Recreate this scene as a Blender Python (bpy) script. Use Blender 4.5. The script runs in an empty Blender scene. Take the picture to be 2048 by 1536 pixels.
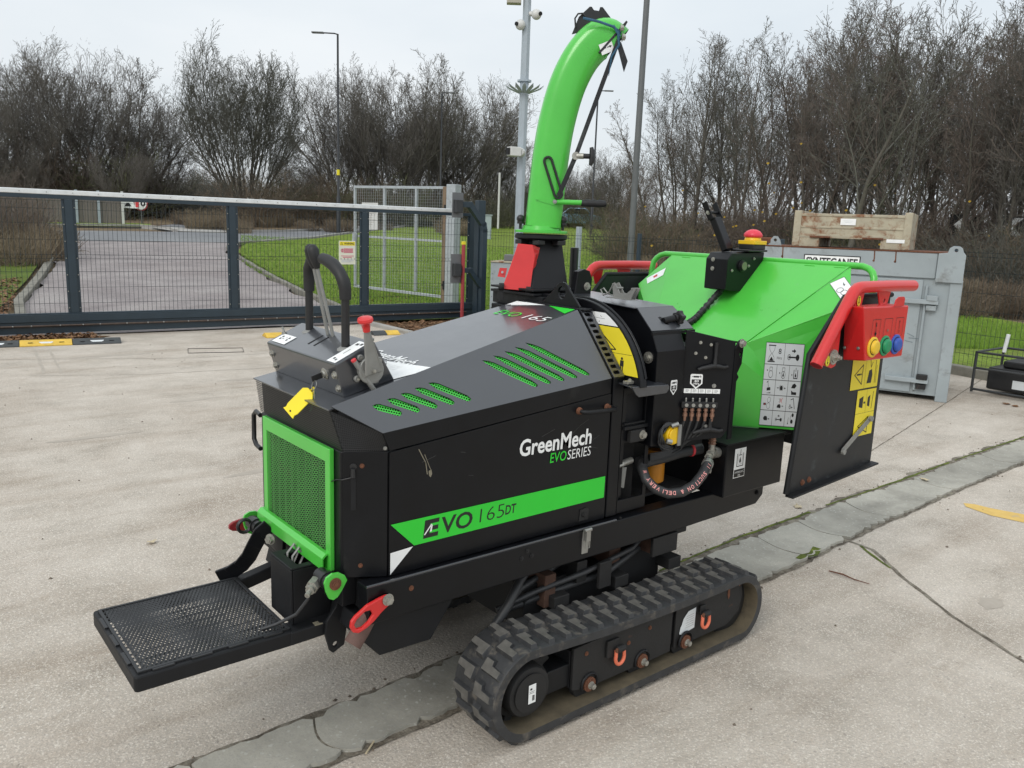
import bpy, bmesh, math, random
import numpy as np
from mathutils import Vector, Matrix, geometry as mgeo
rnd = random.Random(7)
sc = bpy.context.scene
col = sc.collection
V = Vector

# ------------------------------------------------------------------ camera
cam_d = bpy.data.cameras.new('camera'); cam = bpy.data.objects.new('camera', cam_d); col.objects.link(cam)
cam_d.sensor_width = 36.0; cam_d.lens = 1640.0/2048.0*36.0
cam_d.clip_start = 0.05; cam_d.clip_end = 2000
R_ = Vector((0.7786029, -0.62648677, 0.03594234)); D_ = Vector((-0.09151825, -0.17003117, -0.98117981)); F_ = Vector((0.62080748, 0.76066006, -0.18972173))
cam.matrix_world = Matrix(((R_.x, -D_.x, -F_.x, 0), (R_.y, -D_.y, -F_.y, 0), (R_.z, -D_.z, -F_.z, 1.6), (0, 0, 0, 1)))
sc.camera = cam

# ------------------------------------------------------------------ overcast sky
SUN_EL, SUN_AZ = math.radians(38), math.radians(200)     # azimuth measured from +X, light comes from behind-left of the camera
w = bpy.data.worlds.new('World'); sc.world = w; w.use_nodes = True
wt = w.node_tree; wt.nodes.clear(); WN = wt.nodes.new; WL = wt.links.new
out = WN('ShaderNodeOutputWorld')
sky = WN('ShaderNodeTexSky'); sky.sky_type = 'NISHITA'; sky.sun_disc = False
sky.sun_elevation = SUN_EL; sky.sun_rotation = math.pi/2 - SUN_AZ
bg1 = WN('ShaderNodeBackground'); bg1.inputs['Strength'].default_value = 0.08; WL(sky.outputs[0], bg1.inputs['Color'])
tc = WN('ShaderNodeTexCoord')
mp = WN('ShaderNodeMapping'); mp.inputs['Scale'].default_value = (1.0, 1.0, 3.2); WL(tc.outputs['Generated'], mp.inputs[0])
nz = WN('ShaderNodeTexNoise'); nz.inputs['Scale'].default_value = 1.8; nz.inputs['Detail'].default_value = 6; nz.inputs['Roughness'].default_value = 0.5; WL(mp.outputs[0], nz.inputs['Vector'])
cr = WN('ShaderNodeValToRGB'); cr.color_ramp.elements[0].position = 0.36; cr.color_ramp.elements[0].color = (0.735, 0.795, 0.84, 1)
cr.color_ramp.elements[1].position = 0.66; cr.color_ramp.elements[1].color = (0.87, 0.905, 0.928, 1); WL(nz.outputs['Fac'], cr.inputs[0])
sep = WN('ShaderNodeSeparateXYZ'); WL(tc.outputs['Generated'], sep.inputs[0])
mr = WN('ShaderNodeMapRange'); mr.inputs['From Min'].default_value = 0.0; mr.inputs['From Max'].default_value = 1.0; mr.inputs['To Min'].default_value = 0.93; mr.inputs['To Max'].default_value = 1.45; WL(sep.outputs['Z'], mr.inputs['Value'])
vm = WN('ShaderNodeVectorMath'); vm.operation = 'SCALE'; WL(cr.outputs[0], vm.inputs[0]); WL(mr.outputs[0], vm.inputs['Scale'])
bg2 = WN('ShaderNodeBackground'); bg2.inputs['Strength'].default_value = 0.98; WL(vm.outputs[0], bg2.inputs['Color'])
ms = WN('ShaderNodeMixShader'); ms.inputs[0].default_value = 0.9; WL(bg1.outputs[0], ms.inputs[1]); WL(bg2.outputs[0], ms.inputs[2]); WL(ms.outputs[0], out.inputs['Surface'])

sun_d = bpy.data.lights.new('sun', 'SUN'); sun = bpy.data.objects.new('sun', sun_d); col.objects.link(sun)
sun_d.energy = 1.1; sun_d.angle = math.radians(25); sun_d.color = (1.0, 0.96, 0.9)
sd = Vector((math.cos(SUN_AZ)*math.cos(SUN_EL), math.sin(SUN_AZ)*math.cos(SUN_EL), math.sin(SUN_EL)))
sun.rotation_euler = sd.to_track_quat('Z', 'Y').to_euler(); sun.location = (-4, -2, 12)

vs = sc.view_settings; vs.view_transform = 'Standard'; vs.look = 'None'; vs.exposure = 0.12; vs.gamma = 1.0; vs.use_curve_mapping = False
try:
    sc.cycles.use_denoising = True; sc.cycles.max_bounces = 6; sc.cycles.transparent_max_bounces = 8
    sc.cycles.use_adaptive_sampling = True; sc.cycles.adaptive_threshold = 0.02
except Exception: pass

# ------------------------------------------------------------------ helpers
def tag(o, label=None, cat=None, group=None, kind=None):
    if label: o['label'] = label
    if cat: o['category'] = cat
    if group: o['group'] = group
    if kind: o['kind'] = kind
    return o

WPOS = {}
def root(name, loc, label, cat, group=None):
    o = bpy.data.objects.new(name, None); col.objects.link(o); o.location = loc; o.empty_display_size = 0.2
    WPOS[o.name] = Vector(loc)
    return tag(o, label, cat, group)

def link(name, me, mats, parent=None, centre=True, bevel=0, smooth=None):
    """me: mesh with world coordinates -> object whose origin is at its centre, parented if asked"""
    n = len(me.vertices)
    co = np.empty(n*3, dtype=np.float32); me.vertices.foreach_get('co', co); co = co.reshape(-1, 3)
    c = (co.min(0)+co.max(0))/2 if (centre and n) else np.zeros(3, dtype=np.float32)
    me.vertices.foreach_set('co', (co-c).ravel())
    for m in (mats if isinstance(mats, (list, tuple)) else [mats]): me.materials.append(m)
    o = bpy.data.objects.new(name, me); col.objects.link(o)
    cw = Vector([float(v) for v in c]); WPOS[o.name] = cw
    if parent is not None: o.parent = parent; o.location = cw-WPOS[parent.name]
    else: o.location = cw
    if smooth is not None:
        me.polygons.foreach_set('use_smooth', [True]*len(me.polygons))
        try: me.set_sharp_from_angle(angle=math.radians(smooth))
        except Exception: pass
    if bevel:
        b = o.modifiers.new('bevel', 'BEVEL'); b.width = bevel; b.segments = 2; b.limit_method = 'ANGLE'; b.angle_limit = math.radians(35)
        b.use_clamp_overlap = True
    return o

class G:
    """collects shapes, then links them as ONE mesh object"""
    def __init__(s): s.v = []; s.f = []; s.mi = []; s.cur = 0
    def add(s, vs_, fs):
        b = len(s.v); s.v += [tuple(p) for p in vs_]; s.f += [tuple(i+b for i in f) for f in fs]; s.mi += [s.cur]*len(fs); return s
    def box(s, a, b):
        x0, y0, z0 = a; x1, y1, z1 = b
        return s.add([(x0,y0,z0),(x1,y0,z0),(x1,y1,z0),(x0,y1,z0),(x0,y0,z1),(x1,y0,z1),(x1,y1,z1),(x0,y1,z1)],
                     [(3,2,1,0),(4,5,6,7),(0,1,5,4),(1,2,6,5),(2,3,7,6),(3,0,4,7)])
    def obox(s, c, size, ax, ay=None):
        c = V(c); ax = V(ax).normalized(); ay = V(ay) if ay is not None else V((0,0,1)).cross(ax)
        az = ax.cross(ay).normalized(); ay = az.cross(ax).normalized(); hx, hy, hz_ = [q/2 for q in size]
        P = [c+ax*(i*hx)+ay*(j*hy)+az*(k*hz_) for k in (-1,1) for (i,j) in ((-1,-1),(1,-1),(1,1),(-1,1))]
        return s.add(P, [(3,2,1,0),(4,5,6,7),(0,1,5,4),(1,2,6,5),(2,3,7,6),(3,0,4,7)])
    def prism(s, poly, vec):
        n = len(poly); vec = V(vec); P = [V(p) for p in poly]; Q = [p+vec for p in P]
        nrm = sum(((P[i]-P[0]).cross(P[(i+1) % n]-P[0]) for i in range(n)), V((0,0,0)))
        if nrm.dot(vec) > 0: a, b = tuple(range(n-1,-1,-1)), tuple(range(n, 2*n)); sd_ = [(i, (i+1) % n, (i+1) % n+n, i+n) for i in range(n)]
        else: a, b = tuple(range(n)), tuple(range(2*n-1, n-1, -1)); sd_ = [((i+1) % n, i, i+n, (i+1) % n+n) for i in range(n)]
        return s.add(P+Q, [a, b]+sd_)
    def xz(s, pts, y0, y1): return s.prism([(p[0], y0, p[1]) for p in pts], (0, y1-y0, 0))
    def yz(s, pts, x0, x1): return s.prism([(x0, p[0], p[1]) for p in pts], (x1-x0, 0, 0))
    def xy(s, pts, z0, z1): return s.prism([(p[0], p[1], z0) for p in pts], (0, 0, z1-z0))
    def tube(s, pts, r, n=10, cap=True, closed=False, sq=None, up=None):
        P = [V(p) for p in pts]; m = len(P); rr = r if isinstance(r, (list, tuple)) else [r]*m
        T = []
        for i in range(m):
            if closed: t = P[(i+1) % m]-P[i-1]
            else: t = P[min(i+1, m-1)]-P[max(i-1, 0)]
            T.append(t.normalized())
        ref = V(up) if up is not None else (V((0,0,1)) if abs(T[0].z) < 0.9 else V((1,0,0)))
        u = (ref-T[0]*ref.dot(T[0])).normalized(); vs_ = []
        for i in range(m):
            u = (u-T[i]*u.dot(T[i])); u = u.normalized() if u.length > 1e-6 else V((1,0,0)); w_ = T[i].cross(u)
            for k in range(n):
                a = 2*math.pi*(k+0.5)/n; ca, sa = math.cos(a), math.sin(a)
                if sq: q = (abs(ca)**sq+abs(sa)**sq)**(-1.0/sq); ca *= q; sa *= q
                vs_.append(P[i]+(u*ca+w_*sa)*rr[i])
        fs = []
        for i in range(m if closed else m-1):
            j = (i+1) % m
            for k in range(n): l = (k+1) % n; fs.append((i*n+k, i*n+l, j*n+l, j*n+k))
        if cap and not closed: fs += [tuple(range(n-1,-1,-1)), tuple(range((m-1)*n, m*n))]
        return s.add(vs_, fs)
    def cyl(s, a, b, r0, r1=None, n=16): return s.tube([a, b], [r0, r0 if r1 is None else r1], n)
    def lathe(s, o, ax, prof, n=20, up=None):
        """prof: list of (distance along the axis, radius)"""
        o = V(o); ax = V(ax).normalized()
        return s.tube([o+ax*p[0] for p in prof], [p[1] for p in prof], n, up=up) if all(abs(prof[i+1][0]-prof[i][0]) > 1e-9 for i in range(len(prof)-1)) else s._lathe(o, ax, prof, n)
    def _lathe(s, o, ax, prof, n):
        ref = V((0,0,1)) if abs(ax.z) < 0.9 else V((1,0,0)); u = (ref-ax*ref.dot(ax)).normalized(); w_ = ax.cross(u); vs_ = []
        for d, r in prof:
            for k in range(n): a = 2*math.pi*(k+0.5)/n; vs_.append(o+ax*d+(u*math.cos(a)+w_*math.sin(a))*r)
        fs = [(i*n+k, i*n+(k+1) % n, (i+1)*n+(k+1) % n, (i+1)*n+k) for i in range(len(prof)-1) for k in range(n)]
        fs += [tuple(range(n-1,-1,-1)), tuple(range((len(prof)-1)*n, len(prof)*n))]
        return s.add(vs_, fs)
    def sphere(s, c, r, n=12, m=8, sz=1.0):
        c = V(c); vs_ = []
        for i in range(m+1):
            t = math.pi*i/m
            for k in range(n): a = 2*math.pi*k/n; vs_.append(c+V((math.sin(t)*math.cos(a)*r, math.sin(t)*math.sin(a)*r, math.cos(t)*r*sz)))
        return s.add(vs_, [(i*n+k, (i+1)*n+k, (i+1)*n+(k+1) % n, i*n+(k+1) % n) for i in range(m) for k in range(n)])
    def bolt(s, p, ax, r=0.009, h=0.006, washer=True):
        p = V(p); ax = V(ax).normalized()
        if washer: s.tube([p, p+ax*0.002], r*1.35, 16)
        s.tube([p+ax*0.002, p+ax*(0.002+h)], r, 6); s.tube([p+ax*(0.002+h), p+ax*(0.004+h)], r*0.55, 8); return s
    def quad(s, a, b, c, d): return s.add([a,b,c,d], [(0,1,2,3)])
    def perf(s, p00, p10, p11, p01, nx, ny, rr=0.32, off=(0,0,0), wave=None, cells=None):
        """sheet with real round holes in staggered rows over a bilinear quad; wave(u,v)->vector offset; cells(u,v)->keep"""
        p00, p10, p11, p01, off = V(p00), V(p10), V(p11), V(p01), V(off)
        def at(u, v):
            q = p00*(1-u)*(1-v)+p10*u*(1-v)+p11*u*v+p01*(1-u)*v+off
            return q+wave(u, v) if wave else q
        K = 8
        sqr = [(1,.0),(1,1),(0,1),(-1,1),(-1,0),(-1,-1),(0,-1),(1,-1)]
        for j in range(ny):
            sh = 0.5*(j % 2)
            for i in range(nx):
                cu, cv = (i+0.5+sh)/(nx+0.5), (j+0.5)/ny
                if cells and not cells(cu, cv): continue
                du, dv = 0.5/(nx+0.5), 0.5/ny
                vs_ = [at(cu+a*du, cv+b*dv) for a, b in sqr]+[at(cu+math.cos(2*math.pi*k/K)*du*2*rr, cv+math.sin(2*math.pi*k/K)*dv*2*rr) for k in range(K)]
                s.add(vs_, [(k, (k+1) % K, (k+1) % K+K, k+K) for k in range(K)])
        return s
    def holed(s, o, u, v, outer, holes, thick=0.004):
        """flat plate: 2-D outline with holes in the frame (o,u,v), front face on the frame plane, thickness away from u x v"""
        o, u, v = V(o), V(u).normalized(), V(v); v = (v-u*v.dot(u)).normalized(); n = u.cross(v)
        pts = []; edges = []
        for loop in [outer]+holes:
            b = len(pts); pts += [Vector(p) for p in loop]; edges += [(b+i, b+(i+1) % len(loop)) for i in range(len(loop))]
        vv, ee, ff, _, _, _ = mgeo.delaunay_2d_cdt(pts, edges, [], 0, 1e-7)
        def inside(p, L):
            c = False; j = len(L)-1
            for i in range(len(L)):
                if (L[i][1] > p.y) != (L[j][1] > p.y) and p.x < (L[j][0]-L[i][0])*(p.y-L[i][1])/(L[j][1]-L[i][1])+L[i][0]: c = not c
                j = i
            return c
        keep = []
        for f in ff:
            cc = sum((vv[i] for i in f), Vector((0,0)))/len(f)
            if inside(cc, outer) and not any(inside(cc, h) for h in holes):
                a = (vv[f[1]]-vv[f[0]]).cross(vv[f[2]]-vv[f[0]]); keep.append(tuple(f) if a > 0 else tuple(reversed(f)))
        N = len(vv); A = [o+u*p.x+v*p.y for p in vv]; B = [p-n*thick for p in A]
        fs = keep+[tuple(i+N for i in reversed(f)) for f in keep]
        es = {}
        for f in keep:
            for i in range(len(f)): es[(f[i], f[(i+1) % len(f)])] = 1
        fs += [(b, a, a+N, b+N) for (a, b) in es if (b, a) not in es]
        return s.add(A+B, fs)
    def text(s, txt, o, u, v, h, wscale=1.0, bold=0.0, shear=0.0, align='LEFT', width=None, spacing=1.0):
        """flat lettering; cap height h, baseline start at o along u"""
        c = bpy.data.curves.new('lettering', 'FONT'); c.body = txt; c.size = 1.0; c.offset = bold; c.shear = shear; c.align_x = align; c.space_character = spacing
        c.resolution_u = 3
        ob = bpy.data.objects.new('lettering', c); col.objects.link(ob)
        dg = bpy.context.evaluated_depsgraph_get(); me = bpy.data.meshes.new_from_object(ob.evaluated_get(dg))
        bpy.data.objects.remove(ob); bpy.data.curves.remove(c)
        k = h/0.70; xs = [p.co.x for p in me.vertices]
        if xs and width: wscale = width/((max(xs)-min(xs))*k)
        o, u, v = V(o), V(u).normalized(), V(v).normalized()
        s.add([o+u*(p.co.x*k*wscale)+v*(p.co.y*k) for p in me.vertices], [tuple(q.vertices) for q in me.polygons])
        bpy.data.meshes.remove(me); return s
    def mesh(s, name):
        me = bpy.data.meshes.new(name); me.from_pydata([tuple(p) for p in s.v], [], s.f)
        if any(s.mi): me.polygons.foreach_set('material_index', s.mi)
        me.update(); return me
    def out(s, name, mats, parent=None, bevel=0, smooth=None, label=None, kind=None, fix=False):
        me = s.mesh(name)
        if fix:
            b = bmesh.new(); b.from_mesh(me); bmesh.ops.recalc_face_normals(b, faces=b.faces); b.to_mesh(me); b.free()
        o = link(name, me, mats, parent, bevel=bevel, smooth=smooth)
        if label: o['label'] = label
        if kind: o['kind'] = kind
        return o

class Dec(G):
    """printed sticker: 2-D drawing in a frame (o,u,v); each layer sits a hair above the last; d() draws in metres"""
    def __init__(s, o, u, v, lift=0.0012):
        super().__init__(); s.o = V(o); s.u = V(u).normalized(); v = V(v); s.vv = (v-s.u*v.dot(s.u)).normalized(); s.n = s.u.cross(s.vv); s.h = lift; s.step = 0.0005; s.sx = s.sy = 1.0; s.x0 = s.y0 = 0.0
    def P(s, x, y): return s.o+s.u*(s.x0+(x-s.x0)*s.sx)+s.vv*(s.y0+(y-s.y0)*s.sy)+s.n*s.h
    def mat(s, i): s.cur = i; s.h += s.step; return s
    def rect(s, x0, y0, x1, y1): return s.add([s.P(x0,y0), s.P(x1,y0), s.P(x1,y1), s.P(x0,y1)], [(0,1,2,3)])
    def poly(s, pts): return s.add([s.P(*p) for p in pts], [tuple(range(len(pts)))])
    def line(s, pts, w, closed=False):
        L = list(pts)+([pts[0]] if closed else [])
        for a, b in zip(L[:-1], L[1:]):
            d = Vector((b[0]-a[0], b[1]-a[1])); l = d.length
            if l < 1e-9: continue
            d /= l; n = Vector((-d.y, d.x))*w/2; e = d*w*0.35
            s.add([s.P(a[0]-e.x+n.x, a[1]-e.y+n.y), s.P(a[0]-e.x-n.x, a[1]-e.y-n.y), s.P(b[0]+e.x-n.x, b[1]+e.y-n.y), s.P(b[0]+e.x+n.x, b[1]+e.y+n.y)], [(0,1,2,3)])
        return s
    def disc(s, x, y, r, n=18, ry=None): ry = ry or r; return s.poly([(x+r*math.cos(2*math.pi*k/n), y+ry*math.sin(2*math.pi*k/n)) for k in range(n)])
    def ring(s, x, y, r, w, n=20, ry=None, a0=0, a1=360):
        ry = ry or r; m = max(3, int(n*(a1-a0)/360)); return s.line([(x+r*math.cos(math.radians(a0+(a1-a0)*k/m)), y+ry*math.sin(math.radians(a0+(a1-a0)*k/m))) for k in range(m+1)], w)
    def arrow(s, a, b, w):
        d = Vector((b[0]-a[0], b[1]-a[1])).normalized(); n = Vector((-d.y, d.x)); s.line([a, (b[0]-d.x*w*2, b[1]-d.y*w*2)], w)
        return s.poly([(b[0], b[1]), (b[0]-d.x*w*3+n.x*w*1.7, b[1]-d.y*w*3+n.y*w*1.7), (b[0]-d.x*w*3-n.x*w*1.7, b[1]-d.y*w*3-n.y*w*1.7)])
    def txt(s, t, x, y, h, **k): return s.text(t, s.P(x, y), s.u, s.vv, h, **k)

# ------------------------------------------------------------------ materials
MT = {}
def M(name, c=(.5,.5,.5), rough=.5, metal=0.0, var=.15, scale=6.0, c2=None, amt=0.0, dscale=3.0, bump=0.0, bscale=60.0, spec=.5, coat=0.0, rv=.1, em=0, coord='Object', stretch=None, grime=None):
    m = bpy.data.materials.new(name); m.use_nodes = True; nt = m.node_tree; N = nt.nodes.new; L = nt.links.new
    b = nt.nodes['Principled BSDF']; b.inputs['Metallic'].default_value = metal; b.inputs['Specular IOR Level'].default_value = spec
    b.inputs['Coat Weight'].default_value = coat; b.inputs['Coat Roughness'].default_value = 0.12
    t = N('ShaderNodeTexCoord'); co = t.outputs[coord]
    if coord == 'World': pass
    if stretch: mpn = N('ShaderNodeMapping'); mpn.inputs['Scale'].default_value = stretch; L(co, mpn.inputs[0]); co = mpn.outputs[0]
    n1 = N('ShaderNodeTexNoise'); n1.inputs['Scale'].default_value = scale; n1.inputs['Detail'].default_value = 6; n1.inputs['Roughness'].default_value = .62; L(co, n1.inputs['Vector'])
    r1 = N('ShaderNodeMapRange'); r1.inputs['From Min'].default_value = .25; r1.inputs['From Max'].default_value = .75; r1.inputs['To Min'].default_value = 1-var; r1.inputs['To Max'].default_value = 1+var; L(n1.outputs['Fac'], r1.inputs['Value'])
    vmx = N('ShaderNodeVectorMath'); vmx.operation = 'SCALE'; vmx.inputs[0].default_value = c; L(r1.outputs[0], vmx.inputs['Scale']); cc = vmx.outputs[0]
    if c2 is not None:
        n2 = N('ShaderNodeTexNoise'); n2.inputs['Scale'].default_value = dscale; n2.inputs['Detail'].default_value = 8; n2.inputs['Roughness'].default_value = .7; n2.inputs['Distortion'].default_value = .3; L(co, n2.inputs['Vector'])
        r2 = N('ShaderNodeMapRange'); e = .5+.32*(1-2*amt); r2.inputs['From Min'].default_value = e-.05; r2.inputs['From Max'].default_value = e+.1; L(n2.outputs['Fac'], r2.inputs['Value'])
        mx = N('ShaderNodeMix'); mx.data_type = 'RGBA'; L(r2.outputs[0], mx.inputs['Factor']); L(cc, mx.inputs['A']); mx.inputs['B'].default_value = (*c2, 1); cc = mx.outputs['Result']
        mr2 = N('ShaderNodeMath'); mr2.operation = 'MULTIPLY_ADD'; L(r2.outputs[0], mr2.inputs[0]); mr2.inputs[1].default_value = .35; 
        rr = N('ShaderNodeMapRange'); rr.inputs['To Min'].default_value = max(.05, rough-rv); rr.inputs['To Max'].default_value = min(1, rough+rv); L(n1.outputs['Fac'], rr.inputs['Value'])
        L(rr.outputs[0], mr2.inputs[2]); ro = mr2.outputs[0]
        cl = N('ShaderNodeClamp'); L(ro, cl.inputs[0]); ro = cl.outputs[0]
    else:
        rr = N('ShaderNodeMapRange'); rr.inputs['To Min'].default_value = max(.05, rough-rv); rr.inputs['To Max'].default_value = min(1, rough+rv); L(n1.outputs['Fac'], rr.inputs['Value']); ro = rr.outputs[0]
    L(cc, b.inputs['Base Color']); L(ro, b.inputs['Roughness'])
    if bump:
        n3 = N('ShaderNodeTexNoise'); n3.inputs['Scale'].default_value = bscale; n3.inputs['Detail'].default_value = 5; L(co, n3.inputs['Vector'])
        bp = N('ShaderNodeBump'); bp.inputs['Strength'].default_value = 1; bp.inputs['Distance'].default_value = bump; L(n3.outputs['Fac'], bp.inputs['Height']); L(bp.outputs[0], b.inputs['Normal'])
    if em: b.inputs['Emission Color'].default_value = (*c, 1); b.inputs['Emission Strength'].default_value = em
    MT[name] = m; return m
M('black_paint', (.004,.0045,.006), .38, var=.3, scale=9, c2=(.022,.0215,.020), amt=.20, dscale=6, spec=.30, rv=.12, bump=.0010, bscale=3)
M('hood_paint', (.026,.029,.036), .36, var=.15, scale=7, c2=(.085,.085,.082), amt=.16, dscale=9, spec=.9, rv=.10, coat=.7, bump=.0008, bscale=3)
M('dirty_black', (.007,.0075,.009), .55, var=.3, scale=14, c2=(.05,.045,.036), amt=.20, dscale=7, spec=.35)
M('tray_black', (.008,.009,.011), .5, var=.3, scale=10, c2=(.075,.085,.085), amt=.30, dscale=12)
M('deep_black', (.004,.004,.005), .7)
M('green_paint', (.075,.52,.055), .30, var=.07, scale=5, c2=(.12,.45,.12), amt=.20, dscale=9, coat=.4, rv=.08, bump=.0008, bscale=3)
M('green_print', (.025,.60,.035), .4, var=.05)
M('red_paint', (.62,.022,.022), .35, var=.1, scale=6, c2=(.45,.03,.025), amt=.15, dscale=12, coat=.2)
M('dark_red_paint', (.28,.02,.025), .5, var=.2)
M('white_print', (.84,.85,.84), .45, var=.06, scale=20)
M('black_print', (.012,.012,.012), .5, var=.1)
M('yellow_print', (.80,.66,.03), .42, var=.05)
M('silver_print', (.66,.69,.70), .4, var=.05)
M('red_print', (.6,.04,.05), .5)
M('steel', (.36,.36,.34), .42, metal=.8, var=.2, c2=(.2,.16,.12), amt=.15, dscale=30)
M('zinc', (.40,.39,.35), .45, metal=.7, var=.3, scale=60, c2=(.14,.11,.08), amt=.25, dscale=50)
M('cast_alu', (.27,.27,.255), .55, metal=.35, var=.15, scale=18, bump=.0006, bscale=200)
M('rust', (.14,.055,.028), .85, var=.45, scale=40, bump=.001, bscale=120)
M('rusty_black', (.012,.0118,.012), .65, var=.3, scale=20, c2=(.13,.06,.035), amt=.20, dscale=14, bump=.0006, bscale=90)
M('exhaust', (.13,.075,.062), .8, var=.35, scale=22)
M('rubber', (.032,.033,.035), .6, var=.3, scale=20, c2=(.13,.115,.095), amt=.36, dscale=14, bump=.0012, bscale=60)
M('rubber_worn', (.105,.10,.09), .75, var=.35, scale=30, c2=(.08,.075,.065), amt=.2, dscale=25, bump=.0008, bscale=90)
M('track_inner', (.085,.068,.042), .85, var=.35, scale=16, c2=(.03,.028,.025), amt=.25, dscale=9)
M('grip', (.013,.013,.014), .55, var=.2, scale=30)
M('plastic_black', (.015,.015,.016), .4, var=.15)
M('hose', (.03,.031,.033), .5, var=.2, scale=30)
M('galv', (.44,.47,.49), .5, metal=.35, var=.16, scale=20, c2=(.30,.32,.33), amt=.3, dscale=14)
M('yellow_plastic', (.80,.50,.015), .4, var=.1)
M('tag_yellow', (.85,.68,.01), .5, var=.05)
M('btn_yellow', (.80,.52,.03), .45, var=.06)
M('btn_green', (.01,.26,.10), .45, var=.06)
M('btn_blue', (.03,.09,.42), .45, var=.06)
M('estop_red', (.72,.04,.07), .38, var=.06)
M('orange', (.72,.17,.09), .55, var=.1, c2=(.2,.08,.05), amt=.2, dscale=30)
M('filter_orange', (.62,.24,.015), .45, var=.1)
M('brass', (.30,.17,.12), .5, metal=.6, var=.3, scale=60)
# ================================================================== the wood chipper
m = MT
CH = root('wood_chipper', (2.0, 2.28, 0), 'black and green tracked wood chipper with tall green discharge spout standing in the yard', 'wood chipper')
YC = 2.28
def mir(pts): return [(p[0], 2*YC-p[1], p[2]) for p in pts]
X, Y, Z = V((1,0,0)), V((0,1,0)), V((0,0,1))
NX, NY = -X, -Y

# ---- engine bay
g = G(); g.xy([(1.027,2.0),(1.138,1.936),(2.03,1.936),(2.03,2.624),(1.138,2.624),(1.027,2.56)][::-1], .592, .966)
g.xz([(1.14,.966),(2.02,.966),(2.02,1.05)], 1.94, 2.62)
body = g.out('engine_bay', m['black_paint'], CH, bevel=.004, fix=True)
g = G(); g.holed((1.142,1.93,.592), X, Z, [(0,0),(.878,0),(.878,.452),(.0,.371)], [], .006)
door = g.out('side_door', m['black_paint'], CH, bevel=.0015, label='black side door with lettering and green stripe')
# chamfered corner plate
c0, c1 = V((1.030,1.992,.594)), V((1.136,1.931,.594)); cu = (c1-c0); cw = cu.length; cu.normalize()
g = G(); g.holed(c0, cu, Z, [(0,0),(cw,0),(cw,.372),(0,.372)], [[(.028+.006*math.cos(t*math.pi/4),.318+.012*math.sin(t*math.pi/4)) for t in range(8)]], .005)
corner = g.out('corner_panel', m['black_paint'], CH, bevel=.001)
g = G(); g.lathe(c0+cu*.028+Z*.33, -cu.cross(Z)*-1, [(0,.010),(.003,.010),(.0035,.006)], 12)
g.tube([c0+cu*.028+Z*.325+NY*.004+NX*.003, c0+cu*.028+Z*.30+NY*.006+NX*.004], .007, 8); g.out('door_catch', m['plastic_black'], corner, smooth=40)
g = G(); g.obox(c0+cu*.028+Z*.255+cu.cross(Z)*.001, (.014,.105,.003), cu, Z); g.out('catch_strip', m['dirty_black'], corner)
g = G(); g.tube([c0+cu*.024+Z*.30+cu.cross(Z)*.006, (1.028,1.995,.885), (1.022,2.015,.882), (1.016,2.045,.868)], .0018, 6); g.out('loose_wire', m['plastic_black'], corner)
for q, (a, z) in enumerate([(.052,.332),(.048,.036)]):
    g = G(); g.bolt(c0+cu*a+Z*z, cu.cross(Z), .005, .002); g.out('screw', m['rust'], corner)
# left front handle
g = G(); g.tube([(1.03,2.575,.952),(1.035,2.625,.955),(1.035,2.645,.94),(1.035,2.648,.855),(1.035,2.63,.838),(1.03,2.58,.836)], .008, 8); g.out('grab_handle', m['plastic_black'], CH, smooth=60)

# ---- radiator grille
gy0, gy1, gz0, gz1, gx = 2.038, 2.515, .600, .965, 1.026
g = G(); fw = .030
g.holed((gx-.014, gy1, gz0), NY, Z, [(0,0),(gy1-gy0,0),(gy1-gy0,gz1-gz0),(0,gz1-gz0)], [[(fw,.035),(gy1-gy0-fw,.035),(gy1-gy0-fw,gz1-gz0-.042),(fw,gz1-gz0-.042)]], .014)
grille = g.out('radiator_grille', m['green_paint'], CH, bevel=.002)
g = G(); g.xz([(gx-.034,.604),(gx-.034,.640),(gx-.022,.652),(gx-.010,.652),(gx-.010,.646),(gx-.020,.644),(gx-.029,.636),(gx-.029,.609),(gx-.010,.600),(gx-.012,.596)], gy0+.012, gy1+.012); g.out('lower_rail', m['green_paint'], grille, bevel=.001, fix=True)
wv = lambda u, v: V((-.006*math.cos(u*2*math.pi*9), 0, 0))
M('green_mesh', (.085,.30,.07), .45, var=.2, scale=8, c2=(.13,.24,.09), amt=.30, dscale=14)
g = G(); g.perf((gx-.006, gy1-.026, .634), (gx-.006, gy0+.026, .634), (gx-.006, gy0+.026, .925), (gx-.006, gy1-.026, .925), 60, 44, .41, wave=wv); g.out('perforated_mesh', m['green_mesh'], grille)
g = G(); g.quad((gx-.0008, gy1-.02, .63), (gx-.0008, gy0+.02, .63), (gx-.0008, gy0+.02, .93), (gx-.0008, gy1-.02, .93)); g.out('dark_backing', m['deep_black'], grille)  # flat black sheet stands in for the shaded space behind the mesh

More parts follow.
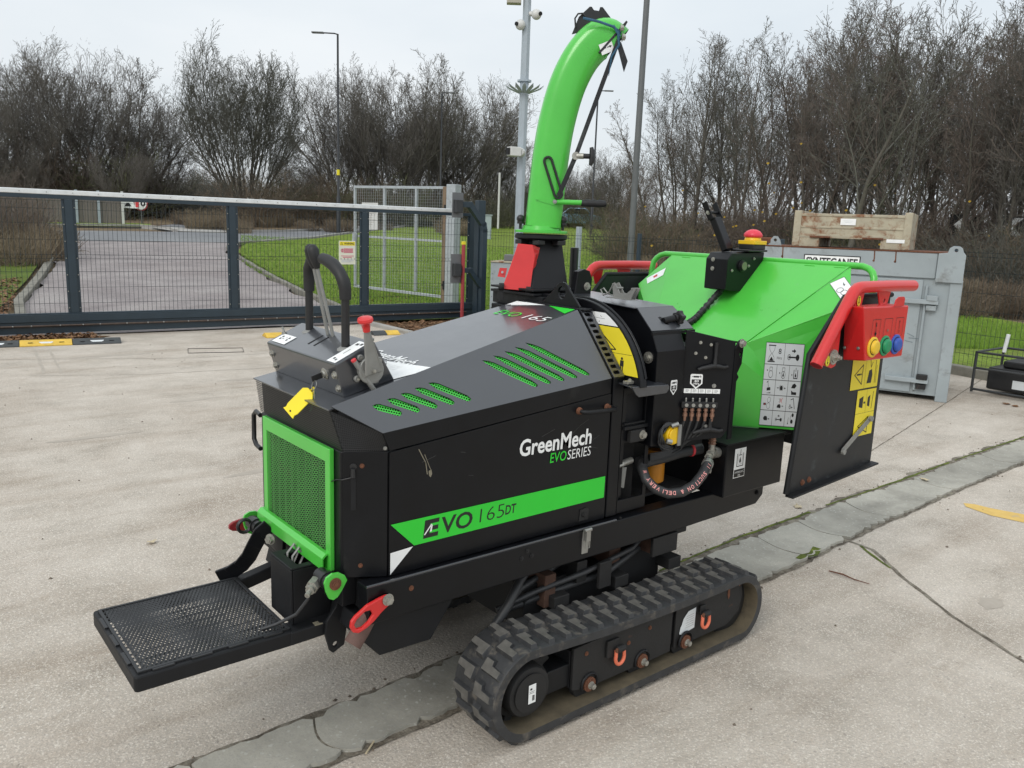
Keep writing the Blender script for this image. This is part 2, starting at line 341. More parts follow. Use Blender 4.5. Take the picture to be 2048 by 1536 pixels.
# ---- black perforated band under the hood
A0, A1, A2 = V((1.028,2.570,.967)), V((1.028,1.990,.967)), V((1.140,1.932,.967))
B0, B1, B2 = V((1.004,2.545,1.080)), V((1.004,2.022,1.080)), V((1.122,1.932,1.022))
M('band_mesh', (.016,.016,.017), .5, var=.3, scale=10, c2=(.06,.055,.045), amt=.18, dscale=8)
g = G(); g.perf(A0, A1, B1, B0, 92, 17, .34); g.perf(A1, A2, (1.122,1.932,1.020), B1, 24, 15, .34)
band = g.out('perforated_band', m['band_mesh'], CH)
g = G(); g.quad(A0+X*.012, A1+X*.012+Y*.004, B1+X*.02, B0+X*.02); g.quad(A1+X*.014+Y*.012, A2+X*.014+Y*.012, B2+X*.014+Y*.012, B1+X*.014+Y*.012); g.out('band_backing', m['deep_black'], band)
g = G(); g.bolt((1.127,1.930,.978), (-.3,-1,0), .004, .002); g.out('screw', m['steel'], band)

# ---- hood
RF, RR = V((1.0,2.018,1.084)), V((2.012,2.112,1.3145)); LF, LR = V((1.0,2.556,1.084)), V((2.012,2.452,1.3145))
VF, VR = V((1.120,1.929,1.022)), V((2.015,1.929,1.098))
hood = G()
def slab(gg, P, t):
    P = [V(p) for p in P]; n = (P[1]-P[0]).cross(P[-1]-P[0]).normalized(); return gg.prism(P, -n*t)
slab(hood, [LF, RF, RR, LR], .005)
hood = hood.out('hood_top', m['hood_paint'], CH, bevel=.0012, fix=True)
# slanted side with the slots
su = (VR-VF).normalized(); sn = (VR-VF).cross(RR-VF).normalized()
if sn.y > 0: sn = -sn
sv = sn.cross(su).normalized()
if sv.z < 0: sv = -sv
def s2(p): p = V(p)-VF; return (p.dot(su), p.dot(sv))
outer = [s2(VF), s2(VR), s2(RR), s2(RF)]
slots = []
def slot(a, b, w_):
    a, b = s2(a), s2(b); d = Vector((b[0]-a[0], b[1]-a[1])); l = d.length; d /= l; n = Vector((-d.y, d.x)); L = []
    # blade-like slot: pointed towards the front top, blunt tail
    prof = [(0,0),(.10,.40),(.22,.62),(.9,.62),(1.0,.35),(1.0,.0),(.93,-.38),(.2,-.42),(.08,-.25)]
    for t, q in prof: L.append((a[0]+d.x*l*t+n.x*w_*q, a[1]+d.y*l*t+n.y*w_*q))
    return L
for a, b in [((1.535,2.037,1.178),(1.696,1.934,1.109)),((1.583,2.042,1.189),(1.752,1.932,1.115)),((1.632,2.046,1.2),(1.81,1.929,1.121)),((1.679,2.05,1.211),(1.867,1.926,1.127)),((1.727,2.055,1.222),(1.923,1.924,1.133)),
             ((1.119,1.997,1.08),(1.196,1.96,1.058)),((1.17,2.003,1.092),(1.255,1.956,1.063)),((1.218,2.007,1.104),(1.315,1.953,1.069)),((1.269,2.012,1.115),(1.375,1.95,1.076)),((1.319,2.016,1.126),(1.435,1.947,1.082))]:
    slots.append(slot(a, b, .021))
g = G(); g.holed(VF, su, sv, outer, slots, .004); hside = g.out('hood_side', m['hood_paint'], CH, bevel=.0006)
M('slot_green', (.06,.55,.06), .5, var=.1)
for k, L in enumerate(slots):
    xs = [p[0] for p in L]; a, b = L[0], L[4]; d = Vector((b[0]-a[0], b[1]-a[1])); l = d.length; d /= l; n = Vector((-d.y, d.x))
    f = lambda t, q: VF+su*(a[0]+d.x*l*t+n.x*q)+sv*(a[1]+d.y*l*t+n.y*q)-sn*(-1)*0+sn*(-.0055)
    g = G(); nx_ = max(8, int((l+.02)/.0088)); g.perf(f(-.02,-.015), f(1.06,-.015), f(1.06,.018), f(-.02,.018), nx_, 4, .37); g.out('vent_mesh', m['slot_green'], hside)
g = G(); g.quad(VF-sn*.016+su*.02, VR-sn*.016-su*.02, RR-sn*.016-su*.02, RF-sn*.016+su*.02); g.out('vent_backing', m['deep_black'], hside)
g = G(); slab(g, mir([VF, RF, RR, VR]), .004); g.out('hood_side', m['hood_paint'], CH, fix=True)
for s_ in (0, 1):
    P = [(1.120,1.929,1.022),(2.015,1.929,1.098),(2.015,1.929,1.046),(1.142,1.929,.968)]
    if s_: P = mir(P)
    g = G(); g.prism(P, (0, .005 if not s_ else -.005, 0)); g.out('hood_skirt', m['black_paint'], CH, bevel=.001, fix=True)
g = G(); g.yz([(1.94,1.04),(1.94,1.09),(2.116,1.305),(2.448,1.305),(2.62,1.09),(2.62,1.04)], 1.99, 2.012); g.out('hood_end_wall', m['black_paint'], CH, fix=True)

# ---- hood lettering
def hoodpt(x, y): return V((x, y, 1.084+.2277*(x-1.0)))
hn = V((-.2277,0,1)).normalized(); hx = V((1,0,.2277)).normalized()
g = Dec((1.0,2.018,1.084), NY, hx)      # u = towards the near side, v = up the hood
def HD(): return Dec(hoodpt(1.0, YC), NY, hx)
cs = 1/math.cos(math.atan(.2277))
g = HD(); g.mat(0); g.txt('GreenMech', -.135, .335*cs, .048, width=.265, bold=.012, shear=.12); g.out('maker_lettering', [m['white_print']], hood)
g = HD(); g.mat(0); g.txt('EVO', -.08, .285*cs, .034, width=.085, shear=.12, bold=.01); g.mat(1); g.txt('SERIES', .01, .285*cs, .034, width=.115, shear=.12); g.out('series_lettering', [m['green_print'], m['white_print']], hood)
g = HD(); g.mat(0); g.txt('EVO', -.118, .85*cs, .05, width=.125, shear=.1, bold=.004); g.mat(1); g.txt('165', .03, .85*cs, .05, width=.115, shear=.1, bold=-.006); g.out('model_lettering', [m['green_print'], m['white_print']], hood)
g = HD(); g.mat(0); g.poly([(-.165,.985*cs),(-.115,.985*cs+.025),(.0,1.008*cs),(-.14,.955*cs)]); g.mat(0); g.poly([(-.165,.955*cs),(.0,1.006*cs),(-.165,1.006*cs)]); g.out('white_flash', [m['white_print']], hood)
g = HD(); g.mat(0); g.poly([(.018,1.008*cs),(.158,1.008*cs),(.163,.955*cs)]); g.out('green_flash', [m['green_print']], hood)
g = HD(); g.mat(0); g.poly([(.02,.325*cs),(.225,.362*cs),(.232,.33*cs),(.20,.215*cs)]); g.out('white_flash', [m['white_print']], hood)

# ---- door lettering and stripe (flat print)
def DD(): return Dec((0,1.93,0), X, Z)
g = DD(); g.mat(0); g.poly([(1.146,.749),(1.226,.669),(2.010,.671),(2.011,.749)]); g.out('green_stripe', [m['green_print']], door)
g = DD(); g.mat(0); g.poly([(1.146,.663),(1.222,.667),(1.146,.597)]); g.out('white_flash', [m['white_print']], door)
g = DD(); g.h += .0006; g.txt('E', 1.254, .686, .050, width=.058, shear=.08, bold=.05); g.txt('VO', 1.320, .686, .050, width=.115, shear=.08, bold=.022); g.txt('165', 1.446, .690, .046, width=.098, shear=.08, bold=-.012); g.txt('DT', 1.563, .696, .030, width=.046, shear=.12, bold=.025)
g.out('model_lettering', [m['black_print']], door)
g = DD(); g.h += .0012; g.line([(1.262,.695),(1.285,.722)], .004); g.poly([(1.283,.716),(1.290,.722),(1.286,.700),(1.280,.700)]); g.out('scuff_mark', [m['white_print']], door)
g = DD(); g.mat(0); g.txt('GreenMech', 1.612, .880, .053, width=.318, bold=.022, shear=.06); g.out('maker_lettering', [m['white_print']], door)
g = DD(); g.mat(0); g.txt('EVO', 1.744, .838, .033, width=.073, shear=.1, bold=.006); g.mat(1); g.txt('SERIES', 1.822, .838, .033, width=.108, shear=.1, bold=-.004); g.out('series_lettering', [m['green_print'], m['white_print']], door)
M('scratch', (.20,.18,.13), .7)
g = DD(); g.line([(1.238,.958),(1.262,.915),(1.268,.880)], .003); g.line([(1.258,.94),(1.280,.890)], .002); g.poly([(1.272,.888),(1.282,.892),(1.285,.878),(1.280,.868),(1.274,.874)]); g.out('scratch_mark', [m['scratch']], door)
# door handle, latch scar, hinge screws
g = G(); g.tube([(1.868,1.93,1.000),(1.868,1.905,1.000),(1.885,1.895,.999),(2.005,1.895,.996),(2.018,1.905,.996),(2.018,1.93,.996)], .0075, 8); g.out('door_handle', m['dirty_black'], door, smooth=50)
g = G(); g.lathe((1.868,1.93,1.0), NY, [(0,.013),(.012,.010)], 10); g.lathe((2.0,1.93,.998), NY, [(0,.013),(.012,.010)], 10); g.out('handle_boss', m['rust'], door)
g = G(); g.holed((1.893,1.927,.606), X, Z, [(0,0),(.042,0),(.046,.035),(.036,.044),(.004,.040)], [], .004); g.bolt((1.914,1.926,.626), NY, .007, .003); g.out('latch_scar', m['rusty_black'], door)

# ---- rear frame of the engine bay: slotted strip, pillar, lifting plate
u_ = V((0,-1,0)); topP, botP = V((2.026,2.116,1.318)), V((2.026,1.928,1.100))
sd = (botP-topP); sl = sd.length; sd.normalize()
hol = []
for k in range(11):
    c = .026+k*(sl-.045)/10
    hol.append([(.012+.0, c-.007),(.034,c-.007),(.038,c-.003),(.038,c+.003),(.034,c+.007),(.012,c+.007),(.008,c+.003),(.008,c-.003)])
g = G(); g.holed(topP, X, -sd, [(0,-sl),(.052,-sl),(.052,0),(0,0)], [[(p[0], -p[1]) for p in h][::-1] for h in hol], .006)
pil = g.out('slotted_frame', m['hood_paint'], CH, bevel=.0008)
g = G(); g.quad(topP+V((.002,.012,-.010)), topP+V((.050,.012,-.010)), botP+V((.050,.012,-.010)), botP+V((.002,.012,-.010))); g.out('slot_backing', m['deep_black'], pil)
g = G(); g.box((2.026,1.928,.592),(2.078,1.99,1.099)); g.box((2.026,2.57,.592),(2.078,2.632,1.099)); g.prism(mir([topP, topP+X*.05, botP+X*.05, botP]), (0,-.005,-.004))
g.box((2.026,2.10,1.310),(2.078,2.46,1.318)); g.out('pillar', m['black_paint'], CH, bevel=.003, fix=True)
lug = [(-.105,.0),(.105,.0),(.090,.012),(.036,.070),(.028,.080),(.014,.088),(0,.090),(-.014,.088),(-.028,.080),(-.038,.068),(-.088,.012)]
lug = [(-.125,-.004),(.098,-.004),(.098,.004),(.034,.066),(.026,.077),(.013,.085),(-.001,.087),(-.015,.084),(-.027,.075),(-.036,.062),(-.105,.006),(-.125,.004)]
hole = [(-.001+.021*math.cos(2*math.pi*k/16), .048+.023*math.sin(2*math.pi*k/16)) for k in range(16)]
g = G(); g.holed((2.036,2.226,1.317), NY, Z, lug, [hole], .010); g.out('lifting_lug', m['black_paint'], CH, bevel=.0015)

# ---- disc housing behind the hood
dcy, dcz, drr = 2.188, 1.010, .338
arc = [(dcy-drr*math.sin(math.radians(a)), dcz+drr*math.cos(math.radians(a))) for a in range(0, 81, 4)]
g = G(); g.yz([(2.60,.62),(2.60,1.20),(2.50,1.347)]+arc+[(1.945,1.062),(1.945,.62)], 2.084, 2.116)
drum = g.out('disc_housing', m['black_paint'], CH, bevel=.003, fix=True)
g = G(); rim = [(2.112, dcy-(drr+.002)*math.sin(math.radians(a)), dcz+(drr+.002)*math.cos(math.radians(a))) for a in range(-40, 80, 5)]
g.tube(rim, .0045, 6); g.out('rim_flange', m['black_paint'], drum, smooth=60)
fx = 2.205
g = G(); g.yz([(1.897,.835),(1.897,1.18),(1.930,1.252),(2.0,1.322),(2.56,1.345),(2.66,1.25),(2.66,.835)], fx, 2.36)
house = g.out('rotor_housing', m['black_paint'], CH, bevel=.003, fix=True)
g = G(); g.yz([(2.075,.9),(2.075,.6),(2.5,.6),(2.5,1.28),(2.05,1.24)], 2.118, fx); g.out('housing_spacer', m['dirty_black'], house, fix=True)
# folded top plate with the knob slot
a, b, c, d = V((fx-.004,2.002,1.326)), V((fx-.004,1.926,1.252)), V((2.432,1.926,1.250)), V((2.40,2.012,1.318))
tu = (c-b).normalized(); tv = (a-b); tv = (tv-tu*tv.dot(tu)).normalized()
def t2(p): p = V(p)-b; return (p.dot(tu), p.dot(tv))
sl_ = [(.075,.058),(.088,.062),(.112,.040),(.108,.022),(.095,.026),(.078,.046)]
g = G(); g.holed(b, tu, tv, [t2(b),t2(c),t2(d),t2(a)], [sl_], .005); tp = g.out('cover_plate', m['hood_paint'], CH, bevel=.001)
g = G(); g.box((fx-.004,1.922,1.236),(2.436,1.930,1.246)); g.out('plate_lip', m['dirty_black'], tp)
kp = b+tu*.093+tv*.042; kn = tu.cross(tv)
g = G(); g.tube([kp-tu*.0, kp+tu*.045+kn*.012], .012, 12); g.out('adjuster_rod', m['dirty_black'], tp, smooth=50)
g = G(); kc = kp+tu*.062+kn*.016; g.tube([kc-tu*.014, kc-tu*.002], .012, 10)
kn2 = tu.cross(Z).normalized(); kz = kn2.cross(tu)
star = []
for k in range(20): rr_ = .026 if k % 4 in (0, 1) else .020; a_ = 2*math.pi*k/20; star.append(kc+(kn2*math.cos(a_)+kz*math.sin(a_))*rr_)
g.prism(star, tu*.02); g.out('star_knob', m['plastic_black'], tp, bevel=.002, fix=True)
# flat strip along the top
g = G(); g.yz([(2.003,1.3225),(2.56,1.3455),(2.56,1.3505),(2.003,1.3275)], fx-.02, 2.40); g.out('housing_top', m['hood_paint'], CH, bevel=.002)
g = G(); g.bolt((fx-.001,1.936,1.155), NX, .012, .010); g.out('bolt', m['zinc'], house)
g = G(); g.tube([(fx-.001,1.936,1.155),(fx-.005,1.936,1.155)], .021, 20); g.out('washer', m['zinc'], house)
# spring catch on the top strip
g = G()
for q in (0, .022):
    g.prism([(fx+.03+q,2.155,1.346),(fx+.03+q,2.07,1.346),(fx+.03+q,2.045,1.392),(fx+.03+q,2.060,1.392),(fx+.03+q,2.095,1.366),(fx+.03+q,2.125,1.368),(fx+.03+q,2.155,1.405),(fx+.03+q,2.168,1.400)], (.003,0,0))
g.tube([(fx+.028,2.065,1.388),(fx+.06,2.065,1.388)], .004, 8); g.tube([(fx+.028,2.14,1.385),(fx+.06,2.14,1.385)], .004, 8)
g.tube([(fx+.03,2.16,1.40),(fx+.032,2.185,1.362),(fx+.035,2.215,1.352),(fx+.04,2.235,1.372),(fx+.045,2.225,1.378),(fx+.045,2.20,1.358),(fx+.05,2.165,1.352)], .003, 6)
g.box((fx+.022,2.06,1.346),(fx+.064,2.19,1.349)); g.out('toggle_catch', m['cast_alu'], CH, fix=True)

# warning decal following the rim
def FD(x): return Dec((x,0,0), NY, Z)   # frame on a plane facing -X: coordinates are (-y, z)
def on(y, z): return (-y, z)
g = FD(2.084)
inner = lambda z: 2.026
def rimy(z, r=.331): return dcy-math.sqrt(max(0, r*r-(z-dcz)**2))
def linY(z): return 2.116-(1.318-z)/(1.318-1.100)*.188+.048
zs = [1.103+i*(1.262-1.103)/8 for i in range(9)]
g.mat(0); g.poly([on(linY(z)+.03, z) for z in zs]+[on(rimy(z), z) for z in zs[::-1]][::1]) if 0 else None
for i in range(8):
    a, b = zs[i], zs[i+1]; g.poly([on(linY(a)+.03, a), on(rimy(a), a), on(rimy(b), b), on(linY(b)+.03, b)])
g.mat(1)
T = [on(2.078,1.252), on(1.985,1.183), on(2.062,1.176)]
T = [on(2.080,1.253), on(2.062,1.180), on(1.983,1.186)]; g.line(T, .004, closed=True)
g.line([on(2.058,1.222), on(2.048,1.205), on(2.036,1.198)], .004); g.line([on(2.05,1.208), on(2.030,1.200)], .003); g.disc(*on(2.046,1.216), .004)
for a_, b_ in ((2.070,1.225),(2.062,1.232),(2.064,1.215),(2.060,1.205),(2.056,1.196)): g.disc(*on(a_, b_), .0016, 6)
g.line([on(2.058,1.172), on(1.905,1.175)], .0012)
g.line([on(2.038,1.168), on(2.028,1.132)], .003); g.line([on(2.038,1.168), on(2.020,1.162)], .004)
g.disc(*on(2.020,1.118), .013, ry=.014); g.rect(*on(2.008,1.108), *on(1.996,1.122)); g.ring(*on(2.020,1.118), .016, .0015)
for a_, b_ in ((2.010,1.168),(2.006,1.160),(2.002,1.165),(2.0,1.156)): g.disc(*on(a_, b_), .0014, 6)
g.arrow(on(1.99,1.148), on(1.968,1.132), .0016); g.arrow(on(1.985,1.145), on(1.999,1.153), .0016)
g.disc(*on(1.950,1.158), .005); g.rect(*on(1.958,1.131), *on(1.941,1.152)); g.rect(*on(1.956,1.108), *on(1.951,1.131)); g.rect(*on(1.948,1.108), *on(1.943,1.131)); g.rect(*on(1.985,1.104), *on(1.977,1.111))
g.out('warning_decal', [m['yellow_print'], m['black_print']], drum)
g = FD(2.084); zs = [1.266, 1.28, 1.295, 1.308]
for a, b in zip(zs[:-1], zs[1:]): g.poly([on(linY(a)+.03, a), on(rimy(a), a), on(rimy(b), b), on(linY(b)+.03, b)])
g.mat(1); g.line([on(2.14,1.289), on(2.045,1.287)], .0008); g.line([on(2.09,1.268), on(2.098,1.306)], .0008); g.disc(*on(2.072,1.276), .002); g.line([on(2.11,1.300), on(2.10,1.294)], .0012); g.line([on(2.068,1.297), on(2.06,1.292)], .0012)
g.out('symbol_decal', [m['white_print'], m['black_print']], drum)

# pillar plate with the service opening (faces the near side)
P0 = V((2.081,1.930,.594))
g = G(); g.holed(P0, X, Z, [(0,0),(.150,0),(.150,.462),(0,.462)], [[(.0,.05),(.132,.05),(.132,.262),(.0,.262)][::1] if 0 else [(.004,.05),(.132,.05),(.132,.262),(.004,.262)], [(.018,.325),(.12,.325),(.12,.44),(.018,.44)]], .008)
pp = g.out('service_frame', m['black_paint'], CH, bevel=.0015)
g = G(); g.box((2.098,1.948,.915),(2.21,1.955,1.04)); g.out('recess_plate', m['dirty_black'], pp)
g = G(); g.box((2.085,1.918,.905),(2.222,1.929,.917)); g.box((2.085,1.92,.924),(2.19,1.928,.930)); g.out('ledge', m['dirty_black'], pp, bevel=.001)
g = G(); g.box((2.110,1.910,.858),(2.185,1.929,.902)); lb = g.out('lock_block', m['rusty_black'], pp, bevel=.003)
g = G(); g.bolt((2.170,1.91,.882), NY, .012, .01); g.out('bolt', m['zinc'], lb)
g = G(); g.xz([(2.045,1.076),(2.235,1.066),(2.242,1.060),(2.24,1.048),(2.228,1.036),(2.085,1.036),(2.07,1.046)], 1.862, 1.868)
g.prism([(2.045,1.865,1.075),(2.238,1.865,1.066),(2.238,1.93,1.072),(2.05,1.93,1.080)], (0,0,-.005)); sh = g.out('hinged_shelf', m['hood_paint'], pp, bevel=.002, fix=True)
g = G(); g.obox((2.075,1.90,1.084), (.045,.022,.010), X); g.bolt((2.075,1.90,1.088), Z, .007, .004); g.out('shelf_bolt', m['zinc'], sh, bevel=.002)
# inside the opening
g = G(); g.box((2.085,2.0,.60),(2.23,2.01,.88)); g.out('opening_back', m['deep_black'], pp)
g = G(); g.tube([(2.10,1.965,.775),(2.10,1.962,.80),(2.108,1.96,.825)], .010, 10); g.tube([(2.085,1.955,.765),(2.12,1.955,.768)], .013, 6); g.tube([(2.115,1.957,.768),(2.18,1.965,.772)], .012, 12); g.tube([(2.104,1.962,.818),(2.112,1.96,.83)], .013, 6); fit = g.out('hydraulic_fitting', m['zinc'], pp, smooth=40)
g = G(); g.holed((2.085,1.958,.685), X, Z, [(0,.012),(.058,-.012),(.066,.066),(.006,.074)], [[(.026+.008*math.cos(t*.785),.052+.008*math.sin(t*.785)) for t in range(8)]], .004); g.out('mount_plate', m['cast_alu'], pp)

# ---- chassis rail
g = G(); g.xz([(1.062,.475),(1.055,.590),(2.0,.585),(2.945,.585),(2.945,.52),(2.90,.486),(2.25,.474),(1.9,.476)], 1.900, 1.960)
rail = g.out('chassis_rail', m['black_paint'], CH, bevel=.004, fix=True)
g = G(); g.xz([(1.062,.475),(1.055,.590),(2.0,.585),(2.945,.585),(2.945,.52),(2.90,.486),(2.25,.474),(1.9,.476)], 2.60, 2.66); g.out('chassis_rail', m['black_paint'], CH, bevel=.004, fix=True)
g = G(); g = None
for a, b in ((1.075,1.10),(1.5,1.56),(2.45,2.5),(2.85,2.93)): g = G(); g.box((a,1.962,.49),(b,2.598,.584)); g.out('cross_member', m['dirty_black'], CH, bevel=.003)
g = G(); g.box((1.11,1.97,.50),(1.48,2.59,.585)); g.box((1.58,1.97,.56),(2.2,2.59,.588)); g.out('belly_plate', m['deep_black'], CH)
g = G(); g.tube([(1.053,1.9,.5935),(2.05,1.9,.588)], .004, 6); g.out('rail_edge', m['hood_paint'], rail, smooth=60)
for a, z in ((1.20,.553),(1.64,.566),(1.66,.545),(1.617,.545),(2.07,.592)):
    g = G(); g.lathe((a,1.9,z), NY, [(0,.010),(.002,.009),(.0021,.005),(-.004+.006,.0045)], 12) if 0 else g.bolt((a,1.9,z), NY, .006 if z != .592 else .003, .002); g.out('bolt', m['rust'] if a < 1.3 else m['rusty_black'], rail)
g = G(); g.holed((1.885,1.896,.498), X, Z, [(0,0),(.028,0),(.033,.05),(.030,.088),(.004,.088),(0,.05)], [], .008)
g.box((1.892,1.884,.545),(1.912,1.895,.585)); g.tube([(1.894,1.886,.52),(1.894,1.886,.56),(1.91,1.886,.56),(1.91,1.886,.52)], .002, 6, closed=True); g.tube([(1.886,1.89,.585),(1.918,1.89,.585)], .007, 8); g.out('overcentre_latch', m['steel'], rail, bevel=.001)
# rear bracket bolts
g = G(); g.bolt((2.90,1.899,.536), NY, .008, .004); g.out('bolt', m['dirty_black'], rail)

# ---- belly tank under the front
g = G(); g.xz([(1.058,.478),(1.045,.430),(1.118,.348),(1.295,.345),(1.375,.455),(1.40,.478)], 1.935, 2.60); g.out('belly_tank', m['dirty_black'], CH, bevel=.004, fix=True)
# exhaust tip
g = G(); g.tube([(1.12,1.93,.525),(1.09,1.935,.505),(1.055,1.93,.455),(1.022,1.925,.418)], .026, 14, cap=False); ex = g.out('exhaust_tip', m['exhaust'], CH, smooth=60)
g = G(); g.tube([(1.06,1.93,.463),(1.024,1.925,.422)], .0235, 14); g.out('exhaust_bore', m['deep_black'], ex)

def eye(name, o, u, v, parent=CH, mt='red_paint'):
    L = []
    ou = [(.0,.026),(.045,.030),(.085,.022),(.105,.016),(.118,.006),(.118,-.008),(.105,-.016),(.070,-.020),(.040,-.028),(.012,-.030),(-.014,-.026),(-.026,-.012),(-.026,.006),(-.016,.020)]
    ho = [(.0, .015),(.030,.018),(.046,.010),(.046,-.008),(.026,-.017),(.002,-.019),(-.013,-.010),(-.013,.006)]
    g = G(); g.holed(o, u, v, ou, [ho], .012); return g.out(name, m[mt], parent, bevel=.003)
e = eye('recovery_eye', (1.022,1.884,.500), V((.9,0,.44)), Z)
g = G(); g.bolt((1.112,1.882,.548), NY, .013, .010); g.out('bolt', m['zinc'], e)
eye('recovery_eye', (1.055,2.650,.548), V((-1,0,.1)), Z, mt='dark_red_paint')

# ---- hinge brackets at the front corners
def pivot(y0, y1, flip):
    g = G(); g.tube([(.985,y0,.594),(.985,y1,.594)], .022, 14); g.tube([(.985,y0+(y1-y0)*.3,.594),(.985,y0+(y1-y0)*.45,.594)], .026, 14); return g.out('pivot_bush', m['plastic_black'], CH, smooth=40)
pivot(1.975, 2.05, 0); pivot(2.49, 2.56, 1)
L = [(.8*a, .85*b) for a, b in [(-.038,.012),(-.030,.030),(-.008,.040),(.018,.038),(.040,.024),(.050,.004),(.028,-.030),(.012,-.048),(-.004,-.054),(-.020,-.046),(-.032,-.020)]]
for yy in (1.972, 2.575):
    g = G(); g.holed((.992,yy,.590), X, Z, L, [], .008); pb = g.out('pivot_plate', m['green_paint'], CH, bevel=.001)
    g = G(); g.bolt((.994,yy,.592), NY, .010, .006); g.tube([(.994,yy,.592),(.994,yy-.004,.592)], .018, 14); g.out('bolt', m['rust'], pb)
g = G(); g.tube([(.965,2.03,.584),(.94,2.01,.580)], .019, 6); g.tube([(.955,2.022,.582),(.93,2.0,.577)], .013, 14); g.tube([(.94,2.01,.579),(.915,1.985,.572)], .0075, 10); g.out('latch_pin', m['zinc'], CH, smooth=30)
g = G(); g.tube([(.95,2.03,.573),(.945,2.045,.53),(.92,2.07,.48),(.875,2.11,.445),(.84,2.13,.432)], .005, 8); g.out('cable', m['hose'], CH, smooth=60)
g = G(); g.bolt((.955,2.33,.615), V((-1,-.5,0)), .013, .010); g.out('bolt', m['zinc'], CH)
ring = [(.975+.022*math.cos(a), 2.49, .600+.022*math.sin(a)) for a in [2*math.pi*k/14 for k in range(14)]]
g = G(); g.tube([(p[0]-.03,p[1]+.03,p[2]) for p in ring], .006, 6, closed=True); g.out('ring', m['plastic_black'], CH, smooth=60)
# curved arm to the far side of the platform
cp = [(.985,2.42,.62),(.965,2.43,.60),(.95,2.45,.555),(.94,2.475,.51),(.925,2.50,.475),(.90,2.53,.445),(.87,2.55,.43)]
g = G()
for (a, b) in zip(cp[:-1], cp[1:]):
    a, b = V(a), V(b); g.obox((a+b)/2, ((b-a).length+.012, .012, .05), b-a, (.3,1,0))
g.holed((1.0,2.39,.575), NY, Z, [(-.06,-.03),(.04,-.04),(.05,.03),(-.02,.055),(-.05,.04)], [], .012)
g.out('curved_arm', m['black_paint'], CH, bevel=.003)
# latch box between the arms
g = G(); g.holed((.925,2.262,.602), NY, X, [(0,0),(.150,0),(.150,.13),(0,.13)], [[(.035,.03),(.125,.03),(.125,.11),(.035,.11)]], .006)
g.box((.925,2.112,.425),(.931,2.262,.5955)); g.box((.9315,2.112,.425),(1.05,2.118,.5955)); g.box((.9315,2.256,.425),(1.05,2.262,.5955)); g.box((.932,2.119,.425),(1.05,2.2555,.430)); bx = g.out('latch_box', m['dirty_black'], CH, bevel=.003)
for q in (2.19, 2.225):
    g = G(); g.tube([(.962,q,.56),(.965,q,.605),(.985,q,.628),(1.0,q,.60),(.985,q,.57)], .004, 6, closed=True); g.out('spring_clip', m['cast_alu'], bx, smooth=60)

# ---- folding step platform
M('mat_black', (.017,.018,.02), .5, var=.35, scale=20, c2=(.07,.062,.048), amt=.25, dscale=9)
zt = .428
g = G(); ox0, ox1, oy0, oy1 = .482, .918, 2.078, 2.532
def rrect(x0, y0, x1, y1, r, n=4):
    L = []
    for cx_, cy_, a0 in ((x1-r,y0+r,-90),(x1-r,y1-r,0),(x0+r,y1-r,90),(x0+r,y0+r,180)):
        for k in range(n+1): a = math.radians(a0+90*k/n); L.append((cx_+r*math.cos(a), cy_+r*math.sin(a)))
    return L
g.holed((0,0,zt-.002), X, Y, rrect(ox0,oy0,ox1,oy1,.012), [rrect(.50,2.098,.905,2.512,.004)], .046)
plat = g.out('step_platform', m['dirty_black'], CH, bevel=.006, fix=True)
g = G(); fr = [(.494,2.092),(.911,2.092),(.911,2.518),(.494,2.518)]
g.holed((0,0,zt+.004), X, Y, fr, [[(.503,2.101),(.902,2.101),(.902,2.509),(.503,2.509)]], .006); g.out('mat_frame', m['mat_black'], plat, bevel=.001)
g = G(); g.perf((.503,2.101,zt+.001), (.902,2.101,zt+.001), (.902,2.509,zt+.001), (.503,2.509,zt+.001), 34, 36, .17, wave=lambda u, v: Z*(.0022*math.sin(u*math.pi*2*33)*math.sin(v*math.pi*34)))
g.out('step_mat', m['mat_black'], plat)
g = G()
for k in range(9): a = .515+.045*k; g.tube([(a,2.101,zt-.001),(a+.0,2.509,zt-.001)], .002, 4)
for k in range(9): a = 2.115+.045*k; g.tube([(.503,a,zt-.0015),(.902,a,zt-.0015)], .002, 4)
for k in range(4): g.box((.53+.10*k,2.084,zt-.001),(.585+.10*k,2.094,zt+.003))
for k in range(3): g.box((.484,2.15+.12*k,zt-.001),(.493,2.22+.12*k,zt+.003))
g.out('mat_rib', m['mat_black'], plat)
g = G(); g.prism([(.905,2.075,zt-.046),(.905,2.145,zt-.046),(.905,2.145,zt-.004),(.905,2.075,zt-.004)], (.165,-.012,.012)); g.out('support_arm', m['dirty_black'], CH, bevel=.005, fix=True)
g = G(); g.prism([(.905,2.49,zt-.046),(.905,2.535,zt-.046),(.905,2.535,zt-.004),(.905,2.49,zt-.004)], (.165,.01,.03)); g.out('support_arm', m['dirty_black'], CH, bevel=.005, fix=True)
g = G(); g.holed((0,2.048,0), X, Z, [(1.015,.345),(1.025,.335),(1.062,.352),(1.075,.44),(1.10,.53),(1.075,.585),(1.05,.56),(1.035,.48),(1.005,.44),(1.0,.40)], [[(1.033+.009*math.cos(t*.785),.362+.009*math.sin(t*.785)) for t in range(8)]], .012)
g.holed((0,2.15,0), X, Z, [(1.015,.37),(1.062,.37),(1.075,.44),(1.06,.56),(1.03,.56),(1.005,.44)], [], .012); g.out('arm_bracket', m['dirty_black'], CH, bevel=.002)
g = G(); g.box((1.03,2.0,.50),(1.075,2.6,.598)); g.out('front_crossbeam', m['dirty_black'], CH, bevel=.003)
g = G(); g.obox((.99,2.078,zt+.001),(.024,.02,.003), X); g.out('bare_patch', m['scratch'], plat)

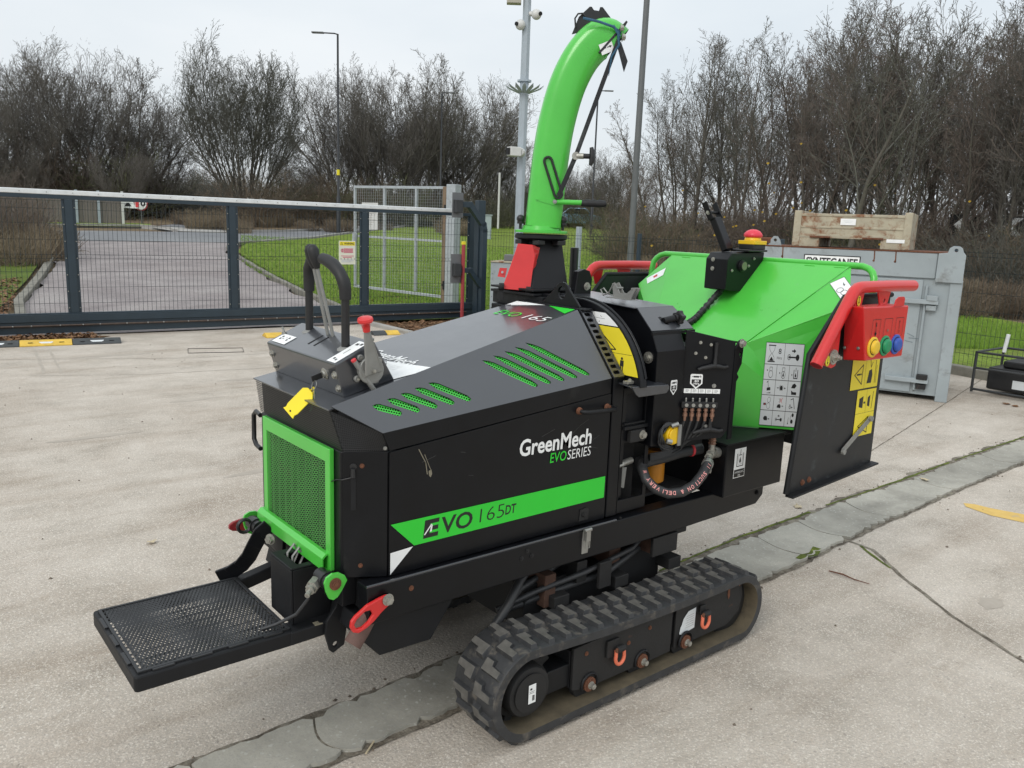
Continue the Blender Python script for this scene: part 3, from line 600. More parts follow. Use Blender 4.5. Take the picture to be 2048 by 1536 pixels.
# ---- control box
A, B, C, D = (1.077,1.098),(1.047,1.199),(1.172,1.258),(1.240,1.139)
g = G(); g.xz([A,B,C,D], 2.07, 2.555); cbx = g.out('control_box', m['hood_paint'], CH, bevel=.005, fix=True)
g = G(); g.xz([(1.073,1.100),(1.066,1.122),(1.066+.03,1.122+.01),(1.11,1.10)], 2.066, 2.069) if 0 else None
bu = V((C[0]-B[0],0,C[1]-B[1])).normalized(); bn = V((-bu.z,0,bu.x))
def CB(y): return Dec((B[0],y,B[1]), NY, bu)     # top face of the box; u towards the near side
g = CB(2.555); g.mat(0); g.rect(.02,.012,.115,.060); g.mat(1)
for a in (.038,.085): g.rect(a,.030,a+.010,.038); g.rect(a,.042,a+.010,.050)
g.line([(.055,.036),(.068,.036)], .002); g.line([(.070,.044),(.078,.044)], .002); g.out('switch_decal', [m['white_print'], m['black_print']], cbx)
g = CB(2.555); g.mat(0); g.rect(.425,.004,.478,.120); g.mat(1); g.rect(.438,.018,.448,.026); g.rect(.455,.014,.463,.022); g.rect(.436,.098,.450,.108); g.rect(.456,.102,.468,.112); g.line([(.448,.05),(.448,.075)], .0025); g.out('lever_decal', [m['white_print'], m['black_print']], cbx)
g = G()
for y0 in (2.295,2.335): g.obox((B[0]+bu.x*.075, y0, B[1]+bu.z*.075+.0006), (.055,.007,.0012), bu, Y)
g.out('lever_slot', m['deep_black'], cbx)
for y0, z0, dz in ((2.53,1.165,0),(2.53,1.125,0),(2.09,1.165,0),(2.09,1.125,0)):
    g = G(); x_ = A[0]+(B[0]-A[0])*(z0-A[1])/(B[1]-A[1]); g.bolt((x_,y0,z0), (-.96,0,-.28), .009, .006); g.out('bolt', m['zinc'], cbx)
# guard handles: tube with thick foam grips bending towards each other
def handle(ty, y0, base, pts, k):
    g = G(); g.tube(base, .0125, 12); h = g.out('guard_handle', m['plastic_black'], CH, smooth=60)
    g = G(); n = len(pts); g.tube(pts, [.0175]+[.0195 if i % 2 else .0182 for i in range(n-2)]+[.0165], 12); g.out('foam_grip', m['grip'], h, smooth=60)
    g = G(); b = V(base[0]); g.lathe(b-Z*.006, Z, [(0,.026),(.006,.024),(.012,.015)], 14); g.out('base_ring', m['cast_alu'], h, smooth=50)
handle(0, 2.45, [(1.150,2.452,1.240),(1.150,2.452,1.382)], [(1.150,2.452,1.372),(1.150,2.451,1.415),(1.148,2.444,1.445),(1.144,2.420,1.468),(1.140,2.396,1.480)], 0)
handle(0, 2.15, [(1.122,2.152,1.228),(1.122,2.152,1.402)], [(1.122,2.152,1.372),(1.121,2.152,1.402),(1.118,2.155,1.424),(1.115,2.172,1.447),(1.111,2.202,1.468),(1.107,2.236,1.480),(1.104,2.262,1.484)], 1)
for dy in (0, .022):
    g = G(); a = V((1.150-.0,2.285+dy*1.6,1.244)); b = V((1.112,2.318+dy,1.462)); g.tube([a, a+(b-a)*.9, b], .0055, 8); lv = g.out('control_lever', m['cast_alu'], CH, smooth=60)
    g = G(); d = (b-a).normalized(); g.tube([b-d*.012, b, b+d*.02, b+d*.045, b+d*.058, b+d*.062], [.008,.012,.0165,.018,.012,.004], 12); g.out('lever_knob', m['grip'], lv, smooth=60)
for (a, b) in ((1.10,2.535),(1.17,2.085)):
    g = G(); z_ = B[1]+(a-B[0])*(C[1]-B[1])/(C[0]-B[0]); g.tube([(a,b,z_),(a,b,z_+.008)], .008, 6); g.tube([(a,b,z_+.008),(a-.004,b+.006,z_+.024)], .0035, 8); g.out('toggle_switch', m['steel'], cbx, smooth=30)
# key barrel
g = G(); kc = V((1.060,2.158,1.158)); kd = V((-.96,0,-.28)).normalized(); g.lathe(kc, kd, [(-.004,.019),(.003,.018),(.005,.012),(.010,.011),(.0101,.004)], 16); kb = g.out('ignition_barrel', m['zinc'], CH, smooth=40)
g = G(); g.obox(kc+kd*.028, (.034,.004,.017), kd, Y); g.out('ignition_key', m['plastic_black'], kb, bevel=.001)
# throttle lever on the near side of the box
tp_ = V((1.148,2.070,1.178)); td = (V((1.120,2.05,1.300))-tp_).normalized()
g = G(); g.tube([tp_, tp_+NY*.018], .034, 24); g.tube([tp_+NY*.018, tp_+NY*.028], .040, 24)
for k in range(4):
    a = math.radians(35+90*k); c_ = tp_+V((math.cos(a)*.043, -.006, math.sin(a)*.043)); g.tube([c_+Y*.006, c_+NY*.004], .010, 10)
th = g.out('throttle_housing', m['cast_alu'], CH, bevel=.002, smooth=40)
g = G()
for k in range(4):
    a = math.radians(35+90*k); g.bolt(tp_+V((math.cos(a)*.043, -.010, math.sin(a)*.043)), NY, .0045, .003, False)
g.bolt(tp_+NY*.034, NY, .006, .008); g.out('bolt', m['zinc'], th)
g = G(); sx = td.cross(Y).normalized(); b0 = tp_+NY*.030; b1 = tp_+NY*.022+td*.125
g.prism([b0-sx*.028-td*.01, b0+sx*.028-td*.01, b0+sx*.022+td*.03, b1+sx*.009, b1-sx*.009, b0-sx*.024+td*.03], (0,-.008,0)); g.out('throttle_arm', m['cast_alu'], th, bevel=.003, fix=True)
g = G(); q = b1+NY*.004; g.tube([q+td*-.004, q+td*.006, q+td*.018, q+td*.026, q+td*.034], [.010,.011,.013,.022,.021], 14); g.lathe(q+td*.030, td, [(0,.023),(.006,.021),(.010,.010)], 14); g.out('throttle_knob', m['red_paint'], th, smooth=50)
g = G(); s0 = tp_+V((-.052,-.020,.030)); s1 = tp_+V((.012,-.024,-.062)); g.tube([s0, s1], .0075, 10); g.tube([s1, s1+(s1-s0).normalized()*.02], .005, 8); g.tube([s0+(s1-s0)*.35, s0+(s1-s0)*.5], .010, 8); g.out('cable_clamp', m['cast_alu'], th, smooth=50)
g = G(); g.tube([s0-(s1-s0).normalized()*.006, s0], .0078, 10); g.out('red_cap', m['red_print'], th, smooth=50)

# ---- hydraulic tank
g = G(); g.box((2.604,1.855,.577),(2.995,2.45,.792)); ht = g.out('hydraulic_tank', m['black_paint'], CH, bevel=.005)
g = G(); g.box((2.60,1.85,.790),(3.0,2.45,.797)); g.out('tank_lid', m['dirty_black'], ht, bevel=.002)
g = Dec((0,1.855,0), X, Z); g.mat(0); g.rect(2.655,.650,2.728,.770); g.mat(1); g.rect(2.658,.653,2.725,.684)
g.line([(2.672,.748),(2.672,.697),(2.712,.697),(2.712,.748)], .0035); g.line([(2.679,.748),(2.679,.705),(2.705,.705),(2.705,.748)], .001); g.line([(2.692,.764),(2.692,.742)], .003); g.line([(2.684,.742),(2.700,.742)], .003); g.disc(2.692,.716,.006); g.poly([(2.686,.719),(2.698,.719),(2.692,.735)])
g.mat(0); g.txt('HYDRAULIC', 2.692, .669, .0078, width=.058, align='CENTER'); g.txt('OIL', 2.692, .656, .0078, align='CENTER', bold=.01); g.out('hydraulic_oil_decal', [m['white_print'], m['black_print']], ht)
# valve with brass fittings
g = G(); g.tube([(2.603,1.90,.755),(2.575,1.90,.757)], .022, 14); g.tube([(2.58,1.90,.757),(2.54,1.885,.760)], .016, 14); g.tube([(2.553,1.89,.76),(2.553,1.89,.80)], .013, 12)
g.tube([(2.54,1.885,.760),(2.50,1.862,.758),(2.475,1.842,.752)], .012, 12); g.tube([(2.515,1.87,.759),(2.505,1.865,.758)], .017, 6); fv = g.out('suction_valve', m['zinc'], CH, smooth=40)
g = G(); g.lathe((2.553,1.89,.795), Z, [(0,.012),(.006,.016),(.012,.012),(.018,.016),(.024,.012),(.030,.016),(.036,.013)], 10); g.out('brass_plug', m['brass'], fv, smooth=30)
sp = [(2.475,1.842,.752),(2.445,1.825,.745),(2.395,1.805,.722),(2.345,1.80,.693),(2.295,1.812,.672),(2.245,1.835,.668),(2.210,1.865,.683),(2.195,1.90,.712),(2.210,1.935,.742),(2.245,1.96,.757)]
g = G(); g.tube(sp, .0185, 14); sh_ = g.out('suction_hose', m['hose'], CH, smooth=60)
g = G(); a, b = V(sp[0]), V(sp[1]); g.tube([a+(b-a)*.3, a+(b-a)*1.0], .0215, 16); g.obox(a+(b-a)*.7+V((0,-.012,-.022)), (.018,.012,.014), b-a); g.out('hose_clamp', m['steel'], sh_, bevel=.001)
# lettering printed along the hose
path = [V(p) for p in sp]
cum = [0]
for p, q in zip(path[:-1], path[1:]): cum.append(cum[-1]+(q-p).length)
def along(s_):
    for i in range(len(path)-1):
        if s_ <= cum[i+1] or i == len(path)-2:
            t_ = (s_-cum[i])/(cum[i+1]-cum[i]); return path[i]+(path[i+1]-path[i])*t_, (path[i+1]-path[i]).normalized()
M('hose_print', (.75,.32,.30), .6)
def alongs(s_):
    p = V((0,0,0)); tt = V((0,0,0))
    for d_ in (-.02,-.01,0,.01,.02): a_, b_ = along(min(max(s_+d_,0),cum[-1])); p += a_/5; tt += b_/5
    return p, tt.normalized()
camp = V((0,0,1.6)); g = G(); s_ = .050
for ch in 'II SUCTION & DELIVERY W':
    if ch != ' ':
        p, tn = alongs(s_); n_ = (V((-.45,-.75,.35))); n_ = (n_-tn*n_.dot(tn)).normalized(); up_ = n_.cross(-tn).normalized()
        # reading direction runs from the low bend up to the clamp on this side
        uu = tn; vv_ = n_.cross(uu).normalized()
        g.text(ch, p+n_*.0205-uu*.005-vv_*.006, uu, vv_, .014, width=None if ch == 'I' else .0115, bold=.015)
    s_ += .0150
g.out('hose_lettering', m['hose_print'], sh_)
g = G(); g.tube([(2.56,1.95,.765),(2.46,1.965,.762),(2.38,1.975,.752),(2.30,1.98,.748),(2.24,1.98,.748)], .0235, 14); g.out('return_hose', m['hose'], CH, smooth=60)
g = G(); g.tube([(2.515,1.955,.764),(2.505,1.957,.764)], .0255, 14); g.out('hose_band', m['red_print'], CH)
g = G(); g.lathe((2.42,2.06,.625), Z, [(0,.036),(.006,.042),(.11,.042),(.112,.030),(.13,.030)], 18); g.out('oil_filter', m['filter_orange'], CH, smooth=40)
# yellow strapped part with the cable bundle
g = G(); g.tube([(2.290,1.865,.873),(2.290,1.894,.873)], .036, 20); g.tube([(2.290,1.857,.873),(2.290,1.865,.873)], .031, 20); yc = g.out('yellow_cap', m['yellow_plastic'], CH, smooth=40, bevel=.002)
g = G(); g.box((2.298,1.850,.835),(2.313,1.856,.913)); g.box((2.298,1.856,.908),(2.313,1.89,.913)); g.out('strap', m['cast_alu'], yc, bevel=.001)
g = G()
for k in range(9):
    r_ = .036+.004*(k % 4); cx_, cz_, yy = 2.262+.003*k, .880-.003*k, 1.868+.003*k
    g.tube([(cx_+r_*math.cos(a), yy+.006*math.sin(3*a+k), cz_+r_*math.sin(a)) for a in [math.radians(20+k*5+12*j) for j in range(22)]], .003, 5)
g.out('cable_coil', m['hose'], CH, smooth=60)
g = G(); g.tube([(2.265,1.86,.912),(2.29,1.85,.920)], .008, 6); g.tube([(2.245,1.86,.86),(2.262,1.85,.856)], .009, 6); g.out('coil_fitting', m['steel'], CH)

# ---- feed roller housing with flared side
F0, F1, F2, F3 = V((2.366,1.905,1.250)), V((2.520,1.800,1.212)), V((2.515,1.800,.862)), V((2.366,1.905,.830))
fu = (F2-F3); fu.z = 0; fu.normalize(); fn = fu.cross(Z)
def f2(p): p = V(p)-F3; return (p.dot(fu), p.z)
a2 = [f2(F3), (f2(F2)[0]-.02, .018), (f2(F2)[0], .045), f2(F1), f2(F0)]
g = G(); g.holed(F3, fu, Z, a2, [], .008); flare = g.out('feed_side_plate', m['black_paint'], CH, bevel=.0015)
g = G(); g.box((2.362,1.912,.80),(2.52,2.65,1.17)); g.box((2.521,2.04,.84),(2.88,2.52,1.12)); g.out('feed_housing', m['dirty_black'], CH, bevel=.003)
g = G(); g.holed(mir([F3])[0], V((fu.x,-fu.y,0)), Z, a2, [], .008); g.out('feed_side_plate', m['black_paint'], CH)
# nipple rail and greasing hoses
nb = F3+fu*.002+Z*.145
g = G(); g.obox(nb+fu*.062+fn*.012, (.135,.022,.022), fu, fn); nr = g.out('grease_manifold', m['rusty_black'], CH, bevel=.002)
for k in range(5):
    p = nb+fu*(.012+k*.0255)+fn*.022
    g = G(); g.tube([p, p+fn*.004], .007, 10); g.tube([p-fn*.010+Z*.011, p-fn*.010+Z*.020], .004, 8); g.sphere(p-fn*.010+Z*.022, .0042, 8, 6); g.out('grease_nipple', m['steel'], nr, smooth=50)
    g = G(); q = p-fn*.010-Z*.011; g.lathe(q, -Z, [(0,.007),(.012,.0085),(.013,.006),(.020,.006),(.021,.0085),(.033,.0085),(.034,.006),(.050,.005)], 8); g.out('hose_union', m['brass'], nr, smooth=30)
    g = G(); e_ = q-Z*.048; g.tube([e_, e_+Z*-.03+fu*-.008-fn*.0, V((2.40-.012*(4-k)*.3, 1.905, .80+.004*k)), V((2.36+.002*k,1.93,.775+.004*k)), V((2.27,1.955,.760+.006*k))], .0042, 6); g.out('grease_hose', m['hose'], CH, smooth=60)
def shield(o, u, s_, par):
    g = Dec(o, u, Z); g.mat(0); g.poly([(-.020*s_,.022),(-.017*s_,.026),(.017*s_,.026),(.020*s_,.022),(.020*s_,-.010),(0,-.030),(-.020*s_,-.010)])
    g.mat(1); g.poly([(-.0155*s_,.006),(.0155*s_,.006),(.0155*s_,-.008),(0,-.023),(-.0155*s_,-.008)]); g.rect(-.010*s_,.013,.008*s_,.019); g.line([(-.016*s_,.016),(.016*s_,.017)], .0015); g.line([(.012*s_,.020),(.014*s_,.012)], .002)
    g.mat(0); g.txt('40', -.008*s_, -.004, .008, width=.016*s_, bold=.02); g.txt('Hrs', -.009*s_, -.0135, .008, width=.018*s_, bold=.02)
    g.out('grease_interval_decal', [m['white_print'], m['black_print']], par)
shield(F3+fu*.050+Z*.232, fu, 1.15, flare); shield((2.305,1.897,1.045), X, .9, house)
g = Dec(F3, fu, Z); g.mat(0); g.rect(.006,.186,.142,.203); g.mat(1)
for k in range(1, 5): g.line([(.006+.0272*k,.187),(.006+.0272*k,.202)], .0012)
for k in range(5):
    for j, l in enumerate((.012,.014,.010)): g.line([(.012+.0272*k,.199-.004*j),(.012+l+.0272*k,.199-.004*j)], .0009)
g.out('grease_point_label', [m['white_print'], m['black_print']], flare)
for a, z in ((.055,.375),(.095,.368),(.040,.335),(.078,.320),(.118,.215),(.100,.06)):
    g = G(); g.bolt(F3+fu*a+Z*z, fn, .0045 if z > .3 else .006, .003); g.out('bolt', m['zinc'] if z > .3 else m['steel'], flare)
# rubber wing latches
for z, h in ((.292,1),(.052,0)):
    o = F3+fu*.112+Z*z+fn*.010
    g = G(); g.tube([o-fu*.062-Z*.016, o-fu*.045-Z*.010, o, o+fu*.035-Z*.006, o+fu*.050-Z*.002], [.006,.008,.010,.007,.005], 8); g.tube([o, o+Z*.03, o+Z*(.085 if h else .04)], [.010,.006,.008], 8); g.out('rubber_latch', m['grip'], flare, smooth=60)
g = G(); eo = F1+V((.0,-.0,-.0)); g.holed(eo+V((-.004,-.006,-.37)), X, Z, [(0,0),(.022,.0),(.022,.22),(.034,.235),(.022,.25),(.045,.285),(.048,.35),(.040,.378),(.022,.372),(0,.345)], [[(.034+.006*math.cos(t*.785),.32+.012*math.sin(t*.785)) for t in range(8)]], .008); eb = g.out('hinge_plate', m['black_paint'], CH, bevel=.001)
g = G(); g.bolt(eo+V((.030,-.007,-.008)), NY, .012, .010); g.out('bolt', m['zinc'], eb)
# ---- green infeed hopper
T0, T1 = V((2.90,2.020,1.153)), V((3.268,1.798,1.483))          # throat corner and mouth corner of the top sheet, near side
S1 = V((3.129,1.710,1.332)); Sb0, Sb1 = V((2.885,2.010,.803)), V((3.13,1.718,.803))
def m1(p): return V((p[0], 2*YC-p[1], p[2]))
g = G(); slab(g, [m1(T0), m1(T1), T1, T0], .004); hop = g.out('hopper_top', m['green_paint'], CH, bevel=.001, fix=True)
for k, f in enumerate((lambda p: V(p), m1)):
    g = G(); P = [f(T0), f(S1), f(T1)]; n = (P[1]-P[0]).cross(P[2]-P[0]).normalized(); n = n if n.z < 0 else -n; g.prism(P, n*.004); g.out('hopper_fold', m['green_paint'], CH, bevel=.0008, fix=True)
    g = G(); P = [f(V((2.80,2.11,1.153))), f(T0), f(S1), f(V((3.10,1.752,1.30))), f(Sb1), f(V((2.80,2.11,.803)))]
    P = [f(V((2.812,2.096,1.150))), f(T0), f(S1), f(V((3.13,1.712,1.32))), f(Sb1), f(V((2.812,2.096,.803)))]
    g.prism(P, (.003,.003 if k == 0 else -.003,0)); hs = g.out('hopper_side', m['green_paint'], CH, bevel=.0008, fix=True)
    if k == 0: side = hs
g = G(); g.xy([(2.815,2.10),(3.095,1.76),(3.095,2.80),(2.815,2.46)], .803, .807); g.out('hopper_floor', m['green_paint'], CH, fix=True)
g = G(); g.prism([(2.83,2.072,.770),(2.935,1.944,.770),(2.945,1.950,.802),(2.84,2.078,.802)], (.02,.02,0)); g.out('floor_lip', m['green_paint'], CH, bevel=.001, fix=True)
g = G(); g.box((2.95,1.95,.74),(3.20,2.6,.795)); g.out('tray_hinge', m['dirty_black'], CH, bevel=.003)
# top rail of the hopper
tz = 1.486
rail_pts = [(3.245,1.685,1.30),(3.252,1.685,1.40),(3.258,1.688,1.44),(3.266,1.70,1.462),(3.272,1.72,1.477),(3.275,1.75,tz),(3.275,2.0,tz),(3.275,2.28,tz)]
rail_pts = rail_pts+mir(rail_pts[:-1])[::-1]
g = G(); g.tube(rail_pts, .0145, 12); g.out('hopper_rail', m['green_paint'], CH, smooth=60)
for y_ in (1.84, 1.98, 2.66): 
    g = G(); g.obox((3.262,y_,1.474), (.02,.05,.008), X); g.out('rail_bracket', m['green_paint'], CH, bevel=.001)
hpn = (m1(T0)-T0).cross(T1-T0).normalized(); hpn = hpn if hpn.z > 0 else -hpn
hpu = (T1-T0); hpu.y = 0; hpu.normalize()
for (x_, y_, z_) in [(3.085,2.619,1.319),(3.087,2.457,1.320),(3.091,2.281,1.324),(3.091,2.102,1.325),(3.092,1.938,1.325)]:
    p = V((x_,y_,z_))+hpn*.001; g = G(); g.tube([p, p+hpn*.003], .007, 10); g.out('rivet', m['green_paint'], hop, smooth=40)
# small decal near the red bar, and the far fold
g = G.__new__(Dec); P = [T0, S1, T1]; n = (P[1]-P[0]).cross(P[2]-P[0]).normalized()
fu_ = (T1-T0).normalized(); n = n if n.dot(V((-.2,-.8,.4))) > 0 else -n; fv_ = n.cross(fu_).normalized()
q0 = V((3.188,1.838,1.408)); q1 = V((3.224,1.800,1.438)); q2 = V((3.143,1.748,1.339))
q0, q1, q2 = [q-n*((q-T0).dot(n)) for q in (q0, q1, q2)]
du_ = (q2-q0).normalized(); g = Dec(q0, du_, n.cross(du_), .002); Lx = (q2-q0).length; Ly = .062; sg = 1 if (q1-q0).dot(g.vv) > 0 else -1
g.mat(0); g.poly([(0,0),(Lx,0),(Lx,sg*Ly),(0,sg*Ly)]); g.mat(1); g.ring(.060,sg*.018,.013,.002); g.ring(.082,sg*.026,.013,.002); g.arrow((.030,sg*.045),(.048,sg*.042),.003); g.line([(0,0),(Lx,0),(Lx,sg*Ly),(0,sg*Ly)], .0015, closed=True); g.out('roller_decal', [m['white_print'], m['black_print']], hop)
n = V((n.x,-n.y,n.z)); q0, q2 = m1(q0), m1(q2); du_ = (q2-q0).normalized(); g = Dec(q0, du_, n.cross(du_), .0015); g.mat(0); g.poly([(.0,-.02),(.11,-.02),(.11,.03),(.02,.03)]); g.mat(1); g.rect(.05,-.005,.072,.012); g.out('far_decal', [m['white_print'], m['red_print']], hop)

# instruction table: rows of symbol squares on the side sheet
so = V((2.87,2.027,.803)); suu = V((.18,-.215,0)).normalized()
g = Dec(so, suu, Z, .0016); x0, x1 = .105, .35; z0, z1 = .012, .318; W3 = (x1-x0)/3; g.sx, g.sy, g.x0, g.y0 = .612, 1.144, .105, .012
g.mat(0); g.rect(x0, z0, x1, z1)
rows = [z1-.079]; rows += [rows[0]-.0567*k for k in range(1, 5)]
g.mat(1); g.line([(x0,z0),(x1,z0),(x1,z1),(x0,z1)], .002, closed=True)
for z in rows[:4]: g.line([(x0,z),(x1,z)], .002)
g.line([((x0+x1)/2,rows[0]),((x0+x1)/2,z1)], .002)
for k in (1, 2): g.line([(x0+W3*k,z0),(x0+W3*k,rows[0])], .002)
# row 1: hourglass "8 Hrs", key with arrow
cx_ = x0+.040; zt_ = z1-.010; zb_ = rows[0]+.010; zm = (zt_+zb_)/2
g.line([(cx_-.022,zt_),(cx_+.022,zt_)], .004); g.line([(cx_-.022,zb_),(cx_+.022,zb_)], .004)
g.line([(cx_-.018,zt_),(cx_-.016,zm+.014),(cx_-.002,zm),(cx_-.016,zm-.014),(cx_-.018,zb_)], .0016); g.line([(cx_+.018,zt_),(cx_+.016,zm+.014),(cx_+.002,zm),(cx_+.016,zm-.014),(cx_+.018,zb_)], .0016)
g.poly([(cx_-.015,zb_+.003),(cx_+.015,zb_+.003),(cx_,zb_+.018)])
g.txt('8', x0+.082, zm+.000, .022, width=.011, bold=.01); g.txt('Hrs', x0+.074, zm-.020, .012, width=.019)
def key(cx, cy, s_, left=False):
    g.ring(cx-.026*s_, cy, .009*s_, .002*s_); g.disc(cx-.026*s_, cy, .0045*s_); g.line([(cx-.022*s_,cy),(cx+.018*s_,cy)], .005*s_); g.disc(cx+.026*s_, cy, .011*s_)
    g.arrow((cx-.010*s_,cy+.022*s_) if not left else (cx+.012*s_,cy+.022*s_), (cx+.014*s_,cy+.022*s_) if not left else (cx-.012*s_,cy+.022*s_), .0045*s_)
key(x0+W3*1.5+.058, zm-.010, 1.05)
def cell(c, r): return x0+W3*(c+.5), rows[0]-.0567*(r+.5)
# row 2
for c in (0, 1):
    a, b = cell(c, 0); g.ring(a+.004,b-.008,.013,.0018); g.line([(a-.004,b+.004),(a-.004,b+.018),(a+.012,b+.018),(a+.012,b+.004)], .0018); g.poly([(a-.022,b+.010-.008*c),(a-.022,b+.002-.008*c),(a-.015,b+.006-.008*c)])
    if c: g.disc(a+.004,b-.010,.005); g.poly([(a,b-.008),(a+.008,b-.008),(a+.004,b+.003)])
a, b = cell(2, 0); g.line([(a-.010,b+.012),(a-.010,b-.018),(a+.014,b-.018),(a+.014,b+.012)], .0035); g.line([(a+.002,b+.02),(a+.002,b+.008)], .003); g.disc(a+.002,b-.009,.005); g.poly([(a-.002,b-.007),(a+.006,b-.007),(a+.002,b+.003)]); g.poly([(a-.024,b-.002),(a-.024,b-.010),(a-.017,b-.006)])
# row 3
a, b = cell(0, 1); g.line([(a-.008,b+.022),(a-.002,b-.004)], .002); g.line([(a-.014,b+.018),(a-.007,b+.023)], .003); g.poly([(a-.012,b-.002),(a+.010,b+.001),(a+.012,b-.010),(a-.012,b-.013)]); g.poly([(a-.016,b-.022),(a+.014,b-.018),(a+.014,b-.022)])
a, b = cell(1, 1); g.disc(a,b,.009); g.ring(a,b,.012,.0015,a0=-60,a1=60); g.ring(a,b,.012,.0015,a0=120,a1=240); g.arrow((a-.028,b),(a-.016,b),.0022); g.arrow((a+.028,b),(a+.016,b),.0022)
a, b = cell(2, 1); g.poly([(a-.018,b+.002),(a-.010,b+.016),(a+.004,b+.020),(a+.016,b+.012),(a+.006,b+.002)]); g.poly([(a-.016,b-.006),(a-.004,b-.012),(a+.018,b-.012),(a+.018,b-.022),(a-.014,b-.022)])
# row 4
a, b = cell(0, 2); g.ring(a+.010,b+.010,.010,.0012); g.ring(a+.008,b-.012,.011,.0012); g.line([(a-.022,b-.006),(a-.010,b-.006)], .008)
a, b = cell(1, 2); g.poly([(a-.018,b-.016),(a-.014,b-.006),(a,b-.002),(a+.008,b-.010),(a+.006,b-.018)]); g.arrow((a+.024,b-.010),(a+.013,b-.010),.002); g.line([(a-.008,b+.018),(a+.002,b+.012),(a-.006,b+.006)], .0015)
a, b = cell(2, 2); g.line([(a-.012,b+.016),(a+.004,b+.021),(a+.016,b-.016)], .003); g.ring(a-.014,b-.012,.005,.002); g.ring(a-.014,b-.005,.003,.0015); g.arrow((a-.006,b-.012),(a+.004,b-.012),.0022)
# row 5
a, b = cell(0, 3); g.poly([(a-.018,b-.002),(a-.010,b+.006),(a+.004,b+.006),(a+.010,b-.004),(a+.008,b-.010),(a-.012,b-.010)]); g.arrow((a+.013,b-.004),(a+.024,b-.004),.002)
a, b = cell(1, 3); key(a+.001, b-.004, .62, True)
a, b = cell(2, 3); g.line([(a-.016,b+.006),(a-.018,b-.016)], .002); g.disc(a-.018,b-.016,.003); g.line([(a-.002,b+.014),(a-.004,b-.002)], .0015); g.disc(a+.006,b-.008,.008); g.disc(a+.010,b+.016,.007)
g.mat(2); a, b = cell(1, 2); g.line([(a-.002,b+.002),(a+.016,b+.020)], .0018); g.line([(a+.014,b+.002),(a+.001,b+.019)], .0018); a, b = cell(0, 2); g.line([(a-.022,b-.010),(a-.010,b-.002)], .0018)
g.out('instruction_decal', [m['silver_print'], m['black_print'], m['red_print']], side)

# ---- tray side wings and folded tray floor
def wing(y, s_, nm):
    th = .006*s_
    W = [(2.700,.626),(3.318,.662),(3.318,1.372),(2.962,1.372),(2.765,1.175)]
    g = G(); g.prism([(p[0],y,p[1]) for p in W], (0, th, 0)); wg = g.out(nm, m['tray_black'], CH, bevel=.001, fix=True, label='black folded tray wing with scuffed paint')
    g = G(); g.tube([(2.695,y,.640),(2.756,y,1.17),(2.96,y,1.378),(3.322,y,1.378)], .011, 10); g.out('rolled_edge', m['dirty_black'], wg, smooth=60)
    g = G(); a, b = V((2.695,y,.632)), V((3.33,y,.668)); g.obox((a+b)/2-V((0,.014*s_,.0)), ((b-a).length,.034,.008), b-a, Y); g.out('bottom_lip', m['dirty_black'], wg, bevel=.002)
    return wg
wing_n = wing(1.640, 1, 'tray_wing'); wing(2.915, -1, 'tray_wing')
g = G(); g.box((3.318,1.645,.66),(3.326,2.91,1.36)); g.out('folded_tray', m['tray_black'], CH, bevel=.002)
for (a, z) in ((2.80,.668),(2.845,.672)): 
    g = G(); g.bolt((a,1.640,z), NY, .009, .004); g.out('bolt', m['rust'], wing_n)
g = G(); a, b = V((3.06,1.632,.755)), V((3.255,1.632,.868)); g.obox((a+b)/2, ((b-a).length,.004,.024), b-a, NY); g.tube([a+NY*.0, a+NY*.012], .012, 10); g.tube([b, b+NY*.010], .012, 10); g.out('stay_arm', m['cast_alu'], wing_n, bevel=.001)
g = Dec((0,1.640,0), X, Z); g.mat(0); g.rect(3.075,1.000,3.290,1.125); g.rect(3.140,.800,3.290,.994)
g.mat(1); g.line([(3.075,1.0),(3.29,1.0)], .002); g.line([(3.182,1.0),(3.182,1.125)], .001); g.line([(3.100,1.062),(3.160,1.100),(3.160,1.020)], .004, closed=True); g.line([(3.118,1.062),(3.142,1.062)], .007); g.disc(3.150,1.062,.004)
g.poly([(3.20,1.02),(3.212,1.072),(3.232,1.078),(3.240,1.055),(3.236,1.02)]); g.line([(3.216,1.115),(3.224,1.085),(3.236,1.106)], .003); g.line([(3.262,1.018),(3.262,1.112)], .003); g.line([(3.272,1.018),(3.272,1.09)], .002)
g.line([(3.14,.897),(3.29,.897)], .001); g.line([(3.215,.897),(3.215,.994)], .001); g.line([(3.170,.842),(3.245,.876),(3.245,.810)], .004, closed=True); g.line([(3.200,.843),(3.226,.843)], .005); g.line([(3.215,.853),(3.230,.835)], .002)
g.poly([(3.160,.960),(3.160,.925),(3.190,.918),(3.190,.968)]); g.poly([(3.226,.960),(3.226,.925),(3.245,.918),(3.245,.968)]); g.line([(3.198,.94),(3.206,.94)], .008); g.line([(3.262,.91),(3.268,.98)], .003)
g.out('warning_decal', [m['yellow_print'], m['black_print']], wing_n)

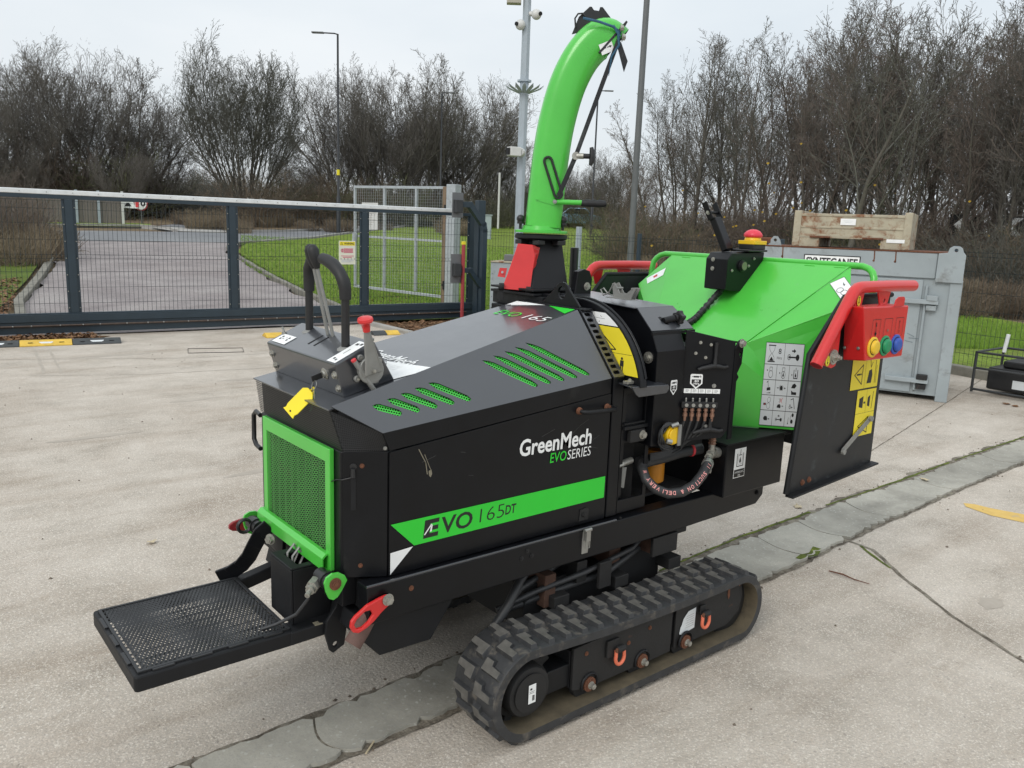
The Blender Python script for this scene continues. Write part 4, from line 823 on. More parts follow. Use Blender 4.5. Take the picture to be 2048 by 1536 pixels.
# ---- red control bar (near and far)
bar = [(2.715,1.585,1.140),(2.835,1.585,1.298),(2.905,1.585,1.385),(2.922,1.585,1.403),(2.945,1.585,1.415),(2.975,1.585,1.419),(3.20,1.585,1.420),(3.382,1.585,1.418)]
def redbar(s_):
    P = bar if s_ else mir(bar)
    y = P[0][1]; dy = -.004 if s_ else .004
    g = G(); g.tube(P, .0225, 16, cap=True); b_ = g.out('control_bar', m['red_paint'], CH, smooth=60, label='red bent tube control bar')
    g = G(); e_ = V(P[-1]); g.tube([e_+X*-.001, e_+X*.0015], .019, 16); s0 = V(P[0]); d_ = (s0-V(P[1])).normalized(); g.tube([s0-d_*.001, s0+d_*.0012], .019, 16); g.out('tube_bore', m['dark_red_paint'], b_)
    # hanging plates
    hol1 = [(2.905+.030*math.cos(t*math.pi/8), 1.352+.026*math.sin(t*math.pi/8)) for t in range(16)]
    hol2 = [(3.052+.028*math.cos(t*math.pi/8), 1.366+.022*math.sin(t*math.pi/8)) for t in range(16)]
    g = G(); 
    g.holed((0,y-.002,0), X, Z, [(2.945,1.325),(2.975,1.325),(2.988,1.36),(3.0,1.405),(2.92,1.41),(2.885,1.372),(2.91,1.378),(2.932,1.362)], [], .005)
    g.out('hanger_plate', m['red_paint'], b_, bevel=.001); g = G()
    g.holed((0,y-.002,0), X, Z, [(3.128,1.340),(3.155,1.330),(3.18,1.345),(3.205,1.410),(3.095,1.410)], [[(3.158+.008*math.cos(t*.785),1.362+.010*math.sin(t*.785)) for t in range(8)]], .005)
    g.out('hanger_plate', m['red_paint'], b_, bevel=.001); g = G()
    g.holed((0,y-.012,0), X, Z, [(2.730,1.158),(2.748,1.140),(2.80,1.125),(2.826,1.132),(2.838,1.160),(2.838,1.30)], [], .006); g.out('bar_plate', m['red_paint'], b_, bevel=.001)
    return b_
rb = redbar(True); redbar(False)
g = G(); pc = V((2.800,1.572,1.168)); g.tube([pc, pc+NY*.006], .028, 24); g.tube([pc+NY*.006, pc+NY*.012], .020, 24); g.tube([pc+NY*.012, pc+NY*.024], .012, 6); g.tube([pc+NY*.024, pc+NY*.034], .007, 10); g.out('pivot_washer', m['zinc'], rb, smooth=40)
g = Dec((0,1.570,0), X, Z); g.mat(0); g.disc(2.762,1.156,.016,ry=.020); g.mat(1); g.arrow((2.762,1.168),(2.762,1.142),.003); g.ring(2.762,1.156,.014,.001,ry=.018); g.out('arrow_decal', [m['yellow_print'], m['black_print']], rb)
g = Dec((0,1.581,0), X, Z); g.mat(0); g.disc(2.956,1.369,.013,ry=.019); g.mat(1); g.arrow((2.956,1.382),(2.956,1.356),.003); g.line([(2.950,1.382),(2.962,1.382)], .002); g.out('arrow_decal', [m['yellow_print'], m['black_print']], rb)
# ---- red box with three buttons
k0, k1, k2, k3 = V((2.835,1.560,0)), V((2.905,1.500,0)), V((3.192,1.500,0)), V((3.192,1.560,0))
g = G(); g.add([(2.924,1.512,1.152),(3.209,1.512,1.151),(3.214,1.512,1.350),(2.866,1.512,1.355),(2.945,1.612,1.140),(3.209,1.612,1.140),(3.214,1.612,1.350),(2.918,1.612,1.348)], [(0,1,2,3),(7,6,5,4),(0,4,5,1),(1,5,6,2),(2,6,7,3),(3,7,4,0)]); bxr = g.out('button_box', m['red_paint'], CH, bevel=.005, fix=True)
bo = V((2.903,1.512,1.150)); bz = V((0,0,1)); bu_ = V((1,0,0)); 
g = Dec(bo, X, bz)
g.mat(0)
for k, a in enumerate((.040,.130,.218)):
    g.line([(a,.085),(a+.004,.155),(a+.062,.155),(a+.060,.085)], .0016); 
g.line([(.072,.142),(.072,.128)], .006); g.ring(.072,.116,.005,.0012); g.arrow((.072,.108),(.072,.090),.005); g.arrow((.250,.112),(.250,.146),.0025); g.ring(.250,.102,.005,.0012)
g.mat(1); g.disc(.162,.110,.005)
g.out('button_legend', [m['black_print'], m['scratch']], bxr)
for a, mt in ((.064,'btn_yellow'),(.153,'btn_green'),(.238,'btn_blue')):
    c_ = bo+X*a+bz*.052
    g = G(); g._lathe(c_, NY, [(0,.039),(.004,.039),(.006,.036),(.006,.030)], 24); bt = g.out('push_button', m[mt], bxr, smooth=40, label={'btn_yellow':'yellow push button','btn_green':'green push button','btn_blue':'blue push button'}[mt])
    g = G(); g.tube([c_+NY*.0065, c_+NY*.007], .030, 20); g.out('button_gap', m['deep_black'], bt)
    g = G(); g._lathe(c_+NY*.004, NY, [(0,.027),(.009,.027),(.013,.025),(.015,.019),(.0145,0.004)], 24); g.out('button_cap', m[mt], bt, smooth=50)
fl_n = (V((2.915,1.512,0))-V((2.938,1.612,0))).normalized(); fo = V((2.932,1.612,1.145)); fnn = fl_n.cross(Z)
for a, z in ((.012,.165),(.012,.045),(.075,.052)):
    g = G(); g.bolt(fo+fl_n*a+Z*z, fnn, .005, .003); g.out('bolt', m['steel'], bxr)
g = G(); g.holed((0,1.508,0), X, Z, [(3.09,1.35),(3.165,1.35),(3.168,1.378),(3.158,1.386),(3.118,1.386),(3.098,1.376)], [], .004); g.out('hook_plate', m['red_paint'], bxr, bevel=.001)

# ---- sensor box, emergency stop and folded bracket on the hopper
prof = [(3.0,1.356),(3.0,1.488),(3.03,1.516),(3.268,1.522),(3.266,1.486),(3.112,1.348),(3.06,1.348)]
g = G(); g.xz(prof, 2.222, 2.338); sb = g.out('sensor_box', m['black_paint'], CH, bevel=.003, fix=True)
g = G(); g.tube([(3.105,2.221,1.460),(3.105,2.215,1.460)], .026, 20); g.tube([(3.105,2.215,1.460),(3.105,2.207,1.460)], .022, 20); g.out('sensor_ring', m['plastic_black'], sb, smooth=40)
M('lens', (.16,.15,.11), .15, coat=.5); g = G(); g.tube([(3.105,2.207,1.460),(3.105,2.205,1.460)], .018, 20); g.out('sensor_lens', m['lens'], sb)
for p, d_ in (((2.999,2.298,1.485),NX),((2.999,2.298,1.445),NX),((3.155,2.221,1.460),NY),((3.19,2.221,1.492),NY),((3.035,2.221,1.44),NY)):
    g = G(); g.bolt(p, d_, .007 if d_ == NX else .005, .003); g.out('bolt', m['zinc'], sb)
g = G(); g.box((3.12,2.20,1.523),(3.26,2.30,1.533)); g.box((3.165,2.21,1.533),(3.255,2.29,1.555)); g.out('stop_base', m['plastic_black'], CH, bevel=.003)
g = G(); g.box((3.165,2.205,1.555),(3.255,2.295,1.572)); g.lathe((3.21,2.25,1.572), Z, [(0,.038),(.010,.036),(.014,.034)], 20); es = g.out('stop_collar', m['yellow_plastic'], CH, smooth=40, bevel=.002)
g = G(); g._lathe(V((3.21,2.25,1.585)), Z, [(0,.034),(.004,.040),(.010,.042),(.020,.038),(.030,.028),(.036,.014),(.037,.003)], 24); g.out('emergency_stop_button', m['estop_red'], es, smooth=60, label='red mushroom button')
g = G(); a, b = V((3.10,2.30,1.525)), V((3.09,2.375,1.665)); d_ = (b-a).normalized(); g.obox((a+b)/2, ((b-a).length,.05,.032), d_, X); g.out('folding_bracket', m['black_paint'], CH, bevel=.003)
g = G(); 
for q, s_ in ((-.022,1),(.022,-1)):
    c_ = b+X*q-Y*.0; g.obox(c_+d_*.035+V((q*.6,0,0)), (.085,.006,.028), d_+V((q*6,-.1*s_,0)), X)
g.tube([b+d_*.028-X*.03, b+d_*.028+X*.03], .007, 10); g.out('bracket_fork', m['black_paint'], CH, bevel=.002)
g = G(); g.bolt(b+d_*.028-X*.034, NX, .008, .006); g.out('bolt', m['zinc'], CH)
g = G(); cpts = []
ctrl = [V((3.05,2.275,1.352)), V((3.035,2.300,1.318)), V((2.992,2.322,1.262)), V((2.948,2.330,1.222)), V((2.918,2.352,1.196)), V((2.900,2.378,1.180)), V((2.87,2.40,1.165))]
def bez(P, n):
    out = []
    Q = [P[0]*2-P[1]]+P+[P[-1]*2-P[-2]]
    for i in range(len(P)-1):
        for j in range(n):
            t_ = j/n; a, b, c, d = Q[i:i+4]; out.append(.5*((2*b)+(c-a)*t_+(2*a-5*b+4*c-d)*t_*t_+(3*b-a-3*c+d)*t_**3))
    return out+[P[-1]]
cp_ = bez(ctrl, 14)
g.tube(cp_, .012, 10); cd_ = g.out('conduit', m['hose'], CH, smooth=60)
g = G(); L_ = 0
for i in range(3, len(cp_)-2, 5): a = cp_[i]; b = cp_[i+1]; d2 = (cp_[i+1]-cp_[i]).normalized(); g.tube([a, a+d2*.013], .0150, 10)
g.out('conduit_wrap', m['grip'], cd_, smooth=40)

# ---- discharge spout
SP = V((2.20,2.545,0)); sr = V((R_.x, R_.y, 0)).normalized(); sf = V((F_.x, F_.y, 0)).normalized()   # it swings out to this side of the machine
sr = V((.779,-.627,0)).normalized(); sf = V((.627,.779,0)).normalized()
def SPt(a, z, b=0): return SP+sr*a+sf*b+Z*z
ctrl = [SPt(.006,1.600), SPt(.014,1.724), SPt(.024,1.86), SPt(.042,2.0), SPt(.075,2.135), SPt(.12,2.235), SPt(.170,2.298), SPt(.212,2.320), SPt(.238,2.310), SPt(.256,2.296)]
cp_ = bez(ctrl, 5)
g = G(); g.tube(cp_, [.072]*len(cp_), 24, sq=3.2, up=sf, cap=False); spo = g.out('discharge_spout', m['green_paint'], CH, smooth=50, label='curved green discharge spout')
g = G(); g.tube([p for p in cp_], [.0685]*len(cp_), 24, sq=3.2, up=sf, cap=False); g.out('spout_lining', m['dirty_black'], spo)
g = G(); g.lathe(SPt(0,1.575), Z, [(0,.106),(.010,.106)], 28); g.lathe(SPt(0,1.585), Z, [(0,.080),(.018,.076)], 24); g.out('spout_flange', m['green_paint'], spo, bevel=.001, smooth=40)
g = G(); g.lathe(SPt(0,1.548), Z, [(0,.098),(.006,.106),(.018,.106),(.022,.100)], 28); g.out('turning_ring', m['dirty_black'], spo, smooth=40)
g = G()
for k in range(6): a = k*math.pi/3+.4; c_ = SPt(math.cos(a)*.085, 1.535, math.sin(a)*.085); g.box(c_-V((.018,.018,.006)), c_+V((.018,.018,.012)))
g.out('ring_clamp', m['plastic_black'], spo, bevel=.002)
for a in (-.085, .085):
    g = G(); c_ = SPt(a,1.588,-.02); g.tube([c_, c_+Z*.03], .006, 8); g.tube([c_+Z*.02, c_+Z*.03], .014, 10); g.sphere(c_+Z*.040, .0165, 14, 10); g.out('ball_knob', m['plastic_black'], spo, smooth=60)
# turning handle
g = G(); o = SPt(.0,1.700,-.074); g.holed(o-sr*.01, sr, Z, [(-.02,.004),(.0,.008),(.075,.004),(.075,-.006),(.05,-.016),(0,-.004)], [], .006); g.tube([SPt(.055,1.697,-.072), SPt(.165,1.697,-.075)], .010, 12); hd = g.out('turning_handle', m['green_paint'], spo, smooth=40)
g = G(); hp = [SPt(.150+.012*k,1.697-(.0015 if k % 2 else 0),-.075) for k in range(9)]; g.tube(hp, [.013]+[.0155 if k % 2 else .0138 for k in range(7)]+[.012], 12); g.out('hand_grip', m['grip'], hd, smooth=60)
g = G(); g.bolt(SPt(.045,1.697,-.082), -sf, .006, .006); g.out('bolt', m['steel'], hd)
# slotted adjuster link and strap
a, b, c_ = SPt(.058,1.725,-.078), SPt(.012,1.850,-.078), SPt(.110,1.862,-.078)
d1 = (b-a).normalized()
g = G(); w_ = .013
def loopring(a, b, r, n=6):
    d = (b-a).normalized(); s_ = d.cross(sf).normalized(); L = []
    for k in range(n+1): t_ = math.pi*k/n; L.append(b+s_*math.cos(t_)*r+d*math.sin(t_)*r)
    for k in range(n+1): t_ = math.pi*k/n; L.append(a-s_*math.cos(t_)*r-d*math.sin(t_)*r)
    return L
g.tube(loopring(a, b, .015), .0052, 6, closed=True, up=sf); g.out('slotted_link', m['plastic_black'], spo, smooth=60)
g = G(); 
def strap(gg, p, q, w_, t_=.005): d = (q-p); gg.obox((p+q)/2, (d.length, w_, t_), d, d.cross(sf))
k_ = SPt(.118,1.872,-.083); strap(g, a-V((0,0,.008)), k_, .018); strap(g, k_, SPt(.258,2.300,-.083), .017); g.out('adjuster_strap', m['tray_black'], spo, bevel=.001)
g = G(); g.tube([k_+sf*.02, k_+sf*.005], .012, 10); g.tube([k_-sf*.004, k_-sf*.012], .015, 16); g.tube([k_-sf*.004+sr*.004, k_+sr*.03-sf*.01], .011, 12); kb_ = g.out('clamp_washer', m['zinc'], spo, smooth=40)
g = G(); q = k_+sr*.028-sf*.01; g.tube([q, q+sr*.024], .010, 10); g.tube([q+sr*.030-Z*.034, q+sr*.034-Z*.018, q+sr*.034+Z*.018, q+sr*.030+Z*.034], [.007,.0105,.0105,.007], 10); g.out('tee_knob', m['plastic_black'], kb_, smooth=60)
# deflector at the spout end
E_ = cp_[-1]; ed = (cp_[-1]-cp_[-3]).normalized(); es_ = ed.cross(sf).normalized()
if es_.z < 0: es_ = -es_
g = G()
top = [(-.085,-.07),(-.085,.04),(-.052,.082),(-.030,.084),(-.020,.068),(.018,.064),(.026,.084),(.046,.084),(.100,.02),(.10,-.03),(.075,-.075)]
g.holed(E_-ed*.02, sf, es_, [(-.075,-.076),(.075,-.076),(.075,.076),(-.075,.076)], [[(-.066,-.066),(.066,-.066),(.066,.066),(-.066,.066)]], .008)
df = g.out('end_flange', m['plastic_black'], spo, bevel=.001, fix=True)
g = G(); crown = [(.085,2.33),(.099,2.367),(.109,2.394),(.149,2.432),(.157,2.432),(.166,2.420),(.185,2.418),(.189,2.432),(.199,2.432),(.236,2.390),(.255,2.350),(.22,2.34),(.16,2.35)]
g.holed(SP-sf*.01, sr, Z, crown, [], .006)
g.out('deflector_hood', m['plastic_black'], spo, bevel=.001)
g = G(); g.tube([SPt(.098,2.352,-.02), SPt(.094,2.385,-.02), SPt(.105,2.402,-.02), SPt(.122,2.404,-.02), SPt(.135,2.392,-.02)], .0035, 8); g.out('loop_handle', m['plastic_black'], spo, smooth=60)
M('rope_blue', (.03,.10,.17), .7, var=.3, scale=60)
g = G(); g.tube([SPt(.12,2.372,-.085), SPt(.18,2.360,-.092), SPt(.235,2.345,-.088), SPt(.265,2.325,-.08)], .005, 6); g.tube([SPt(.235,2.35,-.085), SPt(.262,2.31,-.09)], .005, 6); g.tube([SPt(.255,2.33,-.085), SPt(.26,2.28,-.09), SPt(.235,2.24,-.088), SPt(.228,2.17,-.085)], [.006,.005,.004,.001], 6); g.out('tied_rope', m['rope_blue'], spo, smooth=60)
g = G(); g.bolt(SPt(.262,2.342,-.085), sr, .011, .010); g.bolt(SPt(.270,2.31,-.085), sr, .012, .01); g.out('bolt', m['zinc'], spo)
g = G(); g.prism([SPt(.248,2.295,-.086), SPt(.268,2.292,-.086), SPt(.297,2.225,-.086), SPt(.285,2.185,-.086)], sf*.004); g.prism([SPt(.15,2.21,.05), SPt(.165,2.215,.05), SPt(.16,2.185,.05), SPt(.150,2.188,.05)], sf*.004); g.out('deflector_flap', m['tray_black'], spo, bevel=.0008, fix=True)
# arrow decal round the top of the spout
i0, i1 = len(cp_)-18, len(cp_)-4
dpt = cp_[i0+5]; dd_ = (cp_[i0+6]-cp_[i0+4]).normalized(); dn = -sf; dv = dd_.cross(dn)
g = Dec(dpt+dn*.0715, dd_, dn.cross(dd_), .001); g.mat(0); g.rect(-.024,-.066,.026,-.026) ; g.mat(1); g.arrow((.004,-.046),(.022,-.046),.003); g.arrow((-.002,-.046),(-.020,-.046),.003); g.out('direction_decal', [m['white_print'], m['black_print']], spo)

# ---- tapered chimney between the housing and the spout, red guard
b0 = [(2.075,2.44),(2.075,2.635),(2.235,2.635),(2.235,2.40)]
t0 = [(SP.x-.062,SP.y-.04),(SP.x-.05,SP.y+.07),(SP.x+.065,SP.y+.04),(SP.x+.055,SP.y-.065)]
g = G(); P = [(p[0],p[1],1.335) for p in b0]+[(p[0],p[1],1.550) for p in t0]
g.add(P, [(0,1,2,3),(7,6,5,4)]+[(i,i+4,(i+1) % 4+4,(i+1) % 4) for i in range(4)]); g.out('chute_cone', m['dirty_black'], CH, bevel=.003, fix=True)
g = G(); g.prism([(2.05,2.50,1.29),(2.06,2.36,1.29),(2.26,2.34,1.29),(2.26,2.67,1.29),(2.06,2.67,1.29)], (0,0,.045)); g.box((2.04,2.39,1.336),(2.27,2.66,1.346)); g.box((2.04,2.39,1.354),(2.27,2.66,1.362)); g.out('chute_base', m['dirty_black'], CH, bevel=.002, fix=True)
g = G(); g.box((2.03,2.48,1.20),(2.25,2.64,1.29)); g.out('chute_neck', m['black_paint'], CH, bevel=.004)
for y_, mm in ((2.40,0),(2.60,1)):
    g = G(); g.bolt((2.15,y_-.02,1.363), Z, .009, .006); g.out('bolt', m['dirty_black'], CH)
def nearer(p, k=3.2/3.13): p = V(p); c = V((0,0,1.6)); return c+(p-c)*k
GM = [nearer(p) for p in [(2.010,2.458,1.533),(2.053,2.422,1.530),(2.056,2.409,1.489),(2.045,2.405,1.436),(2.029,2.398,1.357),(1.950,2.464,1.361),(1.955,2.466,1.383),(1.982,2.461,1.455)]]
GS = [nearer(p) for p in [(2.053,2.422,1.530),(2.123,2.441,1.516),(2.082,2.424,1.456),(2.045,2.405,1.436),(2.056,2.409,1.489)]]
g = G(); g.prism(GM, V((.62,.76,0))*.006); g.prism(GS, V((.62,.76,0))*.006); rg = g.out('red_guard', m['red_paint'], CH, bevel=.0015, fix=True, label='red sheet metal chute guard')
g = G(); g.prism([nearer(p) for p in [(1.988,2.492,1.438),(1.966,2.509,1.438),(1.956,2.509,1.405),(1.978,2.490,1.402)]], (.004,.004,0)); g.out('guard_tab', m['red_paint'], rg, fix=True)
q = nearer((1.972,2.500,1.422), 3.19/3.13); g = G(); g.tube([q, q+V((.62,.76,0))*.002], .005, 8); g.out('tab_hole', m['galv'], rg)
for p in ((1.946,2.469,1.370),(2.025,2.402,1.360)):
    c_ = nearer(p, 3.19/3.13); g = G(); g.tube([c_-sr*.010, c_+sr*.010], .014, 12); g.prism([c_-sr*.012+Z*.004, c_+sr*.006+Z*.004, c_+sr*.010-Z*.05, c_-sr*.008-Z*.06, c_-sr*.016-Z*.045], sf*.02); g.bolt(c_-sf*.012, -sf, .007, .005); g.out('guard_clip', m['rusty_black'], CH, bevel=.001, fix=True)
g = G(); g.lathe((2.45,2.61,1.345), Z, [(0,.018),(.17,.018),(.172,.014)], 14); g.out('black_sleeve', m['plastic_black'], CH, smooth=50)
# hinge ear behind the lug, exhaust stack
g = G(); g.holed((0,2.375,0), X, Z, [(2.24,1.33),(2.33,1.33),(2.335,1.40),(2.32,1.432),(2.29,1.44),(2.255,1.43)], [], .03); he = g.out('hinge_ear', m['black_paint'], CH, bevel=.003)
g = G(); g.bolt((2.305,2.374,1.372), NY, .012, .008); g.out('bolt', m['zinc'], he)

# ---- undercarriage
def trackpath():
    # outer belt line in x,z: flat bottom, drive sprocket in front, idler at the back, slack top run
    L = []
    cf, rf = V((1.545,0,.168)), .155; cb, rb_ = V((2.615,0,.150)), .143
    for a in range(275, 85, -10): L.append((cf.x+rf*math.cos(math.radians(a)), cf.z+rf*math.sin(math.radians(a))))
    n = 30
    p, q = L[-1], (cb.x+rb_*math.cos(math.radians(95)), cb.z+rb_*math.sin(math.radians(95)))
    for k in range(1, n): t_ = k/n; L.append((p[0]+(q[0]-p[0])*t_, p[1]+(q[1]-p[1])*t_-.014*math.sin(math.pi*t_)))
    for a in range(95, -95, -10): L.append((cb.x+rb_*math.cos(math.radians(a)), cb.z+rb_*math.sin(math.radians(a))))
    p = L[-1]; q = L[0]
    for k in range(1, 26): t_ = k/26; L.append((p[0]+(q[0]-p[0])*t_, p[1]+(q[1]-p[1])*t_))
    return [(x, max(z, .016)) for x, z in L]
TP = trackpath()
def resample(L, d):
    P = [V((x,0,z)) for x, z in L]; P.append(P[0]); cum = [0]
    for a, b in zip(P[:-1], P[1:]): cum.append(cum[-1]+(b-a).length)
    tot = cum[-1]; n = int(round(tot/d)); out = []; j = 0
    for i in range(n):
        s_ = tot*i/n
        while cum[j+1] < s_: j += 1
        t_ = (s_-cum[j])/(cum[j+1]-cum[j]); out.append(P[j].lerp(P[j+1], t_))
    return out
def build_track(y0, sgn):
    W = .205; ya = y0; yb = y0+sgn*W
    T = root_tr = None
    P = resample(TP, .022); n = len(P); g = G()
    for prof in (0,):
        vs_ = []; 
        for i in range(n):
            t_ = (P[(i+1) % n]-P[i-1]).normalized(); nn = V((t_.z,0,-t_.x))     # inward normal check
            c = V((2.08,0,.165)); 
            if nn.dot(c-P[i]) < 0 and abs(nn.dot(c-P[i])) > .0: nn = -nn
            for yy, d_ in ((ya,0.002),(ya+sgn*.004,0),(yb-sgn*.004,0),(yb,.002),(yb,.030),(yb-sgn*.012,.034),(ya+sgn*.012,.034),(ya,.030)):
                q = P[i]+nn*d_; vs_.append((q.x,yy,q.z))
        K = 8; fs = [(i*K+k, i*K+(k+1) % K, ((i+1) % n)*K+(k+1) % K, ((i+1) % n)*K+k) for i in range(n) for k in range(K)]
        g.add(vs_, fs)
    me_mi = []
    belt = g.out('track_belt', [m['rubber'], m['track_inner']], CH, smooth=50, fix=True)
    pm = belt.data; 
    for p in pm.polygons:
        if (p.index % 8) in (4, 5, 6): p.material_index = 1
    # L-shaped tread lugs, two offset rows
    P2 = resample(TP, .073/2); n2 = len(P2); ln = 0
    Lout = [(.005,-.022),(.098,-.022),(.098,.030),(.058,.030),(.054,.010),(.005,.007)]
    for i in range(n2):
        row = i % 2; p = P2[i]; t_ = (P2[(i+1) % n2]-P2[i-1]).normalized(); nn = V((t_.z,0,-t_.x)); c = V((2.08,0,.165))
        if nn.dot(c-p) < 0: nn = -nn
        outn = -nn
        if p.z < .03 and 1.6 < p.x < 2.55: hgt = .012
        hgt = .013
        shp = [(u_*1.0, v_) for u_, v_ in Lout]
        lo, hi = [], []
        for (yy, tt) in shp:
            y_ = yy if row == 0 else (W-yy)
            base = V((0, ya+sgn*y_, 0))+V((p.x,0,p.z))+t_*(tt if row == 0 else -tt*1)
            lo.append(base-outn*.004); cy = sum(q[0] for q in shp)/6; cyv = (cy if row == 0 else W-cy)
            hi.append(base+outn*hgt+V((0,(ya+sgn*cyv-base.y)*.16,0))-t_*((tt if row == 0 else -tt)*.25))
        if p.z < .02 : 
            for q in hi: q.z = max(q.z, .0005)
        g = G(); g.add(lo+hi, [tuple(range(6)), tuple(range(11,5,-1))]+[(i_, (i_+1) % 6, (i_+1) % 6+6, i_+6) for i_ in range(6)])
        g.mi = [0, 1]+[0]*6
        lg = g.out('tread_lug', [m['rubber'], m['rubber_worn']], belt, fix=False, bevel=.0015)
        bmx = bmesh.new(); bmx.from_mesh(lg.data); bmesh.ops.recalc_face_normals(bmx, faces=bmx.faces); bmx.to_mesh(lg.data); bmx.free()
    # track frame
    yo = ya+sgn*.028
    fr1 = [(1.742,.100),(1.742,.248),(1.86,.252),(1.87,.262),(2.12,.250),(2.215,.258),(2.235,.235),(2.235,.085),(2.12,.082),(2.11,.11),(2.08,.125),(2.045,.11),(2.035,.085),(1.86,.085),(1.85,.11),(1.82,.125),(1.79,.11),(1.775,.09)]
    g = G(); g.holed((0,yo,0), X, Z, fr1, [], .012) if sgn > 0 else g.holed((0,yo,0), NX, Z, [(-p[0],p[1]) for p in fr1][::-1], [], .012)
    fr2 = [(2.262,.085),(2.262,.262),(2.60,.268),(2.655,.245),(2.668,.19),(2.655,.125),(2.58,.085),(2.36,.082),(2.35,.11),(2.32,.125),(2.285,.11),(2.277,.085)]
    g.holed((0,yo+sgn*.006,0), X, Z, fr2, [], .010) if sgn > 0 else g.holed((0,yo-.006,0), NX, Z, [(-p[0],p[1]) for p in fr2][::-1], [], .010)
    tf = g.out('track_frame', m['rusty_black'], CH, bevel=.002)
    g = G(); a, b = sorted((ya+sgn*.045, yb-sgn*.03)); g.box((1.74,a,.10),(2.62,b,.235)); g.box((1.60,a,.11),(1.74,b,.19)); g.out('frame_core', m['dirty_black'], tf, bevel=.003)
    g = G(); a = ya+sgn*.022; sd_ = V((0,-sgn,0))
    g = G(); hc = V((1.552,a,.165)); g.lathe(hc-sd_*.10, sd_, [(0,.085),(.085,.088),(.098,.080),(.100,.070)], 28); g.tube([hc+sd_*.001, hc+sd_*.006], .064, 28); hb = g.out('drive_hub', m['rusty_black'], CH, smooth=40)
    if sgn > 0:
        g = Dec(hc+sd_*.0065, X, Z); g.mat(0); g.rect(-.012,-.034,.018,.030); g.mat(1); g.rect(-.006,.012,.002,.018); 
        for k in range(8): g.line([(.004+.0012*k,-.026),(.004+.0012*k,-.008)], .0006 if k % 2 else .0009)
        g.line([(-.008,.006),(.012,.006)], .0012); g.line([(-.008,.001),(.010,.001)], .0012); g.out('hub_label', [m['white_print'], m['black_print']], hb)
    g = G(); N_ = 13
    for k in range(N_):
        t_ = 2*math.pi*k/N_; c_ = V((1.552+.118*math.cos(t_), (ya+yb)/2, .165+.118*math.sin(t_))); g.obox(c_, (.035,.05,.03), V((math.cos(t_),0,math.sin(t_))), Y)
    g.lathe(V((1.552,(ya+yb)/2+sgn*.03,.165)), sd_, [(0,.105),(.06,.105)], 24); g.out('sprocket', m['rusty_black'], CH, bevel=.002)
    for rx in (1.82, 2.08, 2.318):
        g = G(); g.lathe(V((rx,yb-sgn*.02,.086)), sd_, [(0,.052),(.03,.052),(.032,.040),(.11,.040),(.112,.052),(.135,.050)], 20); rl = g.out('track_roller', m['rusty_black'], CH, smooth=40)
        g = G(); c_ = V((rx,yo,.098)); g.tube([c_-sd_*.01, c_+sd_*.006], .026, 16); g.tube([c_+sd_*.006, c_+sd_*.010], .019, 16); g.out('roller_cap', m['rust'], rl, smooth=40)
        g = G(); g.bolt(c_+sd_*.010, sd_, .010, .014); g.out('bolt', m['zinc'], rl)
        g = G(); g.tube([V((rx+.036*math.cos(math.radians(t_)), yo+.0, .100+.036*math.sin(math.radians(t_))))+sd_*.002 for t_ in range(-20, 201, 20)], .005, 6); g.out('roller_arch', m['dirty_black'], rl, smooth=60)
    g = G(); g.lathe(V((2.615,yb-sgn*.03,.150)), sd_, [(0,.085),(.02,.118),(.04,.118),(.05,.100),(.08,.100),(.09,.118),(.11,.118),(.125,.085)], 28); g.out('idler_wheel', m['rusty_black'], CH, smooth=40)
    if sgn > 0:
        for sx, sz in ((1.935,.182),(2.400,.178)):
            g = G(); g.box((sx-.045,yo-.010,sz-.012),(sx+.012,yo-.001,sz+.050)) if sx < 2 else g.box((sx-.012,yo-.008,sz+.01),(sx+.02,yo-.001,sz+.045)); g.tube([(sx-.006,yo-.016,sz+.012),(sx+.030,yo-.016,sz+.012)], .012, 12); sc_ = g.out('shackle_mount', m['rusty_black'], tf, bevel=.002)
            g = G(); L = []
            for k in range(13): t_ = math.radians(-200+220*k/12); L.append((sx+.010+.021*math.cos(t_), yo-.018, sz-.018+.026*math.sin(t_)))
            L = [(sx-.008,yo-.016,sz+.010)]+L+[(sx+.030,yo-.016,sz+.010)]; g.tube(L, .0065, 8); g.out('lashing_ring', m['orange'], sc_, smooth=60)
            g = G(); g.lathe(V((sx-.008,yo-.018,sz+.012)), NY, [(0,.009),(.006,.008)], 8); g.out('pin_head', m['rust'], sc_)
        g = Dec((0,yo-.012+.018,0), X, Z); g.h = .0 
        g = Dec((0,yo+.0055,0), X, Z, .0015); g.mat(0); g.poly([(2.285,.135),(2.300,.128),(2.372,.137),(2.374,.218),(2.330,.214),(2.312,.198),(2.304,.190),(2.296,.168),(2.290,.160)]); g.mat(1)
        for k in range(6): g.line([(2.318+.004*(k % 2),.150+.009*k),(2.364,.152+.009*k)], .0012)
        g.out('torn_label', [m['silver_print'], m['cast_alu']], tf)
        g = Dec((0,yo+.0055,0), X, Z, .0015); g.poly([(2.560,.262),(2.585,.266),(2.580,.235),(2.582,.205),(2.574,.195),(2.566,.215),(2.568,.238)]); g.poly([(2.60,.262),(2.64,.248),(2.645,.232),(2.62,.245)]); g.out('rust_run', [m['rust']], tf)
        for a, z in ((2.005,.19),(2.112,.215),(1.80,.215)):
            g = G(); g.bolt((a,yo,z), NY, .006, .002, True); g.out('bolt', m['rust'], tf)
M('rust_dark', (.075,.038,.025), .85, var=.4, scale=30, bump=.001, bscale=90)
build_track(1.735, 1); build_track(2*YC-1.735, -1)
g = G(); g.box((1.72,2.00,.22),(2.42,2.56,.38)); g.box((1.80,2.10,.3805),(2.50,2.46,.474)); car = g.out('undercarriage', m['deep_black'], CH, bevel=.003)
